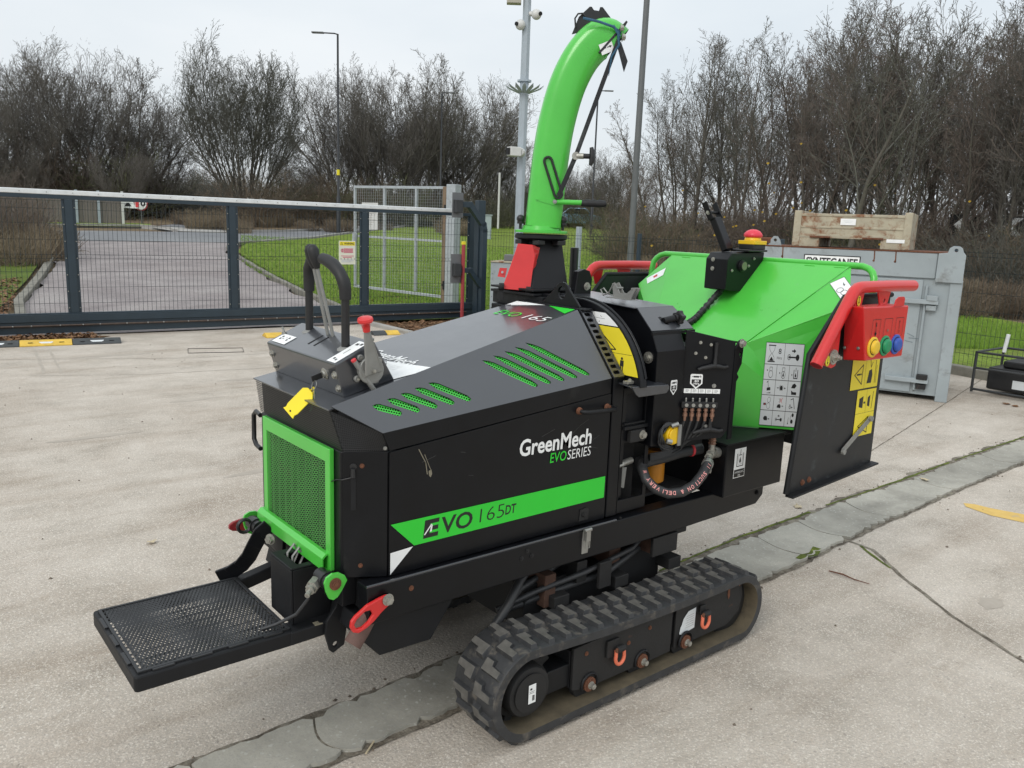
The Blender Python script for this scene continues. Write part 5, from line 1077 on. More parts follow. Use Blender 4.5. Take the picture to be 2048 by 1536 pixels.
for k, (x_, y_, z0_, z1_, w_) in enumerate([(2.30,1.93,.385,.474,.10),(1.92,1.95,.36,.44,.05),(2.10,1.97,.38,.46,.06),(2.46,2.0,.40,.474,.12),(1.78,1.96,.30,.42,.05)]):
    g = G(); g.box((x_,y_,z0_),(x_+w_,2.14,z1_)); g.out('mounting_bracket', m['rusty_black'] if k % 2 else m['rust_dark'], CH, bevel=.003)
g = G(); g.tube([(1.60,2.0,.33),(1.75,1.97,.37),(1.95,1.94,.40),(2.2,1.95,.43),(2.35,2.0,.46)], .010, 8); g.out('drive_hose', m['hose'], CH, smooth=60)
g = G(); g.tube([(1.66,2.03,.30),(1.85,1.98,.345),(2.08,1.96,.36),(2.28,1.99,.40)], .013, 8); g.out('drive_hose', m['hose'], CH, smooth=60)
g = G(); 
for a in (1.80, 2.10, 2.40): g.box((a,1.93,.30),(a+.07,2.63,.345)); 
g.box((2.28,1.915,.385),(2.42,1.93,.46)); g.box((2.0,1.915,.33),(2.06,1.93,.43)); g.out('axle_beam', m['rusty_black'], CH, bevel=.003)
g = G(); g.tube([(1.55,1.97,.27),(1.62,1.96,.36),(1.68,1.98,.42),(1.80,2.05,.44)], .016, 12); g.tube([(1.62,2.0,.30),(1.70,2.0,.38),(1.9,2.02,.42)], .012, 10); g.out('drive_hose', m['hose'], CH, smooth=60)
M('wrap', (.26,.2,.13), .8, var=.4, scale=40, bump=.002, bscale=80)
g = G(); g.tube([(1.36,1.975,.462),(1.50,1.975,.476),(1.68,1.975,.482)], .018, 12); g.out('lagged_pipe', m['wrap'], CH, smooth=60)
# upper rear cross plates seen below the feed housing
g = G(); g.box((2.24,2.02,.588),(2.60,2.55,.60)); g.out('deck_plate', m['rusty_black'], CH)

# ---- key ring with yellow tag: hangs from the ignition key
KR = root('key_ring', tuple(V((1.025,2.150,1.135))), 'yellow plastic key tag on a ring hanging from the ignition of the control box', 'key ring')
kq = V((1.022,2.152,1.138)); fu2 = V((0,-1,0))
g = G(); g.tube([kq+V((.004*math.sin(a),-.0+.013*math.cos(a),-.010+.013*math.sin(a))) for a in [2*math.pi*k/16 for k in range(16)]], .0014, 6, closed=True); g.out('split_ring', m['steel'], KR, smooth=60)
tgo = kq+V((-.004,.042,-.062)); tu_ = V((-.05,-.55,-.83)).normalized() ; ta = V((0,-1,-.0))
du = V((-.62,.30,-.72)).normalized(); dw = V((-.3,.85,.40)); dw = (dw-du*dw.dot(du)).normalized()
def tagpl(name, o, w_, l_, mt, hole_=True):
    ou = [(-w_*.25,0),(w_*.25,0),(w_*.5,l_*.12),(w_*.5,l_*.8),(w_*.42,l_*.9),(w_*.5,l_),(-w_*.5,l_),(-w_*.42,l_*.9),(-w_*.5,l_*.8),(-w_*.5,l_*.12)]
    g = G(); g.holed(o, dw, du, [(p[0], p[1]) for p in ou], [[(.004*math.cos(t*.785),l_*.9+.003*math.sin(t*.785)) for t in range(8)]], .003); return g.out(name, m[mt], KR, bevel=.0006, fix=True)
tagpl('tag_plate', kq+V((-.004,.018,-.028)), .050, .092, 'tag_yellow')
g = G(); g.tube([kq+V((0,.006,-.018)), kq+V((0,.022,-.030)), kq+V((0,.012,-.04)), kq+V((0,.002,-.028))], .0035, 6, closed=True); g.out('tag_loop', m['tag_yellow'], KR, smooth=60)
M('strap_green', (.02,.18,.06), .6); g = G(); g.tube([kq+V((0,0,-.022)), kq+V((0,-.004,-.032)), kq+V((0,.012,-.06)), kq+V((0,.02,-.085)), kq+V((0,.03,-.092))], .0022, 6); g.out('green_cord', m['strap_green'], KR, smooth=60)
g = G(); g.holed(kq+V((0,-.002,-.024)), fu2, -Z+V((0,-.15,0)), [(-.004,0),(.004,0),(.003,.012),(.003,.036),(-.003,.036),(-.003,.012)], [], .002); g.out('small_key', m['steel'], KR, fix=True)

M('scuff_light', (.12,.42,.13), .55); M('scuff_dark', (.035,.30,.045), .5)
rs = random.Random(21); g = Dec(T0, V((0,-1,0)), hpu, .0010)
for k in range(16):
    a, b = rs.uniform(-.62,-.05), rs.uniform(.08,.44); l, t_ = rs.uniform(.02,.09), rs.uniform(-.5,.9); g.line([(a,b),(a+l*math.cos(t_),b+l*math.sin(t_))], rs.uniform(.0008,.0018))
g.out('scuff_mark', m['scuff_light'], hop)
g = Dec((0,1.93,0), X, Z)
for k in range(9):
    a, b = rs.uniform(1.2,1.95), rs.uniform(.78,.95); l, t_ = rs.uniform(.01,.06), rs.uniform(-.3,1.2); g.line([(a,b),(a+l*math.cos(t_),b+l*math.sin(t_))], rs.uniform(.0006,.0012))
M('scuff_grey', (.07,.07,.07), .6); g.out('scuff_mark', m['scuff_grey'], door)
# ================================================================== the setting
def hz(x, y): return .035*max(0.0, .35*x+.937*y-14.0)
def smooth_noise(x, y, s=1.0):
    return (math.sin(x*1.3*s+1.7*math.sin(y*.9*s))+math.sin(y*1.7*s+2.1*math.sin(x*.7*s)))*.25
def M2(name, stops, scale,  rough=.9, detail=8, speck=None, bump=0.0, bscale=30.0, big=None, bigscale=.35, crack=False, spec=.3):
    """ground material in world metres: colour ramp over noise, fine specks, broad stains"""
    mm = bpy.data.materials.new(name); mm.use_nodes = True; nt = mm.node_tree; N = nt.nodes.new; L = nt.links.new
    b = nt.nodes['Principled BSDF']; b.inputs['Roughness'].default_value = rough; b.inputs['Specular IOR Level'].default_value = spec
    ge = N('ShaderNodeNewGeometry'); co = ge.outputs['Position']
    n1 = N('ShaderNodeTexNoise'); n1.inputs['Scale'].default_value = scale; n1.inputs['Detail'].default_value = detail; n1.inputs['Roughness'].default_value = .7; L(co, n1.inputs['Vector'])
    r = N('ShaderNodeValToRGB'); e = r.color_ramp.elements; e[0].position = stops[0][0]; e[0].color = (*stops[0][1], 1); e[1].position = stops[-1][0]; e[1].color = (*stops[-1][1], 1)
    for p, c in stops[1:-1]: q = e.new(p); q.color = (*c, 1)
    L(n1.outputs['Fac'], r.inputs[0]); cc = r.outputs[0]
    if big:
        n2 = N('ShaderNodeTexNoise'); n2.inputs['Scale'].default_value = bigscale; n2.inputs['Detail'].default_value = 5; n2.inputs['Distortion'].default_value = 1.2; L(co, n2.inputs['Vector'])
        r2 = N('ShaderNodeMapRange'); r2.inputs['From Min'].default_value = .45; r2.inputs['From Max'].default_value = .72; L(n2.outputs['Fac'], r2.inputs['Value'])
        mx = N('ShaderNodeMix'); mx.data_type = 'RGBA'; mx.blend_type = 'MULTIPLY'; L(r2.outputs[0], mx.inputs['Factor']); L(cc, mx.inputs['A']); mx.inputs['B'].default_value = (*big, 1); cc = mx.outputs['Result']
    if speck:
        for (sc_, thr, colr, fac) in speck:
            v = N('ShaderNodeTexVoronoi'); v.inputs['Scale'].default_value = sc_; v.inputs['Randomness'].default_value = 1; L(co, v.inputs['Vector'])
            w_ = N('ShaderNodeSeparateColor'); L(v.outputs['Color'], w_.inputs[0])
            q = N('ShaderNodeMapRange'); q.inputs['From Min'].default_value = thr; q.inputs['From Max'].default_value = min(1, thr+.04); q.inputs['To Max'].default_value = fac; L(w_.outputs[0], q.inputs['Value'])
            mx = N('ShaderNodeMix'); mx.data_type = 'RGBA'; L(q.outputs[0], mx.inputs['Factor']); L(cc, mx.inputs['A']); mx.inputs['B'].default_value = (*colr, 1); cc = mx.outputs['Result']
    L(cc, b.inputs['Base Color'])
    if bump:
        n3 = N('ShaderNodeTexNoise'); n3.inputs['Scale'].default_value = bscale; n3.inputs['Detail'].default_value = 6; L(co, n3.inputs['Vector'])
        bp = N('ShaderNodeBump'); bp.inputs['Distance'].default_value = bump; L(n3.outputs['Fac'], bp.inputs['Height']); L(bp.outputs[0], b.inputs['Normal'])
    MT[name] = mm; return mm
M2('yard_concrete', [(.28,(.31,.275,.23)),(.45,(.46,.41,.35)),(.60,(.54,.485,.42)),(.8,(.65,.595,.525))], 2.2, speck=[(230,.60,(.40,.365,.32),.5),(200,.86,(.76,.71,.63),.6),(110,.975,(.26,.235,.21),.6),(300,.78,(.62,.54,.45),.5)], bump=.005, bscale=90, big=(.74,.70,.66), bigscale=.75)
M2('slab_concrete', [(.3,(.28,.265,.225)),(.5,(.39,.372,.32)),(.75,(.49,.465,.40))], 3.0, speck=[(230,.80,(.30,.30,.28),.4),(120,.95,(.55,.55,.5),.5)], bump=.002, bscale=60, big=(.62,.62,.62), bigscale=1.1)
M2('soil', [(.3,(.06,.05,.04)),(.45,(.13,.11,.085)),(.6,(.26,.235,.19)),(.8,(.15,.16,.06))], 11, bump=.012, bscale=50, speck=[(110,.9,(.22,.19,.15),.6)])
M2('moss', [(.3,(.05,.05,.02)),(.5,(.09,.12,.015)),(.7,(.19,.22,.03))], 14, bump=.01, bscale=80)
M2('drive_gravel', [(.3,(.19,.165,.165)),(.5,(.28,.25,.245)),(.7,(.36,.33,.315))], .9, speck=[(60,.6,(.30,.28,.27),.35),(45,.9,(.12,.10,.10),.5)], big=(.80,.76,.76), bigscale=.25, bump=.01, bscale=30)
M2('road_asphalt', [(.3,(.16,.163,.17)),(.6,(.215,.22,.225)),(.8,(.27,.27,.275))], .6, rough=.6, big=(.8,.8,.85), bigscale=.2)
M2('kerb_stone', [(.3,(.30,.29,.27)),(.7,(.42,.41,.385))], 3, bump=.004)
M2('old_kerb', [(.3,(.13,.125,.10)),(.5,(.21,.20,.17)),(.75,(.27,.26,.22))], 3, bump=.006)
M2('lawn_turf', [(.3,(.13,.15,.03)),(.5,(.17,.25,.025)),(.7,(.23,.31,.05))], 1.2, speck=[(18,.88,(.18,.17,.05),.45),(30,.8,(.06,.11,.01),.6)], bump=.05, bscale=22, big=(.9,.85,.7), bigscale=.15)
M2('verge_turf', [(.3,(.06,.085,.015)),(.5,(.09,.15,.015)),(.7,(.16,.17,.045))], 1.4, bump=.05, bscale=20, big=(.9,.75,.6), bigscale=.3)
M2('woodland_floor', [(.25,(.075,.055,.035)),(.45,(.14,.10,.062)),(.6,(.20,.155,.09)),(.75,(.13,.15,.045))], 1.1, bump=.08, bscale=9, speck=[(9,.8,(.20,.135,.07),.5)])
M2('leaf_litter', [(.3,(.045,.03,.018)),(.5,(.12,.065,.03)),(.7,(.21,.12,.06))], 12, bump=.02, bscale=30)

def sheet(name, outline, dz, mat, step=1.6, kind='structure', parent=None, seed=1, rough_edge=0):
    """ground surface following the terrain, cut to an outline"""
    pts = [Vector(p) for p in outline]
    if rough_edge:
        q = []; rr = random.Random(seed)
        for a, b in zip(pts, pts[1:]+pts[:1]):
            n = max(1, int((b-a).length/rough_edge)); d = (b-a)/n
            for i in range(n): q.append(a+d*i+Vector((-d.y, d.x)).normalized()*rr.uniform(-.5,.5)*min(rough_edge,.3)*.6)
        pts = q
    n0 = len(pts); edges = [(i, (i+1) % n0) for i in range(n0)]
    xs = [p.x for p in pts]; ys = [p.y for p in pts]
    def inside(p):
        c = False; j = n0-1
        for i in range(n0):
            if (pts[i].y > p[1]) != (pts[j].y > p[1]) and p[0] < (pts[j].x-pts[i].x)*(p[1]-pts[i].y)/(pts[j].y-pts[i].y)+pts[i].x: c = not c
            j = i
        return c
    # grid lines parallel to the foot of the slope keep the surface exactly on the terrain
    a_ = Vector((.937,-.35)); b_ = Vector((.35,.937)); nb = b_.length_squared
    ext = [(p.dot(a_), p.dot(b_)) for p in pts]; inn = []
    if step:
        i0, i1 = min(e[0] for e in ext), max(e[0] for e in ext); j0, j1 = min(e[1] for e in ext), max(e[1] for e in ext)
        j = math.floor((j0-14)/step)
        while 14+j*step < j1:
            v = 14+j*step; i = math.floor(i0/step)
            while i*step < i1:
                p = (a_*(i*step)+b_*v)/nb
                if inside((p.x, p.y)): inn.append(p)
                i += 1
            j += 1
    vv, ee, ff, _, _, _ = mgeo.delaunay_2d_cdt(pts+inn, edges, [], 0, 1e-6)
    keep = []
    for f in ff:
        c = sum((vv[i] for i in f), Vector((0,0)))/len(f)
        if inside((c.x, c.y)):
            a = (vv[f[1]]-vv[f[0]]).cross(vv[f[2]]-vv[f[0]]); keep.append(tuple(f) if a > 0 else tuple(reversed(f)))
    g = G(); g.add([(p.x, p.y, hz(p.x, p.y)+dz) for p in vv], keep)
    o = g.out(name, mat, parent)
    if kind: o['kind'] = kind
    return o
# broad terrain
def grid_terrain():
    a_ = Vector((.937,-.35)); b_ = Vector((.35,.937)); nb = b_.length_squared
    us = [-260,-120,-60,-40,-25,-15,-8,-3,2,7,12,18,25,35,50,80,140,260]; vs_ = [-60,-25,-10,-4,0,4,8,11,14,18,24,32,42,55,75,105,160,300]
    P = []; 
    for v in vs_:
        for u in us: p = (a_*u+b_*v)/nb; P.append((p.x, p.y, hz(p.x, p.y)-.05 if v < 80 else hz(*((a_*u+b_*80)/nb))-.05+.004*(v-80)))
    W = len(us); g = G(); g.add(P, [(j*W+i, j*W+i+1, (j+1)*W+i+1, (j+1)*W+i) for j in range(len(vs_)-1) for i in range(W-1)])
    return g
tg = grid_terrain().out('ground', m['woodland_floor'], fix=False); tg['kind'] = 'structure'

gateA, gateB = V((1.42,11.79,0)), V((7.90,11.29,0)); gu = (gateB-gateA).normalized(); gn = V((gu.y,-gu.x,0))
yard = [(-14,-9),(10.2,-9),(10.2,2.0),(10.33,3.44),(10.52,4.39),(9.2,8.4),(8.35,10.9),(6.9,9.7),(6.27,10.1),(6.32,11.38),(1.42,11.80),(-14,13.0)]
ym = m['yard_concrete'].node_tree; yb = ym.nodes['Principled BSDF']; src = yb.inputs['Base Color'].links[0].from_socket
ge_ = ym.nodes.new('ShaderNodeNewGeometry'); mpy = ym.nodes.new('ShaderNodeMapping'); mpy.inputs['Rotation'].default_value = (0,0,math.radians(-38)); mpy.inputs['Scale'].default_value = (.35,2.2,1); ym.links.new(ge_.outputs['Position'], mpy.inputs[0])
ny = ym.nodes.new('ShaderNodeTexNoise'); ny.inputs['Scale'].default_value = 1.3; ny.inputs['Detail'].default_value = 9; ny.inputs['Roughness'].default_value = .72; ym.links.new(mpy.outputs[0], ny.inputs['Vector'])
ry = ym.nodes.new('ShaderNodeMapRange'); ry.inputs['From Min'].default_value = .48; ry.inputs['From Max'].default_value = .74; ry.inputs['To Max'].default_value = .75; ym.links.new(ny.outputs['Fac'], ry.inputs['Value'])
my = ym.nodes.new('ShaderNodeMix'); my.data_type = 'RGBA'; my.blend_type = 'MULTIPLY'; ym.links.new(ry.outputs[0], my.inputs['Factor']); ym.links.new(src, my.inputs['A']); my.inputs['B'].default_value = (.68,.63,.58,1)
ny2 = ym.nodes.new('ShaderNodeTexNoise'); ny2.inputs['Scale'].default_value = 5.5; ny2.inputs['Detail'].default_value = 10; ny2.inputs['Roughness'].default_value = .8; ym.links.new(ge_.outputs['Position'], ny2.inputs['Vector'])
ry2 = ym.nodes.new('ShaderNodeMapRange'); ry2.inputs['From Min'].default_value = .56; ry2.inputs['From Max'].default_value = .70; ry2.inputs['To Max'].default_value = .5; ym.links.new(ny2.outputs['Fac'], ry2.inputs['Value'])
my2 = ym.nodes.new('ShaderNodeMix'); my2.data_type = 'RGBA'; my2.blend_type = 'MULTIPLY'; ym.links.new(ry2.outputs[0], my2.inputs['Factor']); ym.links.new(my.outputs['Result'], my2.inputs['A']); my2.inputs['B'].default_value = (.72,.65,.58,1); ym.links.new(my2.outputs['Result'], yb.inputs['Base Color'])
# the drainage channel runs through the yard
def vnoise(x, s_=0):
    i = math.floor(x); f_ = x-i; h_ = lambda n: math.modf(abs(math.sin(n*127.1+s_*311.7))*43758.5453)[0]-.5
    f_ = f_*f_*(3-2*f_); return h_(i)*(1-f_)+h_(i+1)*f_
def chan_far(x): return 2.335+.04*math.tanh((x-1.5)*1.5)+.075*math.tanh((x-3.2)*.6)*.9+.022*vnoise(x*3.1,1)+.012*vnoise(x*13,2)+.008*vnoise(x*37,3)
def chan_near(x): return 2.082+.035*math.tanh((x-3.6)*1.2)+.035*math.tanh((x-5)*.8)+.014*vnoise(x*2.7,5)+.010*vnoise(x*15,6)+.007*vnoise(x*41,7)
sheet('yard', yard, 0.0, m['yard_concrete'], step=0)
xs_ = [-6+.04*k for k in range(int(16.2/.04)+1)]; rr_ = random.Random(5)
g = G(); L1 = [(x, chan_far(x)+.012+rr_.uniform(0,.016)+(.034+.05*vnoise(x*2.3,8)+.04*vnoise(x*9,9)+rr_.uniform(-.012,.012) if x > 2.6 else .02*vnoise(x*5,4))*min(1,max(0,x-2.2))) for x in xs_]; L2 = [(x, chan_near(x)-.006-max(0,.03*vnoise(x*4,12))-rr_.uniform(0,.008)) for x in xs_]
g.add([(p[0],p[1],.004) for p in L1]+[(p[0],p[1],.004) for p in L2], [(i, i+len(xs_), i+1+len(xs_), i+1) for i in range(len(xs_)-1)]); tag(g.out('channel_bed', m['soil']), kind='structure')
chn = bpy.data.objects.new('drainage_channel', None); col.objects.link(chn); WPOS[chn.name] = V((0,0,0)); chn['kind'] = 'structure'
joints = [(-3.4,0),(-2.2,0),(-1.1,0),(-.1,.0),(.655,.012),(1.045,-.025),(2.05,.0),(3.0,-.015),(3.66,-.012),(4.065,-.006),(4.62,-.02),(5.5,.01),(6.6,-.015),(7.7,0),(8.8,0),(9.9,0)]
for k in range(len(joints)-1):
    xa, xb = joints[k][0]+.004, joints[k+1][0]-.004; sa, sb = joints[k][1], joints[k+1][1]; n = max(4, int((xb-xa)/.025)); r2 = random.Random(k)
    tilt = r2.uniform(-.004,.006); K = 7; g = G(); vs2 = []
    for i in range(n+1):
        t_ = i/n; x = xa+(xb-xa)*t_; yf, yn = chan_far(x)-.002-r2.uniform(0,.011)-(.02 if r2.random() < .06 else 0), chan_near(x)+.002+r2.uniform(0,.009)+(.018 if r2.random() < .06 else 0)
        if i in (0, n): yf -= .015; yn += .012
        for j in range(K+1):
            s_ = j/K; y_ = yn+(yf-yn)*s_; vs2.append((x+(sa*(1-t_)+sb*t_)*math.sin(math.pi*s_)*1.0*(1 if i in (0,n) else .95), y_, .017-.013*math.sin(math.pi*s_)+tilt*(s_-.5)))
    top = [(i*(K+1)+j, (i+1)*(K+1)+j, (i+1)*(K+1)+j+1, i*(K+1)+j+1) for i in range(n) for j in range(K)]
    g.add(vs2, top); N0 = len(vs2)
    rim = [i*(K+1) for i in range(n+1)]+[n*(K+1)+j for j in range(1, K+1)]+[i*(K+1)+K for i in range(n-1,-1,-1)]+[j for j in range(K-1,0,-1)]
    b0 = len(g.v); g.add([(g.v[i][0], g.v[i][1], -.01) for i in rim], []); 
    g.f += [(rim[(i+1) % len(rim)], rim[i], b0+i, b0+(i+1) % len(rim)) for i in range(len(rim))]; g.mi += [0]*len(rim)
    g.out('slab', m['slab_concrete'], chn, smooth=50)
def strip(name, pts, w0, w1, z, mat, seed=0, kind='structure'):
    rr = random.Random(seed); P = [Vector(p) for p in pts]; Q = []
    for a, b in zip(P[:-1], P[1:]):
        n = max(1, int((b-a).length/.06))
        for i in range(n): Q.append(a+(b-a)*i/n)
    Q.append(P[-1]); n = len(Q); A, B = [], []
    for i, p in enumerate(Q):
        d = (Q[min(i+1,n-1)]-Q[max(i-1,0)]).normalized(); nn = Vector((-d.y, d.x)); t_ = i/(n-1); w_ = (w0+(w1-w0)*t_)/2; j = rr.uniform(-.4,.4)*w_
        A.append(p+nn*(w_*rr.uniform(.6,1.3)+j)); B.append(p-nn*(w_*rr.uniform(.6,1.3)-j))
    g = G(); g.add([(p.x,p.y,hz(p.x,p.y)+z) for p in A+B], [(i, i+n, i+1+n, i+1) for i in range(n-1)])
    return tag(g.out(name, mat, fix=True), kind=kind)
strip('crack', [(4.067,2.11),(4.06,1.936),(3.86,1.693),(3.62,1.354),(3.44,.997),(3.2,.4),(2.9,-.6)], .022, .006, .002, m['soil'], 3)
strip('crack', [(4.06,2.0),(3.98,1.90),(3.90,1.76)], .02, .014, .0025, m['moss'], 4)
strip('crack', [(.3,2.02),(.66,2.045),(1.25,2.03),(1.5,2.04)], .03, .05, .002, m['soil'], 8)
strip('moss_patch', [(3.58,2.07),(3.70,2.075),(3.80,2.09)], .03, .05, .0165, m['moss'], 5)
for a, b, s_ in ((2.9,4.3,1),(4.5,6.2,2),(6.3,7.9,3)):
    strip('moss_patch', [(a,chan_far(a)+.035),((a+b)/2,chan_far((a+b)/2)+.04),(b,chan_far(b)+.035)], .012, .02, .0055, m['moss'], s_)
strip('joint_line', [(10.5,3.95),(8.0,3.4),(5.9,2.95)], .012, .008, .002, m['soil'], 6)
M2('faint_dirt', [(.3,(.36,.32,.27)),(.7,(.47,.42,.36))], 6)
strip('joint_line', [(1.31,9.0),(2.2,8.6),(4.4,8.25),(5.6,8.1)], .02, .02, .0015, m['faint_dirt'], 6)
strip('joint_line', [(1.62,10.7),(1.44,9.05)], .035, .03, .002, m['faint_dirt'], 7); strip('joint_line', [(1.76,10.65),(1.58,9.0)], .03, .025, .002, m['faint_dirt'], 9)
strip('joint_line', [(1.0,10.2),(3.0,9.35),(5.2,9.3)], .018, .014, .0018, m['faint_dirt'], 11)
# stains
for k, (x, y, a, b) in enumerate([(2.3,7.2,.25,.06),(3.2,5.9,.20,.05),(2.0,4.9,.30,.05),(1.3,6.3,.35,.05),(3.9,1.3,.10,.05),(2.3,9.9,.5,.08),(3.0,7.9,.3,.05)]):
    r2 = random.Random(k); L = [(x+a*math.cos(t_)*r2.uniform(.6,1.1)+.0, y+b*math.sin(t_)*r2.uniform(.6,1.2)) for t_ in [2*math.pi*i/14 for i in range(14)]]
    g = G(); g.add([(p[0],p[1],.0012) for p in L], [tuple(range(14))]); tag(g.out('stain', m['faint_dirt']), kind='structure')
# yellow painted mark
M2('worn_yellow', [(.3,(.42,.36,.28)),(.42,(.62,.42,.13)),(.7,(.72,.50,.16))], 9)
g = G(); g.add([(5.30,2.00,.0025),(5.24,1.96,.0025),(5.20,1.80,.0025),(5.235,1.64,.0025),(5.2,1.3,.0025),(5.36,1.25,.0025),(5.40,1.69,.0025),(5.345,1.86,.0025),(5.34,1.95,.0025)], [tuple(range(8,-1,-1))]); tag(g.out('painted_line', m['worn_yellow'], fix=True), kind='structure')
# inspection cover outline in the concrete
mc = bpy.data.objects.new('inspection_cover', None); mc.location = (3.4,9.8,0); col.objects.link(mc); WPOS[mc.name] = V((3.4,9.8,0)); tag(mc, 'rectangular inspection cover set flush in the concrete near the gate', 'manhole cover')
g = G(); g.tube([(3.13,10.03,.003),(3.72,9.82,.003),(3.62,9.52,.003),(3.03,9.70,.003)], .0045, 6, closed=True); g.out('cover_frame', m['rusty_black'], mc)
g = G(); g.add([(3.14,10.02,.0015),(3.71,9.81,.0015),(3.61,9.53,.0015),(3.04,9.71,.0015)], [(0,3,2,1)]); g.out('cover_plate', m['yard_concrete'], mc)

# drive, road, lawns
sheet('driveway', [(1.3,11.82),(6.32,11.42),(6.75,13.4),(6.95,15.3),(7.7,19.05),(9.25,25.6),(11.3,29.9),(11.0,36),(6.2,35.8),(5.3,33.5),(4.9,26.7),(3.15,19.0),(2.25,15.4),(1.5,12.8)], .012, m['drive_gravel'], rough_edge=.5)
sheet('road', [(-30,30),(-8,31),(4.0,30.5),(11.3,29.6),(15.3,32.3),(21.3,38.4),(30,47),(60,70),(64,66),(66,80),(40,66),(22.9,41.4),(18.6,38.2),(13.4,35.5),(8.7,36.0),(6.2,35.9),(4.9,39),(-10,41),(-30,41)], .02, m['road_asphalt'], step=2.5)
sheet('side_path', [(10.6,38.9),(14.6,44.9),(19.4,55.6),(26,72),(28.5,72),(21.3,54),(17.8,45),(13.0,35.9),(11.0,36.0)], .03, m['road_asphalt'], step=2.5)
sheet('crossing_apron', [(10.6,38.9),(11.6,39.3),(13.6,36.2),(13.2,35.5),(10.9,35.9)], .04, m['kerb_stone'], step=2.5)
sheet('lawn', [(6.8,11.45),(8.35,11.2),(9.6,7.9),(10.75,4.4),(10.4,2.0),(10.4,-6),(16,-6),(17.5,5),(21,12),(26,19),(33,28),(44,42),(46,48),(30,46.6),(21.3,38.1),(15.3,32.0),(11.4,29.4),(9.6,25.6),(8.0,19.0),(7.25,15.3),(7.0,13.6)], .030, m['lawn_turf'], step=1.6)
sheet('verge', [(1.1,11.9),(1.25,12.9),(1.95,15.4),(2.85,19.0),(4.6,26.7),(5.0,30.4),(-8,30.8),(-30,29.5),(-30,13)], .030, m['verge_turf'], step=1.6)
sheet('far_verge', [(4.9,39.1),(10.6,39.0),(11.5,41.5),(4,46),(-20,48),(-20,41.2)], .045, m['lawn_turf'], step=2.5)
# kerbs: each stone its own piece
def kerb(name, pts, h, w_, mat, L=.9, limit=300):
    r = bpy.data.objects.new(name, None); col.objects.link(r); WPOS[r.name] = V((0,0,0)); r['kind'] = 'structure'
    P = [Vector(p) for p in pts]; k = 0
    for a, b in zip(P[:-1], P[1:]):
        n = max(1, round((b-a).length/L)); d = (b-a)/n
        for i in range(n):
            p, q = a+d*i, a+d*(i+1); za, zb = hz(p.x,p.y), hz(q.x,q.y); e = d.normalized()*.006; nn = Vector((-d.y,d.x)).normalized()*w_/2; j = rnd.uniform(-.008,.008)
            A = [(p.x+e.x-nn.x,p.y+e.y-nn.y,za-.05),(p.x+e.x+nn.x,p.y+e.y+nn.y,za-.05),(q.x-e.x+nn.x,q.y-e.y+nn.y,zb-.05),(q.x-e.x-nn.x,q.y-e.y-nn.y,zb-.05)]
            B = [(p_[0]+rnd.uniform(-.004,.004),p_[1]+rnd.uniform(-.004,.004),p_[2]+.05+h+j) for p_ in A]
            g = G(); g.add(A+B, [(0,1,2,3),(7,6,5,4)]+[(s_,s_+4,(s_+1) % 4+4,(s_+1) % 4) for s_ in range(4)]); g.out('kerb_stone', mat, r, bevel=.012 if L < 1 else 0, fix=True)
    return r
kerb('drive_kerb', [(6.55,12.0),(6.85,13.7),(7.05,15.3),(7.8,19.0),(9.3,25.4),(9.9,27.2),(10.9,28.9),(12.2,29.9)], .09, .10, m['old_kerb'])
kerb('drive_kerb', [(1.95,13.8),(2.15,15.4),(3.05,19.0),(4.8,26.7),(4.9,28.6)], .09, .14, m['old_kerb'])
kerb('road_kerb', [(12.2,29.9),(15.3,32.2),(21.3,38.3),(30,46.9)], .10, .12, m['kerb_stone'], L=1.2)
kerb('road_kerb', [(4.9,39.0),(8,39.3),(10.4,39.2),(11.2,37.4),(10.9,35.9)], .12, .16, m['kerb_stone'], L=1.2)
kerb('road_kerb', [(13.3,35.5),(15.8,36.6),(18.6,38.2),(22.9,41.4),(30,49)], .12, .18, m['kerb_stone'], L=1.2)
kerb('yard_kerb', [(10.15,.6),(10.28,2.6),(10.40,3.44),(10.56,4.39),(9.9,6.6),(9.25,8.4),(8.6,10.4)], .11, .14, m['old_kerb'])
kerb('bed_kerb', [(6.27,10.02),(6.29,11.28)], .05, .09, m['kerb_stone']); kerb('bed_kerb', [(6.32,10.0),(7.0,9.55),(7.6,9.2)], .05, .09, m['kerb_stone'])
sheet('leaf_bed', [(6.33,10.05),(7.6,9.25),(9.2,8.4),(8.5,10.8),(7.9,11.22),(6.35,11.3)], .012, m['leaf_litter'], step=0)
sheet('leaf_strip', [(-1,11.62),(2.35,11.28),(2.6,11.45),(2.2,11.7),(-1,11.98)], .006, m['leaf_litter'], step=0, rough_edge=.12)

rg_ = random.Random(77); g = G()
for k in range(420):
    x, y = rg_.uniform(-.5,8.5), rg_.uniform(.6,11.2)
    if rg_.random() < .35: x = rg_.uniform(.3,8); y = (chan_far(x)+rg_.uniform(.0,.10)) if rg_.random() < .7 else chan_near(x)-rg_.uniform(0,.05)
    r_ = rg_.uniform(.003,.009); a = rg_.uniform(0,6.28); g.add([(x+r_*math.cos(a+t_)*rg_.uniform(.7,1.5),y+r_*math.sin(a+t_),.001+(.0 if i else 0)) for i, t_ in enumerate((0,1.5,3.1,4.6))]+[(x,y,.004+r_*.6)], [(0,1,4),(1,2,4),(2,3,4),(3,0,4)])
M('grit', (.16,.13,.10), .9, var=.5, scale=3); tag(g.out('loose_grit', m['grit']), 'loose dark grit and chips scattered over the concrete', 'grit', kind='stuff')
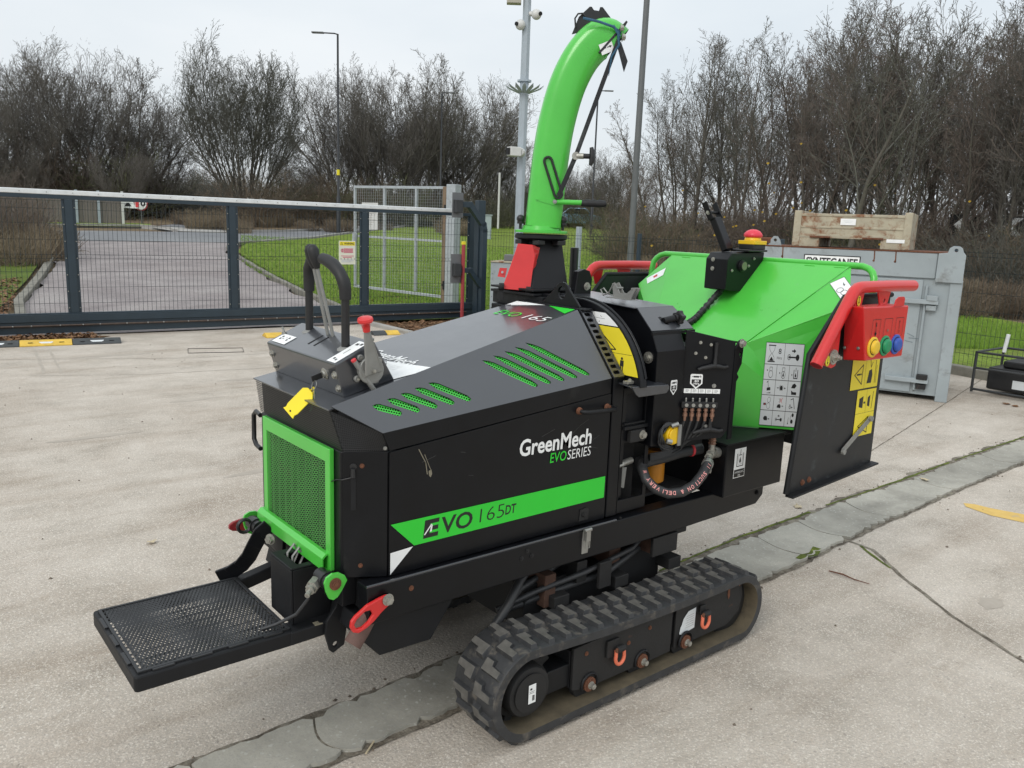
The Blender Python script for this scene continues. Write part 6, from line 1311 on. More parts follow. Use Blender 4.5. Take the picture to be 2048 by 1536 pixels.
# ================================================================== things in the yard
M('gate_paint', (.022,.038,.052), .42, var=.15, scale=5, c2=(.05,.065,.075), amt=.12, dscale=10)
M('gate_wire', (.018,.03,.036), .5, var=.1)
M('alu_rail', (.74,.76,.76), .38, metal=.25, var=.12, scale=9, c2=(.42,.44,.45), amt=.2, dscale=20)
M('pipe_brown', (.07,.05,.04), .6, var=.4, scale=20)
M('container_grey', (.31,.35,.365), .5, var=.12, scale=2.2, c2=(.21,.22,.215), amt=.34, dscale=5, bump=.001, bscale=6)
M('crate_cream', (.40,.36,.265), .6, var=.2, scale=6, c2=(.22,.10,.05), amt=.46, dscale=7, bump=.001, bscale=30)
M('box_grey', (.36,.42,.44), .5, var=.08, scale=4, c2=(.28,.32,.33), amt=.2)
M('dark_steel', (.03,.032,.034), .5, var=.2)
M('pole_galv', (.36,.41,.45), .45, var=.08, scale=6)
M('pole_dark', (.02,.023,.027), .5, var=.15)
M('pole_grey', (.13,.135,.14), .5, var=.12, scale=4)
M('cam_white', (.62,.62,.60), .4, var=.06)
M('old_wood', (.21,.15,.10), .85, var=.35, scale=12, stretch=(1,1,.15), bump=.002)
M('fence_wood', (.17,.15,.135), .9, var=.3, scale=8, stretch=(1,1,.2))
M('faded_red', (.36,.05,.055), .55, var=.15)
M('sign_cream', (.70,.70,.58), .5, var=.05)

def GP(a, z, b=0): return gateA+gu*a+gn*b+Z*z      # gate frame: a along, b towards the yard
GT = root('sliding_gate', tuple(GP(3, 0)), 'wide dark blue-grey sliding yard gate with mesh panels and a pale top rail', 'gate')
def gbox(g, a0, a1, z0, z1, b0, b1): return g.prism([GP(a0,z0,b0),GP(a1,z0,b0),GP(a1,z0,b1),GP(a0,z0,b1)], (0,0,z1-z0))
g = G(); gbox(g, -2.2, 6.48, 1.772, 1.832, -.035, .035); o = g.out('top_rail', m['alu_rail'], GT, bevel=.008, fix=True)
g = G(); 
for k in range(30): a = -2.0+.29*k; g.bolt(GP(a,1.80,.035), gn, .006, .003, False)
g.out('rail_rivet', m['steel'], o, kind='stuff')
g = G(); gbox(g, -2.2, 6.86, 1.722, 1.771, -.03, .03); g.out('upper_beam', m['gate_paint'], GT, bevel=.003, fix=True)
g = G(); gbox(g, -2.2, 6.86, .190, .285, -.05, .055); gbm = g.out('lower_beam', m['gate_paint'], GT, bevel=.004, fix=True)
g = G(); gbox(g, -2.2, 6.86, .045, .188, -.04, .040); gbox(g, -2.2, 6.86, .285, .30, -.03, .04); g.out('track_beam', m['gate_paint'], GT, bevel=.003, fix=True)
g = G(); g.tube([GP(-2.2,.145,.058), GP(6.7,.140,.058)], .014, 8); pb2 = g.out('cable_pipe', m['pipe_brown'], GT, smooth=60)
g = G()
for k in range(34): a = -2.0+.26*k+(.06 if k % 3 else 0); g.sphere(GP(a,.146,.066), .011, 8, 6)
g.out('pipe_clip', m['steel'], pb2, kind='stuff')
posts = [-1.28, .845, 2.87, 4.868, 6.80]
for a in posts:
    g = G(); gbox(g, a-.045, a+.045, .301, 1.721, -.028, .030); p_ = g.out('gate_post', m['gate_paint'], GT, bevel=.004, fix=True)
    g = G()
    for s_ in (-1, 1): gbox(g, a+s_*.062-.016, a+s_*.062+.016, .301, 1.721, .0, .012)
    g.out('edge_strip', m['gate_paint'], p_, fix=True)
    g = G()
    for k in range(7):
        for s_ in (-1, 1): g.sphere(GP(a+s_*.062,.36+.21*k,.014), .008, 6, 5)
    g.out('strip_screw', m['zinc'], p_, kind='stuff')
for a0, a1 in zip(posts[:-1], posts[1:]):
    g = G(); n = int((a1-a0)/.0545)
    for k in range(1, n):
        a = a0+(a1-a0)*k/n
        # folded beads give the wires a small sideways kink at two heights
        g.tube([GP(a,.30,.0), GP(a,.985,.0), GP(a,1.010,.028), GP(a,1.035,0), GP(a,1.50,0)]+[GP(a,1.66,0),GP(a,1.685,.022),GP(a,1.70,0)], .0028, 3, cap=False)
    for z in (.42,.62,.82,.985,1.035,1.22,1.42,1.60,1.70): g.tube([GP(a0,z,0), GP(a1,z,0)], .0028 if z not in (.985,1.035) else .0032, 3, cap=False)
    g.out('mesh_panel', m['gate_wire'], GT, kind='stuff')
# warning sign on the mesh
WS = root('warning_sign', tuple(GP(4.585,1.1,.012)), 'cream warning notice with yellow heading fixed to the gate mesh', 'sign')
g = G(); g.holed(GP(4.448,.925,.014), gu, Z, [(0,0),(.270,0),(.270,.355),(0,.355)], [], .003); bd = g.out('sign_board', m['sign_cream'], WS, bevel=.001)
g = Dec(GP(4.448,.925,.0145), gu, Z); g.mat(0); g.rect(.012,.285,.258,.342); g.mat(1); g.txt('WARNING', .085,.299,.032, width=.165, bold=.03); g.line([(.028,.297),(.064,.297),(.046,.330)], .005, closed=True)
g.mat(2); g.rect(.045,.182,.062,.236); g.ring(.056,.21,.022,.006)
for k in range(9): g.rect(.082+.0165*k,.182,.092+.0165*k,.235)
g.line([(.078,.180),(.228,.180)], .006); g.line([(.078,.238),(.228,.238)], .006); g.line([(.035,.128),(.235,.128)], .009); g.line([(.065,.106),(.205,.106)], .009)
g.mat(3); g.line([(.040,.070),(.235,.070)], .004); g.line([(.040,.054),(.235,.054)], .004); g.line([(.040,.038),(.19,.038)], .004)
M('print_blue', (.35,.42,.6), .6); M('print_pink', (.62,.12,.2), .6)
g.out('notice_print', [m['yellow_print'], m['black_print'], m['print_pink'], m['print_blue']], bd)

# gate receiving post with its two bent arms and lock boxes
PA = V((8.16,10.98,0))
GR = root('gate_receiver_post', tuple(PA), 'dark receiver post with two bent arms at the right end of the gate', 'gate post')
au = gu
g = G(); g.prism([PA-au*.065-gn*.065, PA+au*.065-gn*.065, PA+au*.065+gn*.065, PA-au*.065+gn*.065], (0,0,1.98)); g.out('post', m['gate_paint'], GR, bevel=.006, fix=True)
g = G(); e1 = PA+gn*.12
def bent(gg, pts, w_, d_):
    for a, b in zip(pts[:-1], pts[1:]): gg.obox((a+b)/2, ((b-a).length+w_*.6, w_, d_), b-a, gn)
bent(g, [e1-au*.40+Z*1.90, e1-au*.28+Z*1.90, e1-au*.02+Z*1.60, e1+Z*1.5, e1+Z*0.02], .10, .09); g.out('upper_arm', m['gate_paint'], GR, bevel=.004)
g = G(); bent(g, [e1-au*.44+Z*.86, e1-au*.25+Z*.86, e1-au*.03+Z*.60], .09, .075); g.out('lower_arm', m['gate_paint'], GR, bevel=.004)
for z0, z1 in ((1.69,2.08),(.66,1.12)):
    c_ = e1-au*.50+Z*(z0+z1)/2
    g = G(); g.obox(c_, (.20,.02,z1-z0), au, gn); bx_ = g.out('lock_plate', m['pole_grey'], GR, bevel=.004)
    g = G(); g.obox(c_+gn*.05-au*.02-Z*.02, (.12,.10,.20), au, gn); g.out('lock_box', m['dark_steel'], bx_, bevel=.006)
g = G(); gbox(g, 6.895, 6.915, .30, 1.66, .0, .02); g.out('white_edge', m['white_print'], GR, fix=True)
RP = root('red_bar_post', (7.75,10.85,0), 'thin faded red post with yellow tip in front of the gate end', 'post')
g = G(); g.box((7.728,10.828,0),(7.772,10.872,1.27)); g.out('post', m['faded_red'], RP, bevel=.006)
g = G(); g.box((7.724,10.824,1.27),(7.776,10.876,1.32)); g.out('yellow_tip', m['yellow_print'], RP, bevel=.006)
GC = root('control_cabinet', (8.15,10.05,0), 'low pale grey metal cabinet between the gate post and the chipper chimney', 'cabinet')
g = G(); q0, q1 = V((7.98,10.42,0)), V((8.42,9.74,0)); qd = (q1-q0); qn = V((qd.y,-qd.x,0)).normalized(); g.prism([q0, q1, q1-qn*.5, q0-qn*.5], (0,0,1.02)); cb_ = g.out('cabinet_body', m['container_grey'], GC, bevel=.006, fix=True)
g = G(); g.prism([q0+qn*.02+Z*1.02, q1+qn*.02+Z*1.02, q1-qn*.52+Z*1.02, q0-qn*.52+Z*1.02], (0,0,.02)); g.out('cabinet_lid', m['crate_cream'], GC, bevel=.003, fix=True)
g = G(); g.obox((q0+q1)/2-qn*.3+Z*1.09-qd.normalized()*.15, (.22,.18,.10), qd); g.out('lid_vent', m['pole_grey'], GC, bevel=.01)
g = G()
for k in range(5): g.bolt(q0+qd.normalized()*.03+Z*(.12+.18*k)+qn*.001, qn, .006, .002, False)
g.out('rivet', m['dark_steel'], cb_, kind='stuff')

# old swing gate standing open behind the sliding gate
OG = root('open_swing_gate', (8.95,13.1,.02), 'old galvanised mesh swing gate standing open behind the sliding gate', 'gate')
o0, o1 = V((8.05,15.05,0)), V((8.80,12.95,0)); od = (o1-o0); ol = od.length; od.normalize(); on_ = V((od.y,-od.x,0)); 
def OP(a, z, b=0): return o0+od*a+Z*z+on_*b
def bar(gg, p, q, w_=.045): gg.obox((p+q)/2, ((q-p).length, w_, w_), q-p, on_)
g = G(); zb, zt2 = .28, 2.24
for a in (.02, ol*.35, ol*.70): bar(g, OP(a,zb), OP(a,zt2), .045)
bar(g, OP(0,zt2), OP(ol,zt2), .05); bar(g, OP(0,zb), OP(ol,zb-.06), .05); bar(g, OP(0,1.28), OP(ol,1.26), .04); g.out('gate_frame', m['galv'], OG, bevel=.003)
g = G(); 
for k in range(1, 40): a = ol*k/40; g.tube([OP(a,zb,.01), OP(a,zt2,.01)], .002, 3, cap=False)
for k in range(1, 36): z = zb+(zt2-zb)*k/36; g.tube([OP(0,z,.01), OP(ol,z,.01)], .002, 3, cap=False)
g.out('mesh_panel', m['galv'], OG, kind='stuff')
g = G(); bar(g, OP(ol+.02,.10), OP(ol+.02,2.26), .085); g.out('timber_jamb', m['old_wood'], OG, bevel=.004)
g = G(); bar(g, OP(ol+.20,.0), OP(ol+.20,2.30), .20); g.out('hanging_post', m['galv'], OG, bevel=.008)
for z in (.45, 1.85):
    g = G(); g.tube([OP(ol+.06,z-.08,.06), OP(ol+.06,z+.08,.06)], .03, 8); g.obox(OP(ol+.08,z,.06), (.12,.05,.04), od, on_); g.out('gate_hinge', m['rusty_black'], OG)
g = G(); bar(g, OP(.06,.30,.04), OP(.06,.62,.04), .03); g.tube([OP(.05,1.18,.05), OP(.06,1.34,.05)], .05, 8); g.out('gate_bolt', m['galv'], OG)
g = G(); g.holed(OP(.22,1.42,.03), od, Z, [(0,0),(.42,0),(.42,.52),(0,.52)], [], .004); nb_ = g.out('notice_board', m['cam_white'], OG, bevel=.001)
g = Dec(OP(.22,1.42,.031), od, Z)
for k in range(9): g.line([(.04,.46-.045*k),(.36-.04*(k % 3),.46-.045*k)], .006)
g.out('notice_print', m['faint_dirt'], nb_)

# rubber ramps with yellow panels on the yard
def ramp(name, pts, w_, segs, label, grp=None):
    a, b = V(pts[0]), V(pts[1]); d = (b-a); L_ = d.length; d.normalize(); nn = V((-d.y,d.x,0)); r = root(name, tuple((a+b)/2), label, 'kerb ramp', grp)
    for s0, s1, mt in segs:
        p, q = a+d*(L_*s0+.003), a+d*(L_*s1-.003); g = G()
        sec = [(-w_/2,0),(-w_/2,.012),(-w_*.12,.055),(w_*.12,.055),(w_/2,.012),(w_/2,0)]
        g.prism([p+nn*u_+Z*v_ for u_, v_ in sec], q-p); sg = g.out('ramp_section', m[mt], r, bevel=.003, fix=True)
        if q.x-p.x > .2 and name == 'cable_ramp':
            for t_ in (.2, .8):
                c_ = p+(q-p)*t_-nn*w_*.3; g = G(); g.obox(c_+Z*.036, (.05,.02,.006), d); g.out('fixing_slot', m['deep_black'], sg)
            g = G(); c_ = p+(q-p)*.5-nn*w_*.28; g.add([c_+Z*.045+d*(.075*math.cos(t_))-nn*(.03*math.sin(t_))-Z*.022*math.sin(t_)+Z*.0 for t_ in [math.pi*i/8 for i in range(9)]], [tuple(range(9))]); g.out('reflector', m['silver_print'] if mt != 'yellow_print' else m['worn_yellow'], sg)
    return r
M('ramp_rubber', (.055,.06,.062), .8, var=.3, scale=14, c2=(.13,.12,.10), amt=.25)
M('ramp_yellow', (.68,.44,.06), .6, var=.2, scale=9, c2=(.35,.26,.12), amt=.25)
ramp('cable_ramp', [(-.42,11.42,0),(2.60,10.93,0)], .30, [(0,.18,'ramp_yellow'),(.18,.36,'ramp_rubber'),(.36,.50,'ramp_yellow'),(.50,.645,'ramp_rubber'),(.645,.825,'ramp_yellow'),(.825,1,'ramp_rubber')], 'long black and yellow rubber kerb ramp lying in front of the gate at the left')
ramp('ramp_end', [(4.33,10.63,0),(4.86,10.55,0)], .26, [(0,1,'ramp_yellow')], 'short worn yellow ramp piece lying behind the control box')
ramp('ramp_end', [(5.75,10.25,0),(6.15,10.2,0)], .22, [(0,.5,'ramp_rubber'),(.5,1,'ramp_yellow')], 'broken black and yellow ramp end beside the leaf bed kerb')

# ---- grey storage container with the rusty crate on top
c0_, c1_ = V((7.79,5.384,0)), V((8.54,3.53,0)); cd2 = (c1_-c0_).normalized(); cn2 = V((cd2.y,-cd2.x,0)); CL = (c1_-c0_).length; CZ = 1.48
if cn2.x > 0: cn2 = -cn2
def CP(a, z, b=0): return c0_+cd2*a+cn2*b+Z*z
CT = root('storage_container', tuple(CP(CL/2,0,-.6)), 'low grey steel storage container with welded hinges and a rusty top edge', 'container')
g = G(); g.prism([CP(0,.05),CP(CL,.05),CP(CL,.05,-1.05),CP(0,.05,-1.05)], (0,0,CZ-.30)); cbody = g.out('container_body', m['container_grey'], CT, bevel=.006, fix=True)
g = G(); g.prism([CP(-.02,CZ-.25,.025),CP(CL-.24,CZ-.25,.025),CP(CL-.24,CZ-.25,-1.07),CP(-.02,CZ-.25,-1.07)], (0,0,.25)); g.out('top_band', m['container_grey'], CT, bevel=.008, fix=True)
g = G(); g.prism([CP(CL-.235,-.0,.02),CP(CL+.02,-.0,.02),CP(CL+.02,0,-.22),CP(CL-.235,0,-.22)], (0,0,CZ+.02)) if 0 else None
g = G(); g.holed(CP(CL-.235,CZ-.28,.045), cd2, Z, [(0,0),(.24,0),(.24,.27),(.215,.30),(.205,.335),(.18,.355),(.12,.355),(.09,.335),(.08,.29),(0,.28)], [[(.15+.018*math.cos(t*.785),.315+.018*math.sin(t*.785)) for t in range(8)]], .06); g.out('lifting_ear', m['container_grey'], CT, bevel=.004)
g = G(); g.prism([CP(CL-.10,.0,.022),CP(CL+.01,.0,.022),CP(CL+.01,.0,-.15),CP(CL-.10,.0,-.15)], (0,0,CZ-.26)); g.out('corner_post', m['container_grey'], CT, bevel=.006, fix=True)
g = G(); g.prism([CP(.06,.07,.006),CP(CL-.34,.07,.006),CP(CL-.34,.07,.020),CP(.06,.07,.020)], (0,0,CZ-.34)); dr = g.out('container_door', m['container_grey'], CT, bevel=.004, fix=True)
g = G(); g.tube([CP(CL-.30,.10,.022), CP(CL-.30,CZ-.32,.022)], .014, 8); g.out('hinge_rod', m['container_grey'], CT, smooth=60)
for z in (.20, CZ-.48):
    g = G(); g.obox(CP(CL-.38,z,.04), (.40,.07,.045), cd2, cn2); hg = g.out('hinge_arm', m['container_grey'], CT, bevel=.004)
    g = G(); g.obox(CP(CL-.24,z+.04,.045), (.10,.075,.05), cd2, cn2); g.obox(CP(CL-.24,z-.06,.03), (.09,.05,.05), cd2, cn2); g.out('hinge_block', m['rusty_black'] if z < .3 else m['container_grey'], hg, bevel=.004)
g = G(); g.prism([CP(-.02,CZ+.001,.03),CP(CL-.1,CZ+.001,.03),CP(CL-.1,CZ+.001,-1.08),CP(-.02,CZ+.001,-1.08)], (0,0,.012)); g.out('roof_sheet', m['rust'], CT, fix=True)
g = G(); g.obox(CP(.03,CZ+.05,-.10), (.16,.05,.03), cd2, cn2); g.lathe(CP(.0,CZ+.075,-.10), cd2, [(0,.02),(.14,.02)], 8); g.out('roof_lug', m['rust'], CT)
g = G(); g.holed(CP(.09,CZ+.01,-.08), cd2, Z, [(0,0),(.14,0),(.12,.06),(.09,.10),(.05,.10),(.02,.06)], [[(.07+.018*math.cos(t*.785),.058+.018*math.sin(t*.785)) for t in range(8)]], .02); g.out('lifting_ear', m['container_grey'], CT)
a_s = .50
g = Dec(CP(a_s,CZ-.190,.026), cd2, Z); g.mat(0); g.rect(0,0,.55,.12); g.mat(1); g.line([(0,0),(.55,0),(.55,.12),(0,.12)], .010, closed=True)
g.txt('SYNTEGANEE', .02,.022,.072, width=.51, bold=.035); g.out('name_plate', [m['white_print'], m['black_print']], cbody)
g = Dec(CP(0,0,.022), cd2, Z, .001); rr_ = random.Random(3)
for k in range(26): a, z = rr_.uniform(.5,CL-.4), rr_.uniform(.2,1.1); l = rr_.uniform(.02,.10); s_ = rr_.uniform(-.03,.03); g.line([(a,z),(a+l,z+s_)], rr_.uniform(.003,.012))
M('scuff', (.17,.20,.215), .6); g.out('scuff_mark', m['scuff'], cbody)
g = Dec(CP(0,0,.026), cd2, Z, .001)
for a in (1.18,CL-.62,.27): g.line([(a,CZ-.005),(a+.004,CZ-.06-rr_.uniform(0,.1))], .012); g.disc(a, CZ-.10, .012, 6)
g.out('rust_run', m['rust'], cbody)

KP = CP(1.235,CZ+.02,-.10); CR = root('steel_crate', tuple(CP(1.9,CZ+.02,-.5)), 'rusty cream steel crate standing on top of the grey container', 'crate')
def KP_(a, z, b=0): return CP(.34+a,CZ+.014+z,-.06+b)
KW = 1.15; KH = .345
g = G()
g.prism([KP_(0,.095,0),KP_(KW,.095,0),KP_(KW,.095,-.82),KP_(0,.095,-.82)], (0,0,.015)); 
g.prism([KP_(.03,.11,-.008),KP_(KW-.03,.11,-.008),KP_(KW-.03,.11,-.02),KP_(.03,.11,-.02)], (0,0,.23)); g.prism([KP_(.03,.11,-.80),KP_(KW-.03,.11,-.80),KP_(KW-.03,.11,-.81),KP_(.03,.11,-.81)], (0,0,.23))
cs_ = g.out('crate_side', m['crate_cream'], CR, bevel=.002, fix=True)
for z0, h_ in ((.10,.035),(.195,.025),(.318,.03)):
    g = G(); g.prism([KP_(.0,z0,0),KP_(KW,z0,0),KP_(KW,z0,-.012),KP_(0,z0,-.012)], (0,0,h_)); g.out('side_rib', m['crate_cream'], cs_, bevel=.006, fix=True)
for a in (0, KW-.075):
    g = G(); g.prism([KP_(a,0,.005),KP_(a+.075,0,.005),KP_(a+.075,0,-.82),KP_(a,0,-.82)], (0,0,KH+(.03 if 1 else 0))); g.out('corner_post', m['crate_cream'], CR, bevel=.008, fix=True)
for a in (.075, KW-.275):
    g = G(); g.prism([KP_(a,0,.0),KP_(a+.20,0,.0),KP_(a+.20,0,-.82),KP_(a,0,-.82)], (0,0,.095)); g.out('crate_foot', m['crate_cream'], CR, bevel=.006, fix=True)
g = G(); g.obox(KP_(.28,.105,.01), (.20,.03,.02), cd2); g.obox(KP_(.80,.105,.01), (.20,.03,.02), cd2); g.out('fork_guide', m['rust'], CR, bevel=.003)
g = Dec(KP_(.47,.235,.002), cd2, Z, .003); g.mat(0); g.rect(0,0,.15,.065); g.mat(1); g.line([(.03,.042),(.12,.042)], .005); g.line([(.05,.026),(.11,.026)], .005); g.out('paper_label', [m['white_print'], m['silver_print']], CR)
g = Dec(KP_(.93,.07,.001), cd2, Z, .006); g.mat(0); g.rect(0,0,.17,.035); g.out('paper_label', [m['white_print']], CR)

# ---- caged black pack at the right edge
PK = root('caged_generator', (9.75,3.2,0), 'black machine in a tube frame on the ground right of the grey container', 'generator')
g = G(); g.box((9.45,2.55,.06),(10.0,3.52,.30)); g.box((9.50,2.6,.30),(9.95,3.40,.38)); g.out('machine_body', m['plastic_black'], PK, bevel=.02)
for y_ in (3.62, 3.05, 2.5):
    g = G(); g.tube([(9.36,y_,.02),(9.36,y_,.45),(10.08,y_,.45),(10.08,y_,.02)], .014, 8); g.out('cage_hoop', m['dark_steel'], PK, smooth=60)
g = G()
for x_, z_ in ((9.36,.45),(10.08,.45),(9.36,.05),(10.08,.05),(9.36,.28)): g.tube([(x_,3.62,z_),(x_,2.5,z_)], .013, 8)
g.out('cage_rail', m['dark_steel'], PK, smooth=60)
g = G(); g.box((9.44,3.14,.10),(9.449,3.26,.19)); g.out('spec_label', m['silver_print'], PK)
g = G(); g.tube([(9.9,3.55,.42),(9.9,3.53,.62)], .02, 8); g.out('white_bottle_neck', m['white_print'], PK, smooth=60)
# dark post at the very edge of the picture
# ---- boundary mesh fence
def mesh_fence(name, pts, h, label, sp=.055, hs=(.02,.25,.5,.72,.78,1.0,1.25,1.43,1.48)):
    r = root(name, (pts[0][0],pts[0][1],0), label, 'fence'); P = [V((p[0],p[1],hz(*p))) for p in pts]
    for a, b in zip(P[:-1], P[1:]):
        d = b-a; n = max(1, round(d.length/2.5))
        for i in range(n):
            p, q = a+d*i/n, a+d*(i+1)/n; g = G(); k = int((q-p).length/sp)
            nn = V((-d.y,d.x,0)).normalized()
            for j in range(1, k): c_ = p+(q-p)*j/k; g.tube([c_+Z*.03, c_+Z*(h+.02)], .0024, 3, cap=False)
            for z in hs:
                if z < h+.01: g.tube([p+Z*z+nn*(.02 if z in (.72,.78) else 0), q+Z*z+nn*(.02 if z in (.72,.78) else 0)], .0032, 3, cap=False)
            g.out('mesh_panel', m['gate_wire'], r, kind='stuff')
            g = G(); c_ = q; g.box((c_.x-.025,c_.y-.025,c_.z),(c_.x+.025,c_.y+.025,c_.z+h+.05)); g.out('fence_post', m['gate_paint'], r, bevel=.004)
    return r
mesh_fence('boundary_fence', [(8.45,11.15),(9.35,8.55),(10.70,4.55),(10.45,2.2),(10.35,-1.5)], 1.50, 'dark welded mesh fence running behind the grey container')

# ---- poles
CC = root('camera_pole', (9.25,11.3,0), 'tall pale steel pole with cameras and a spiked collar behind the green spout', 'camera pole')
px_, py_ = 9.25, 11.3
g = G(); g.tube([(px_,py_,0),(px_,py_,3.9),(px_,py_,6.2)], [.085,.075,.065], 8); g.out('pole', m['pole_galv'], CC, smooth=20)
g = G(); g.tube([(px_,py_,3.99),(px_,py_,4.02)], .12, 12); g.out('collar', m['pole_galv'], CC)
for k in range(14):
    a = 2*math.pi*k/14; c, s_ = math.cos(a), math.sin(a); g = G()
    g.prism([(px_+c*.08-s_*.03,py_+s_*.08+c*.03,3.80),(px_+c*.28-s_*.035,py_+s_*.28+c*.035,3.88),(px_+c*.34,py_+s_*.34,3.93),(px_+c*.28+s_*.035,py_+s_*.28-c*.035,3.88),(px_+c*.08+s_*.03,py_+s_*.08-c*.03,3.80)], (0,0,.006)); g.out('anti_climb_spike', m['pole_galv'], CC, fix=True)
L_ = -R_.normalized(); Rt = V((R_.x,R_.y,0)).normalized(); Bk = -V((F_.x,F_.y,0)).normalized()
for (a, z, s_, nm) in ((.16,5.05,1,'dome_camera'),(-.10,4.88,-1,'dome_camera'),(.24,5.42,1,'dome_camera')):
    g = G(); c_ = V((px_,py_,z))+Rt*a+Bk*.08; g.sphere(c_, .085, 14, 10); g.tube([V((px_,py_,z+.03)), c_], .04, 8); cm = g.out(nm, m['cam_white'], CC, smooth=60)
    g = G(); g.tube([c_+Bk*.05+Rt*.05*s_, c_+Bk*.075+Rt*.075*s_], .032, 10); g.out('camera_lens', m['deep_black'], cm)
g = G(); c_ = V((px_,py_,2.83)); g.tube([c_+Bk*.05, c_+Bk*.18-Rt*.04], .075, 12); g.obox(c_+Bk*.20-Rt*.13, (.20,.16,.15), Rt*-1+Bk*.5); cm = g.out('box_camera', m['cam_white'], CC, bevel=.01)
g = G(); g.obox(c_+Bk*.255-Rt*.235, (.02,.11,.11), Rt*-1+Bk*.5); g.out('camera_lens', m['deep_black'], cm)
M('beige_box', (.40,.38,.31), .5, var=.08); g = G(); g.obox(V((px_,py_,5.52))-Rt*.22+Bk*.03, (.24,.16,.62), Rt, Bk); g.out('equipment_box', m['beige_box'], CC, bevel=.008)
g = Dec(V((px_,py_,3.35))+Bk*.085, Rt, Z); g.mat(0); g.txt('CCTV', -.03,-.35,.07, width=.10); 
CP2 = root('grey_pole', (14.0,13.05,0), 'plain tall grey pole leaning slightly between the spout and the hopper', 'pole')
g = G(); g.tube([(14.0,13.05,-.1),(13.98,13.03,3.5),(14.10,13.12,9)], [.075,.07,.06], 12); g.out('pole', m['pole_grey'], CP2, smooth=60)
SG = root('short_grey_post', (10.6,11.2,0), 'short blue-grey post standing behind the red chute guard', 'post')
g = G(); g.box((10.57,11.17,0),(10.65,11.25,1.62)); g.out('post', m['pole_galv'], SG, bevel=.006)
def lamp(x, y, h, arm, label, tall=True, mt='pole_dark', band=False):
    z0 = hz(x,y); r = root('lamp_post', (x,y,z0), label, 'lamp post', None)
    g = G(); g.tube([(x,y,z0-.2),(x,y,z0+1.7),(x,y,z0+1.75),(x,y,z0+h)], [.10,.10,.062,.045], 10); g.out('pole', m[mt], r, smooth=60)
    g = G(); a = V((x,y,z0+h)); b = a+Rt*arm; g.tube([a-Z*.02, a+Rt*arm*.2+Z*.02, b+Z*.03], .03, 8); ar = g.out('lamp_arm', m[mt], r, smooth=60)
    g = G(); d = (b-a).normalized(); g.obox(b+d*.15+Z*.03, (.55,.22,.06), d, V((F_.x,F_.y,0))); g.out('lamp_head', m['pole_grey'], r, bevel=.02)
    if band: g = G(); g.tube([(x,y,z0+2.7),(x,y,z0+2.95)], .075, 10); g.out('yellow_band', m['yellow_print'], r)
    return r
lamp(18.33,35.83,8.9,-.75,'tall black lamp post left of the discharge spout in front of the bare trees',band=True)
lamp(29.0,43.2,8.0,.35,'black lamp post standing before the middle group of bare trees')
lamp(36.6,37.6,8.6,.5,'black lamp post seen between the green spout and the plain grey pole')
WP = root('white_post', (28.3,36.4,hz(28.3,36.4)), 'slim white post standing on the lawn left of the spout', 'post')
g = G(); g.tube([(28.3,36.4,1.4),(28.3,36.4,4.4)], .06, 8); g.out('post', m['cam_white'], WP, smooth=60)
UC = root('utility_cabinet', (24.7,32.5,hz(24.7,32.5)), 'pale green-grey street cabinet on the lawn near the slim white post', 'cabinet')
zc = hz(24.7,32.5); g = G(); g.prism([V((24.7,32.5,zc))-Rt*.5-Bk*-.2, V((24.7,32.5,zc))+Rt*.12+Bk*.2, V((24.7,32.5,zc))+Rt*.12-Bk*.35, V((24.7,32.5,zc))-Rt*.5-Bk*.35], (0,0,1.15)); g.out('cabinet_body', m['box_grey'], UC, bevel=.02, fix=True)
g = G(); g.prism([V((24.7,32.5,zc+1.15))-Rt*.54+Bk*.24, V((24.7,32.5,zc+1.15))+Rt*.16+Bk*.24, V((24.7,32.5,zc+1.15))+Rt*.16-Bk*.4, V((24.7,32.5,zc+1.15))-Rt*.54-Bk*.4], (0,0,.05)); g.out('cabinet_lid', m['box_grey'], UC, fix=True)
M('car_blue', (.30,.50,.66), .25, coat=.6); M('car_glass', (.03,.04,.05), .1)
PCr = root('parked_car', (44.6,47.6,hz(44.6,47.6)), 'light blue car parked on the far road beyond the lawn', 'car')
zc = hz(44.6,47.6)+.05; cc_ = V((44.6,47.6,zc)); cu_ = Rt; cv_ = Bk
g = G(); pr = [(-2,.25),(-2,.75),(-1.7,.88),(-1.15,.95),(-.6,1.42),(.7,1.45),(1.35,.95),(1.95,.85),(2.05,.5),(2.0,.25)]; g.prism([cc_+cu_*a+Z*b-cv_*.8 for a, b in pr], cv_*1.6); g.out('car_body', m['car_blue'], PCr, bevel=.08, fix=True)
g = G(); g.prism([cc_+cu_*a+Z*b+cv_*.805 for a, b in [(-1.0,.98),(-.55,1.36),(.62,1.38),(1.1,.98)]], cv_*.01); g.out('side_window', m['car_glass'], PCr, fix=True)
for a in (-1.25, 1.3):
    g = G(); c_ = cc_+cu_*a+Z*.3+cv_*.82; g.tube([c_-cv_*.2, c_], .31, 16); wh = g.out('wheel', m['rubber'], PCr); g = G(); g.tube([c_, c_+cv_*.01], .18, 12); g.out('rim', m['steel'], wh)
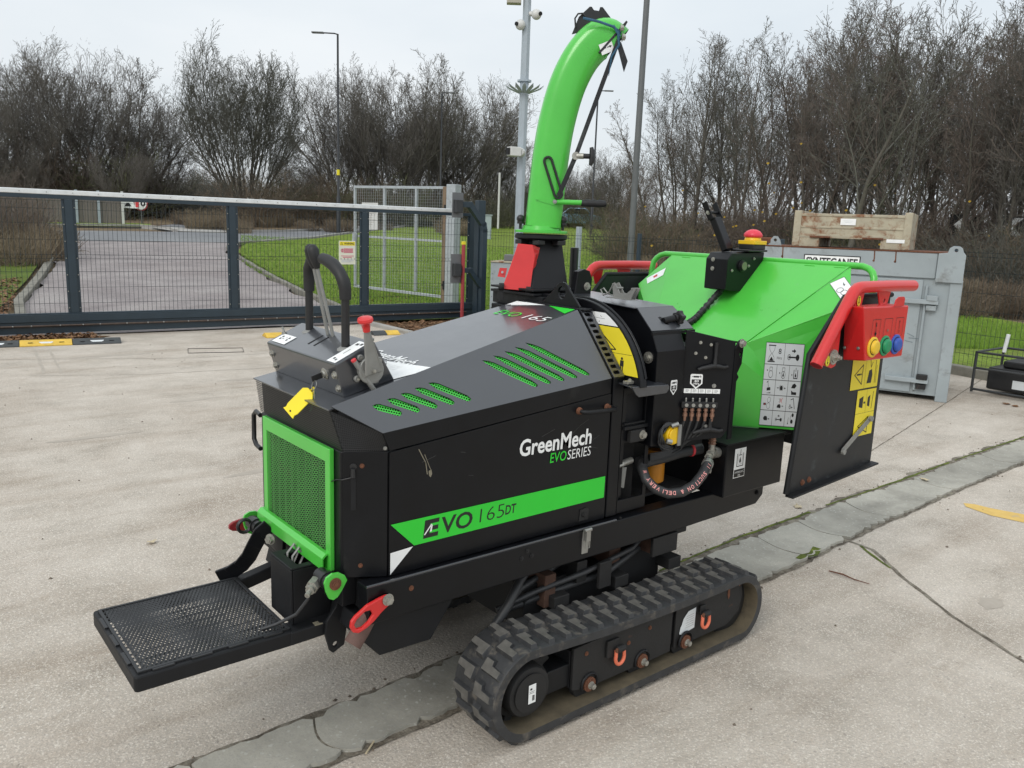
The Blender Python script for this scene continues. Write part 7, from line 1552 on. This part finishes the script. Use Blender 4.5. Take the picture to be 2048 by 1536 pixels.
# chevron boards beyond the road on the right
for k, (x, y, lb) in enumerate([(26.4,11.5,'left one of two black and white bend chevron boards among the bare trees'),(27.6,10.55,'right one of two black and white bend chevron boards among the bare trees')]):
    z0 = hz(x,y); CV = root('chevron_sign', (x,y,z0), lb, 'road sign'); u_ = Rt
    g = G(); g.holed(V((x,y,1.80)), u_, Z, [(0,0),(.95,0),(.95,.62),(0,.62)], [], .03); sb_ = g.out('sign_board', m['black_print'], CV)
    g = Dec(V((x,y,1.80)), u_, Z); g.mat(0); g.poly([(.42,.58),(.12,.31),(.42,.04),(.72,.04),(.42,.31),(.72,.58)]); g.out('chevron_mark', [m['white_print']], sb_)
    for a in (.15, .8): g = G(); q = V((x,y,0))+u_*a-Bk*.04; g.tube([(q.x,q.y,z0-.1),(q.x,q.y,2.3)], .04, 8); g.out('sign_post', m['pole_grey'], CV, smooth=60)
# small signs down the side path
def disc_sign(x, y, z, r_, txt, label, base=None):
    z0 = hz(x,y); S_ = root('speed_sign', (x,y,z0), label, 'road sign'); c_ = V((x,y,z))
    g = G(); g.tube([c_, c_+Bk*.02], r_, 20); d_ = g.out('sign_disc', m['faded_red'], S_)
    g = Dec(c_+Bk*.02, Rt, Z, .012); g.step = .01; g.mat(0); g.disc(0,0,r_*.84); g.mat(1); g.txt(txt, 0,-r_*.34, r_*.72, width=r_*1.15, align='CENTER', bold=.03); g.out('sign_face', [m['white_print'], m['black_print']], d_)
    g = G(); g.tube([(x,y,z0-.1),(x,y,z+.1)], .035, 8); g.out('sign_post', m['pole_grey'], S_, smooth=60)
disc_sign(11.1,41.6,1.98,.33,'10','left round 10 speed sign above the end of the wooden fence')
disc_sign(18.0,49.5,2.05,.36,'50','right round speed sign beside the side path under the middle tree')
PS = root('hump_sign', (10.15,41.6,hz(10.15,41.6)), 'white and red triangular road hump sign beside the left 10 speed sign', 'road sign'); c_ = V((10.5,41.45,1.95))
g = G(); g.prism([c_-Rt*.42-Z*.2, c_+Rt*.40-Z*.2, c_+Rt*.12+Z*.28, c_-Rt*.12+Z*.28], Bk*.02); b_ = g.out('sign_board', m['white_print'], PS, fix=True)
g = Dec(c_+Bk*.022, Rt, Z); g.poly([(-.16,-.12),(.16,-.12),(.06,.04),(-.06,.04)]); g.out('hump_mark', m['black_print'], b_)
g = G(); g.prism([c_+Rt*.34-Z*.15, c_+Rt*.50-Z*.15, c_+Rt*.50+Z*.15, c_+Rt*.34+Z*.15], Bk*.02); g.out('red_panel', m['red_print'], PS, fix=True)
g = G(); g.tube([(10.3,41.65,hz(10.15,41.6)-.1),(10.3,41.65,2.1)], .04, 8); g.out('sign_post', m['pole_grey'], PS)
for k, (x, y, w_) in enumerate([(17.55,44.6,.42),(18.1,44.3,.26)]):
    S_ = root('notice_panel', (x,y,hz(x,y)), ['wider of two small white notice panels at the foot of the middle tree','narrower of two small white notice panels at the foot of the middle tree'][k], 'sign')
    g = G(); c_ = V((x,y,2.2)); g.prism([c_-Rt*w_/2, c_+Rt*w_/2, c_+Rt*w_/2+Z*.36, c_-Rt*w_/2+Z*.36], Bk*.02); g.out('panel', m['white_print'], S_, fix=True)
    g = G(); g.tube([(x,y,hz(x,y)-.1),(x,y,2.3)], .03, 8); g.out('sign_post', m['pole_grey'], S_)
# wooden fence left of the side path: every board its own piece
WF = root('board_fence', (6.5,40.9,hz(6.5,40.9)), 'weathered grey upright board fence beyond the far verge at the left', 'fence')
fa, fb = V((5.3,41.9,0)), V((10.2,41.3,0)); n = 42; base_me = None
for k in range(n):
    p = fa+(fb-fa)*k/n; q = fa+(fb-fa)*(k+.9)/n; z0 = hz(p.x,p.y); hh = 1.38+rnd.uniform(-.03,.03)
    g = G(); g.prism([V((p.x,p.y,z0)), V((q.x,q.y,z0)), V((q.x,q.y+.02,z0)), V((p.x,p.y+.02,z0))], (0,0,hh)); g.out('board', m['fence_wood'], WF, fix=True)
for t_ in (.0,.62,.80,1.0):
    p = fa+(fb-fa)*t_; g = G(); z0 = hz(p.x,p.y); g.box((p.x-.05,p.y-.09,z0),(p.x+.05,p.y-.02,z0+1.5)); g.out('fence_post', m['pole_galv'] if t_ < .9 else m['cam_white'], WF)
# ================================================================== bare winter trees
M('bark', (.10,.09,.074), .9, var=.35, scale=10, c2=(.11,.12,.06), amt=.25, dscale=6)
M('twig_grey', (.14,.128,.112), .9, var=.3, scale=3)
M('twig_red', (.15,.12,.10), .9, var=.3, scale=3)
M('twig_dark', (.115,.112,.092), .9, var=.3, scale=3)
M('brush', (.15,.115,.08), .9, var=.45, scale=2)
M('brush_pale', (.22,.175,.115), .9, var=.35, scale=2)
M('brush_green', (.11,.115,.058), .9, var=.4, scale=2)
M('leaf_yellow', (.42,.27,.03), .7); M('leaf_brown', (.16,.075,.03), .8, var=.4); M('blade', (.16,.27,.03), .7, var=.4, scale=8)

class Tree:
    def __init__(s, seed): s.r = np.random.RandomState(seed); s.seg = {0: [], 1: []}
    def grow(s, p, d, length, rad, lvl, maxl, up, curl, kids, angs, ratios, minr):
        r = s.r; n = max(2, int(length/(.55 if lvl == 0 else .45 if lvl == 1 else .30))) if lvl < 3 else 2
        n = min(n, 14 if lvl == 0 else 9); step = length/n; pts = [p]; dirs = [d]
        for i in range(n):
            d = d+r.normal(0, curl[lvl], 3); d[2] += up[lvl]*step; d /= np.linalg.norm(d); p = p+d*step; pts.append(p); dirs.append(d)
        tip = max(minr, rad*(.10 if lvl == 0 else .2))
        rr = [rad+(tip-rad)*(i/n)**.75 for i in range(n+1)]
        for i in range(n): s.seg[0 if lvl <= 0 else 1].append((*pts[i], *pts[i+1], rr[i], rr[i+1]))
        if lvl >= maxl: return
        k = kids[lvl]; k = int(max(2, k*(.7+.6*r.rand()))); ph = r.rand()*6.28
        for j in range(k):
            t = (.22 if lvl == 0 else .12)+(.98-(.22 if lvl == 0 else .12))*(j+r.rand()*.8)/k; x = t*n; i = min(int(x), n-1); q = pts[i]+(pts[i+1]-pts[i])*(x-i); dd = dirs[i+1]
            a = math.radians(angs[lvl]*(.7+.6*r.rand())); ph += 2.4+r.rand()*.6
            ref = np.array([0,0,1.]) if abs(dd[2]) < .9 else np.array([1.,0,0]); u = np.cross(dd, ref); u /= np.linalg.norm(u); v = np.cross(dd, u)
            nd = dd*math.cos(a)+(u*math.cos(ph)+v*math.sin(ph))*math.sin(a)
            s.grow(q, nd, length*ratios[lvl]*(1.15-.65*t)*(.75+.5*r.rand()), max(minr, rr[i]*(.55 if lvl < 2 else .6)), lvl+1, maxl, up, curl, kids, angs, ratios, minr)
    def mesh(s, key, name, sides=3):
        A = np.array(s.seg[key], dtype=np.float64); n = len(A); p, q = A[:, :3], A[:, 3:6]; d = q-p; d /= np.linalg.norm(d, axis=1)[:, None]+1e-9
        ref = np.where(np.abs(d[:, 2:3]) < .9, np.array([[0,0,1.]]), np.array([[1.,0,0]])); u = np.cross(d, ref); u /= np.linalg.norm(u, axis=1)[:, None]; v = np.cross(d, u)
        K = sides; vs_ = np.zeros((n, 2*K, 3))
        for k in range(K):
            c, s_ = math.cos(2*math.pi*k/K), math.sin(2*math.pi*k/K); o = u*c+v*s_; vs_[:, k] = p+o*A[:, 6:7]; vs_[:, K+k] = q+o*A[:, 7:8]
        F = np.zeros((n, K, 4), dtype=np.int32); b = (np.arange(n)*2*K)[:, None]
        for k in range(K): F[:, k] = b+np.array([[k, (k+1) % K, K+(k+1) % K, K+k]])
        me = bpy.data.meshes.new(name); me.vertices.add(n*2*K); me.vertices.foreach_set('co', vs_.ravel()); nf = n*K
        me.loops.add(nf*4); me.loops.foreach_set('vertex_index', F.ravel()); me.polygons.add(nf); me.polygons.foreach_set('loop_start', np.arange(nf)*4); me.update(calc_edges=True)
        return me
def make_tree(seed, h, stems, spread, kids, maxl=4, r0=.11, minr=.006, lean=.0, tmat='bark', cmat='twig_grey', angs=(36,38,42,45), ratios=(.50,.52,.55,.6), up=(.05,.10,.12,.10,.08), curl=(.06,.10,.14,.18,.2), leaves=0, dome=None):
    t = Tree(seed); r = t.r
    for k in range(stems):
        a = 2*math.pi*(k+r.rand()*.5)/stems; tl = (spread*(.5+.7*r.rand())) if stems > 1 else spread*.15
        d = np.array([math.cos(a)*math.sin(tl), math.sin(a)*math.sin(tl), math.cos(tl)])
        t.grow(np.array([math.cos(a)*.12*(stems > 1), math.sin(a)*.12*(stems > 1), -.1]), d, h*(.72+.25*r.rand()), r0*(.7+.5*r.rand()), 0, maxl, up, curl, kids, angs, ratios, minr)
    if dome:      # rounded crown: shoots that leave the dome are cut back, unevenly
        rx, zc, rz = dome
        for key in (0, 1):
            A = np.array(t.seg[key]); e = A[:, 3:6]; k_ = (e[:, 0]**2+e[:, 1]**2)/rx**2+((e[:, 2]-zc)/rz)**2; A = A[k_ < (1.0 if key == 0 else 1+.16*r.randn(len(A)).clip(-1.5, 1.5))]; t.seg[key] = [tuple(q) for q in A]
    m0 = t.mesh(0, 'trunk', 6); m1_ = t.mesh(1, 'crown', 3); m0.materials.append(MT[tmat]); m1_.materials.append(MT[cmat])
    h_ = max(float(np.max(np.array(t.seg[1])[:, 5])), .1); return (m0, m1_, h_)
def place(proto, x, y, s, rz, label, group=None, name='bare_tree', cat='tree', sz=1.0):
    z = hz(x,y); r = bpy.data.objects.new(name, None); r.location = (x,y,z-.03); r.rotation_euler = (0,0,rz); r.scale = (s,s,s*sz); col.objects.link(r); tag(r, label, cat, group)
    for me, nm in zip(proto[:2], ('trunk','crown')):
        o = bpy.data.objects.new(nm, me); col.objects.link(o); o.parent = r
    return r
K4 = (9,8,6,5)
vase = [make_tree(11+i, 8.6, 10, .66, (11,7,5,3), r0=.075, minr=.0062, dome=(4.3,4.6,5.0), angs=(24,28,32,34), ratios=(.52,.50,.5,.6), curl=(.06,.07,.08,.08,.1), up=(.08,.20,.28,.25,.1)) for i in range(3)]
tall = [make_tree(31+i, 10.5, 2, .13, (15,7,5,3), r0=.12, minr=.0065, curl=(.05,.07,.08,.09,.1), up=(.05,.14,.22,.2,.1),  cmat=('twig_grey','twig_red','twig_dark')[i], angs=(28,32,38,42), ratios=(.30,.50,.5,.6)) for i in range(3)]
wide = [make_tree(51+i, 8.4, 8, .72, (11,7,5,3), r0=.095, cmat='twig_grey', dome=(4.8,4.4,4.9), minr=.0065, angs=(28,30,34,36), ratios=(.46,.5,.5,.6), curl=(.09,.09,.09,.09,.1), up=(.05,.14,.22,.2,.1)) for i in range(2)]
near = [make_tree(71+i, 9.5, 3, .24, (12,7,5,3), r0=.10, cmat=('twig_grey','twig_red')[i], minr=.006, angs=(30,32,34,36), ratios=(.34,.50,.5,.6), curl=(.06,.08,.09,.09,.1), up=(.05,.14,.22,.2,.1)) for i in range(2)]
def shrub(seed, h, n, spread, mat, kids=(6,4), minr=.005, leafy=None):
    t = Tree(seed); r = t.r
    for k in range(n):
        a = r.rand()*6.28; tl = spread*r.rand()**.7; rad = .75*math.sqrt(r.rand()); d = np.array([math.cos(a)*math.sin(tl), math.sin(a)*math.sin(tl), math.cos(tl)])
        t.grow(np.array([math.cos(a)*rad, math.sin(a)*rad, -.05]), d, h*(.55+.5*r.rand()), .012+.010*r.rand(), 1, 3, (0,.05,.05,.0), (0,.13,.2,.25), (0,)+kids, (0,42,45), (0,.42,.5), minr)
    me = t.mesh(1, 'shrub', 3); me.materials.append(MT[mat]); return me
sh = [shrub(101, 2.6, 34, .9, 'brush'), shrub(102, 2.2, 36, 1.1, 'brush_green'), shrub(103, 3.2, 30, .7, 'twig_red'), shrub(104, 2.4, 34, 1.0, 'twig_dark')]
grs = [shrub(111, .9, 160, .5, 'brush_pale', kids=(2,1), minr=.004), shrub(112, .8, 150, .7, 'brush', kids=(2,1), minr=.004)]
def put_shrub(me, x, y, s, label, group, name='bare_shrub', cat='shrub', sz=1.0):
    o = bpy.data.objects.new(name, me); o.location = (x,y,hz(x,y)-.02); o.rotation_euler = (0,0,rnd.uniform(0,6.28)); o.scale = (s*rnd.uniform(.9,1.2),s,s*sz*rnd.uniform(.85,1.15)); col.objects.link(o); tag(o, label, cat, group); return o
def at(px, depth):
    """ground point below an image column of the photograph at a given distance"""
    u_ = (px-1024)/1640.0; d = F_*1.0+R_*u_; d = V((d.x,d.y,0)); k = depth/(V((F_.x,F_.y,0)).dot(V((F_.x,F_.y,0)))/F_.to_2d().length if False else 1.0)
    f2_ = V((F_.x,F_.y,0)); r2_ = V((R_.x,R_.y,0)); p = f2_.normalized()*depth+r2_.normalized()*(u_*depth*1.0); return p.x, p.y
def hor(px): return 450.9+.0366*(px-1024)
def tree_at(proto, px, dp_, ytop, rz, label, group=None, wide_=1.0):
    x, y = at(px, dp_); H = 1.6+(hor(px)-ytop)/1640*dp_*1.0-hz(x,y); s_ = H/proto[2]; return place(proto, x, y, s_*wide_, rz, label, group, sz=1/wide_)
lone = make_tree(18, 8.8, 18, .56, (12,7,5,3), r0=.07, dome=(3.2,4.9,5.1), minr=.0065, cmat='twig_dark', angs=(24,28,32,34), ratios=(.50,.50,.5,.6), curl=(.06,.07,.08,.08,.1), up=(.08,.20,.28,.25,.1))
tree_at(lone, 492, 47, 84, .3, 'rounded many-stemmed bare tree standing alone between the left trees and the lamp post', wide_=.98)
tree_at(vase[1], 592, 56, 300, 1.3, 'smaller bare tree just right of the lone rounded tree')
L3 = [(-70,42,160,'beyond the left edge of the gate'),(20,45,130,'behind the far left bay of the gate'),(88,46,95,'above the first gate post from the left'),(165,47,90,'tallest and palest of the left trees'),(232,48,125,'above the triangular hump sign'),(285,49,190,'above the left round 10 sign'),(322,48,255,'at the right end of the left tree group'),(255,44,290,'low in front of the other left trees'),(50,42,280,'low thicket-like at the left edge')]
for k, (px, dp_, yt, ph) in enumerate(L3): tree_at((vase+wide)[(k*2+1) % 5], px, dp_, yt, k*1.1, ('bare tree ' if k != 3 else '')+ph, 'left group of bare trees', 1.0)
tree_at(near[1], -20, 20, 330, 2.0, 'low bare scrubby tree at the left edge of the photo just beyond the gate')
for k, (px, dp_, yt) in enumerate([(665,58,235),(705,56,165),(750,56,150),(803,58,150),(852,57,130),(908,58,150),(945,60,200),(982,62,275),(775,64,230),(880,64,230)]):
    tree_at((vase+wide+vase)[(k*3) % 8], px, dp_, yt, k*.9, 'bare tree of the middle group '+['next to the tall lamp post','right of the tall lamp post','above the open swing gate','above the hinge end of the open swing gate','left of the second lamp post','right of the second lamp post','well right of the second lamp post, shorter','nearest the camera pole','behind the open swing gate','behind the second lamp post'][k], 'middle group of bare trees')
for k, (px, dp_, yt) in enumerate([(1035,78,375),(1150,75,330),(1195,70,320),(1225,62,300),(1105,80,380)]): tree_at(vase[k % 3], px, dp_, yt, k, 'small distant bare tree seen past the spout', 'distant bare trees past the spout')
env = [(1225,340),(1290,205),(1340,110),(1400,70),(1500,55),(1560,85),(1600,30),(1700,12),(1760,5),(1850,20),(1900,-5),(2048,-30),(2300,-40)]
def envy(px):
    for (a, ya), (b, yb) in zip(env[:-1], env[1:]):
        if px <= b: return ya+(yb-ya)*(px-a)/(b-a)
    return -40
phr = [(1300,'behind the plain grey pole'),(1360,'left of the folding bracket'),(1430,'above the folding bracket on the hopper'),(1480,'just right of the folding bracket'),(1530,'above the red stop button'),(1590,'left of the rusty crate'),(1650,'above the left end of the rusty crate'),(1710,'above the middle of the rusty crate'),(1770,'above the right part of the rusty crate'),(1830,'above the right end of the rusty crate'),(1890,'by the left chevron board'),(1950,'above the left chevron board'),(2010,'above the right chevron board'),(2600,'at the right edge of the photo')]
spec = [(1245,38),(1285,36),(1325,40),(1370,36),(1415,38),(1455,34),(1495,39),(1535,33),(1572,36),(1605,30),(1640,34),(1680,29),(1718,33),(1752,27),(1790,31),(1828,26),(1862,30),(1900,25),(1940,28),(1985,24),(2030,27),(2080,23),(2140,25),(2210,22)]
allr = tall+near+tall[:2]+vase[:1]
_ph = [next(p for q, p in phr if px <= q) for px, _ in spec]
def nth(k):
    n_ = _ph.count(_ph[k]); i_ = _ph[:k].count(_ph[k]); return '' if n_ == 1 else ', '+(('left one','right one') if n_ == 2 else ('leftmost','second from left','third from left','rightmost'))[min(i_, 1 if n_ == 2 else 3)]
for k, (px, dp_) in enumerate(spec): tree_at(allr[(k*5+1) % len(allr)], px, dp_, envy(px)+rnd.uniform(-8,45), rnd.uniform(0,6.28), 'front tree of the right wood '+_ph[k]+nth(k), 'right wood, front trees')
for k, px in enumerate((1350,1440,1520,1600,1690,1770,1850,1930,2010,2090)): tree_at(allr[(k*3) % len(allr)], px, 46, envy(px)+90+rnd.uniform(0,60), k, 'bare tree deep in the right wood '+next(p for q, p in phr if px <= q), 'right wood, rear trees')
tt = make_tree(91, 9.6, 1, .1, (9,6,5,3), r0=.15, cmat='twig_dark'); o = tree_at(tt, 1672, 23, 20, .5, 'thick dark leaning trunk rising above the rusty crate'); o.rotation_euler = (.08,.07,.4)
# understorey
LM = [(-60,'beyond the left edge of the photo'),(60,'in the far left bay of the gate'),(140,'behind the first gate post'),(220,'behind the board fence'),(300,'by the round 10 sign'),(380,'at the foot of the side path'),(450,'left of the second gate post'),(530,'below the lone middle tree'),(600,'behind the control levers'),(670,'just left of the tall lamp post'),(730,'just right of the tall lamp post'),(810,'through the top of the swing gate'),(880,'behind the swing gate hinge post'),(940,'behind the gate receiver post'),(1010,'by the slim white post'),(1060,'behind the camera pole'),(1120,'behind the spout'),(1200,'right of the spout'),(1260,'left of the plain grey pole'),(1330,'right of the plain grey pole'),(1400,'above the hopper rail'),(1470,'behind the folding bracket'),(1530,'behind the red stop button'),(1600,'left of the rusty crate'),(1680,'behind the left half of the crate'),(1760,'behind the right half of the crate'),(1840,'right of the crate'),(1910,'below the left chevron board'),(1980,'below the right chevron board'),(2050,'at the right edge'),(9999,'beyond the right edge of the photo')]
def band(px0, px1, n, d0, d1, kinds, s0, s1, label, group, name='bare_shrub', cat='shrub', sz=1.0):
    for k in range(n):
        px = px0+(px1-px0)*(k+rnd.random())/n; t_ = (px-px0)/(px1-px0); dp_ = d0[0]+(d0[1]-d0[0])*t_+rnd.uniform(0, d1); x, y = at(px, dp_)
        put_shrub(rnd.choice(kinds), x, y, rnd.uniform(s0, s1), label+' '+next(w_ for q_, w_ in LM if px <= q_), group, name, cat, sz)
band(1225, 2120, 46, (36,19), 5, sh, .75, 1.1, 'leafless shrub at the right wood edge', 'shrubs along the right wood')
band(1225, 2120, 34, (44,27), 6, sh, .8, 1.15, 'taller bare shrub inside the wood', 'shrubs inside the right wood')
band(1215, 1330, 10, (28,22), 5, [sh[1],sh[0]], .6, .9, 'low green-brown shrub on the lawn', 'shrubs behind the grey pole')
band(470, 1010, 32, (43,56), 4, [sh[0],sh[0],sh[1],sh[3]], .9, 1.35, 'brown bush below the middle trees', 'undergrowth below the middle trees')
band(-150, 250, 24, (42,46), 5, sh, 1.1, 1.8, 'bare bush below the left trees', 'undergrowth below the left trees')
band(250, 470, 16, (47,58), 6, [sh[1],sh[0],sh[3]], 1.0, 1.4, 'mixed bush beside the side path,', 'bushes beside the side path')
band(1000, 1240, 16, (66,60), 6, [sh[0],sh[1],sh[3]], 1.2, 1.8, 'distant bush beyond the lawn', 'distant bushes beyond the lawn')
band(-120, 75, 14, (19,24), 4, [sh[2],sh[0],sh[2]], .5, .8, 'reddish thicket bush on the verge', 'thicket on the left verge')
band(-150, 330, 20, (60,68), 8, sh, 1.1, 1.6, 'bush deep behind the left trees', 'far bushes behind the left trees')
band(330, 1240, 44, (66,80), 8, [sh[0],sh[1],sh[3],sh[2]], 1.0, 1.7, 'far skyline bush', 'far bushes on the skyline')
# dead grass along the verges: one mass
def tufts(name, protos, spots, s0, s1):
    allc, allf, n0 = [], [], 0; mats = []
    src = []
    for me in protos:
        co = np.empty(len(me.vertices)*3); me.vertices.foreach_get('co', co); fi = np.empty(len(me.loops), dtype=np.int32); me.loops.foreach_get('vertex_index', fi); src.append((co.reshape(-1,3), fi.reshape(-1,4)))
    pm = []
    for x, y in spots:
        k = rnd.randrange(len(src)); co, fi = src[k]; a = rnd.uniform(0,6.28); s = rnd.uniform(s0, s1); c, q = math.cos(a)*s, math.sin(a)*s
        P = np.stack([co[:,0]*c-co[:,1]*q+x, co[:,0]*q+co[:,1]*c+y, co[:,2]*s+hz(x,y)-.02], 1); allc.append(P); allf.append(fi+n0); n0 += len(P); pm.append(np.full(len(fi), k, dtype=np.int32))
    C_, F2 = np.concatenate(allc), np.concatenate(allf); me = bpy.data.meshes.new(name); me.vertices.add(len(C_)); me.vertices.foreach_set('co', C_.ravel().astype(np.float32)); me.loops.add(F2.size); me.loops.foreach_set('vertex_index', F2.ravel()); me.polygons.add(len(F2)); me.polygons.foreach_set('loop_start', np.arange(len(F2))*4)
    me.polygons.foreach_set('material_index', np.concatenate(pm)); me.update(calc_edges=True)
    for p in protos: me.materials.append(p.materials[0])
    o = bpy.data.objects.new(name, me); col.objects.link(o); tag(o, kind='stuff'); return o
g1, g2 = grs
sp_ = [at(1860+rnd.uniform(-120,260), rnd.uniform(17.5,21)) for _ in range(26)]+[at(1240+rnd.uniform(0,500), rnd.uniform(24,32)) for _ in range(34)]+[at(470+rnd.uniform(0,480), 40+rnd.uniform(0,6)+rnd.uniform(0,4)) for _ in range(22)]+[at(rnd.uniform(20,115), rnd.uniform(19,25)) for _ in range(9)]+[at(rnd.uniform(380,480), rnd.uniform(36,44)) for _ in range(16)]
dg = tufts('dead_grass', [g1, g2], sp_, .6, 1.1); tag(dg, 'pale dead grass standing along the wood edges and verges', 'dead grass')
# grass blades near the fence and gate
def blades(name, n, spotfn, h, mat, w_=.006, lean=.35):
    r = np.random.RandomState(9); P = np.array([spotfn(r) for _ in range(n)]); z = np.array([hz(a, b) for a, b in P])+.02; hh = h*(.5+r.rand(n)); a = r.rand(n)*6.28; l = lean*hh*r.rand(n); b = r.rand(n)*6.28
    c, s = np.cos(a)*w_, np.sin(a)*w_; C_ = np.zeros((n, 3, 3)); C_[:,0] = np.stack([P[:,0]-c, P[:,1]-s, z], 1); C_[:,1] = np.stack([P[:,0]+c, P[:,1]+s, z], 1); C_[:,2] = np.stack([P[:,0]+l*np.cos(b), P[:,1]+l*np.sin(b), z+hh], 1)
    me = bpy.data.meshes.new(name); me.vertices.add(n*3); me.vertices.foreach_set('co', C_.ravel().astype(np.float32)); me.loops.add(n*3); me.loops.foreach_set('vertex_index', np.arange(n*3)); me.polygons.add(n); me.polygons.foreach_set('loop_start', np.arange(n)*3); me.update(calc_edges=True); me.materials.append(MT[mat])
    o = bpy.data.objects.new(name, me); col.objects.link(o); tag(o, kind='stuff'); return o
def lawnspot(r):
    while True:
        px, dp_ = r.uniform(480, 2100), 12.2+22*r.rand()**1.6; x, y = at(px, dp_)
        if px < 1050:
            if x < 7.0+.12*max(0,(y-13.5))*1.0+max(0,y-19)*.12 or (y < 11.5 and x < 8.3): continue
            return x, y
        if dp_ < 40-.018*(px-1050)-6 and x > 9.0 and (y > 4.4-(x-10.7)*3.0 or x > 10.8): return x, y
def left_spot(r):
    while True:
        x, y = r.uniform(-3,4.6), r.uniform(12.2,26)
        if x < 1.3+.14*(y-12.5)+.0*y: return x, y
tag(blades('grass', 90000, lawnspot, .07, 'blade', .010), 'short bright green grass of the lawn beyond the fence', 'grass')
tag(blades('verge_grass', 16000, left_spot, .09, 'blade', .009), 'short grass on the left verge beyond the gate', 'grass')
# fallen leaves
def leaves(name, n, spotfn, mat, size=.035, seed=4):
    r = np.random.RandomState(seed); P = np.array([spotfn(r) for _ in range(n)]); z = np.array([hz(a, b) for a, b in P])+.012+.03*r.rand(n); C_ = np.zeros((n, 4, 3)); a = r.rand(n)*6.28; s = size*(.6+.8*r.rand(n))
    for k, (u_, v_) in enumerate(((-1,-.1),(0,-.55),(1,.1),(0,.55))):
        C_[:,k,0] = P[:,0]+s*(u_*np.cos(a)-v_*np.sin(a)); C_[:,k,1] = P[:,1]+s*(u_*np.sin(a)+v_*np.cos(a)); C_[:,k,2] = z+s*.6*r.uniform(-.5,1,n)*(k % 2)
    me = bpy.data.meshes.new(name); me.vertices.add(n*4); me.vertices.foreach_set('co', C_.ravel().astype(np.float32)); me.loops.add(n*4); me.loops.foreach_set('vertex_index', np.arange(n*4)); me.polygons.add(n); me.polygons.foreach_set('loop_start', np.arange(n)*4); me.update(calc_edges=True); me.materials.append(MT[mat])
    o = bpy.data.objects.new(name, me); col.objects.link(o); tag(o, kind='stuff'); return o
M('leaf_mix', (.20,.105,.05), .8, var=.7, scale=25)
tag(leaves('fallen_leaves', 1300, lambda r: (lambda x: (x, 11.30+.0*x+(2.4-x)*.09+r.uniform(0,.42)*(1-.3*r.rand())))(r.uniform(-1.0,2.45)), 'leaf_mix', .030, 4), 'brown fallen leaves heaped under the sliding gate', 'leaves')
def bedspot(r):
    while True:
        x, y = r.uniform(6.4,9.0), r.uniform(8.6,11.2)
        if y > 10.05-(x-6.33)*.62: return x, y
tag(leaves('bed_leaves', 900, bedspot, 'leaf_mix', .032, 5), 'brown leaves on the bed behind the hood', 'leaves')
def vergespot(r):
    y = 12.2+r.rand()*7; return 1.35+.19*(y-12.2)+abs(r.normal(0,.4))*-1+.1, y
tag(leaves('verge_leaves', 1500, vergespot, 'leaf_mix', .036, 6), 'fallen leaves along the left verge kerb', 'leaves')
def gatefoot(r): x = r.uniform(7.1,8.6); return x, r.uniform(11.8,14.5)
tag(leaves('lawn_leaves', 500, gatefoot, 'leaf_mix', .035, 7), 'leaves on the grass below the open swing gate', 'leaves')
# yellow last leaves hanging in the right wood
def hang(r):
    px, dp_ = r.uniform(1260,2040), r.uniform(22,32); return at(px, dp_)
r = np.random.RandomState(12); g = G()
for k in range(70):
    x, y = hang(r); z = hz(x,y)+r.uniform(.4,4.2)*(.5+.5*r.rand()); s = .05
    g.add([(x-s*Rt.x,y-s*Rt.y,z),(x,y,z-s*.7),(x+s*Rt.x,y+s*Rt.y,z+.01),(x,y,z+s*.7)], [(0,1,2,3)])
tag(g.out('hanging_leaves', m['leaf_yellow']), 'scattered last yellow leaves hanging in the right wood', 'leaves', kind='stuff')
# loose bits on the yard
def bit(name, pts, w_, mat, label, cat):
    g = G(); g.tube(pts, w_, 5); o = g.out(name, m[mat], smooth=60); tag(o, label, cat)
M('straw', (.50,.42,.28), .8)
bit('twig', [(3.595,1.915,.006),(3.61,1.85,.008),(3.605,1.79,.006),(3.62,1.722,.005)], [.003,.004,.003,.0015], 'rust', 'thin dark twig lying on the concrete right of the track', 'twig')
bit('straw_piece', [(1.10,1.985,.008),(1.16,2.03,.010)], .003, 'straw', 'short piece of straw lying in the gutter edge at the bottom', 'straw')
def leafobj(x, y, s, mat, label, z=.004):
    g = G(); r = random.Random(int(x*100)); P = [(x+s*math.cos(t_)*r.uniform(.4,1.1), y+s*math.sin(t_)*r.uniform(.4,1.1), z+r.uniform(0,.012)) for t_ in [2*math.pi*i/9 for i in range(9)]]; g.add(P+[(x,y,z+.008)], [(i, (i+1) % 9, 9) for i in range(9)]); tag(g.out('fallen_leaf', m[mat]), label, 'leaf')
leafobj(5.55,2.36,.035,'straw','pale dry leaf lying in the gutter channel at the right', .014); leafobj(4.33,2.55,.035,'straw','pale dry leaf beside the gutter crack near the track')
leafobj(1.05,4.05,.03,'straw','small pale leaf on the concrete left of the radiator grille')
leafobj(9.05,3.15,.045,'leaf_brown','brown curled leaf in front of the grey container'); leafobj(9.0,3.05,.04,'leaf_brown','second brown leaf beside the curled one near the container'); leafobj(8.9,2.6,.04,'leaf_brown','brown leaf on the concrete near the right edge')
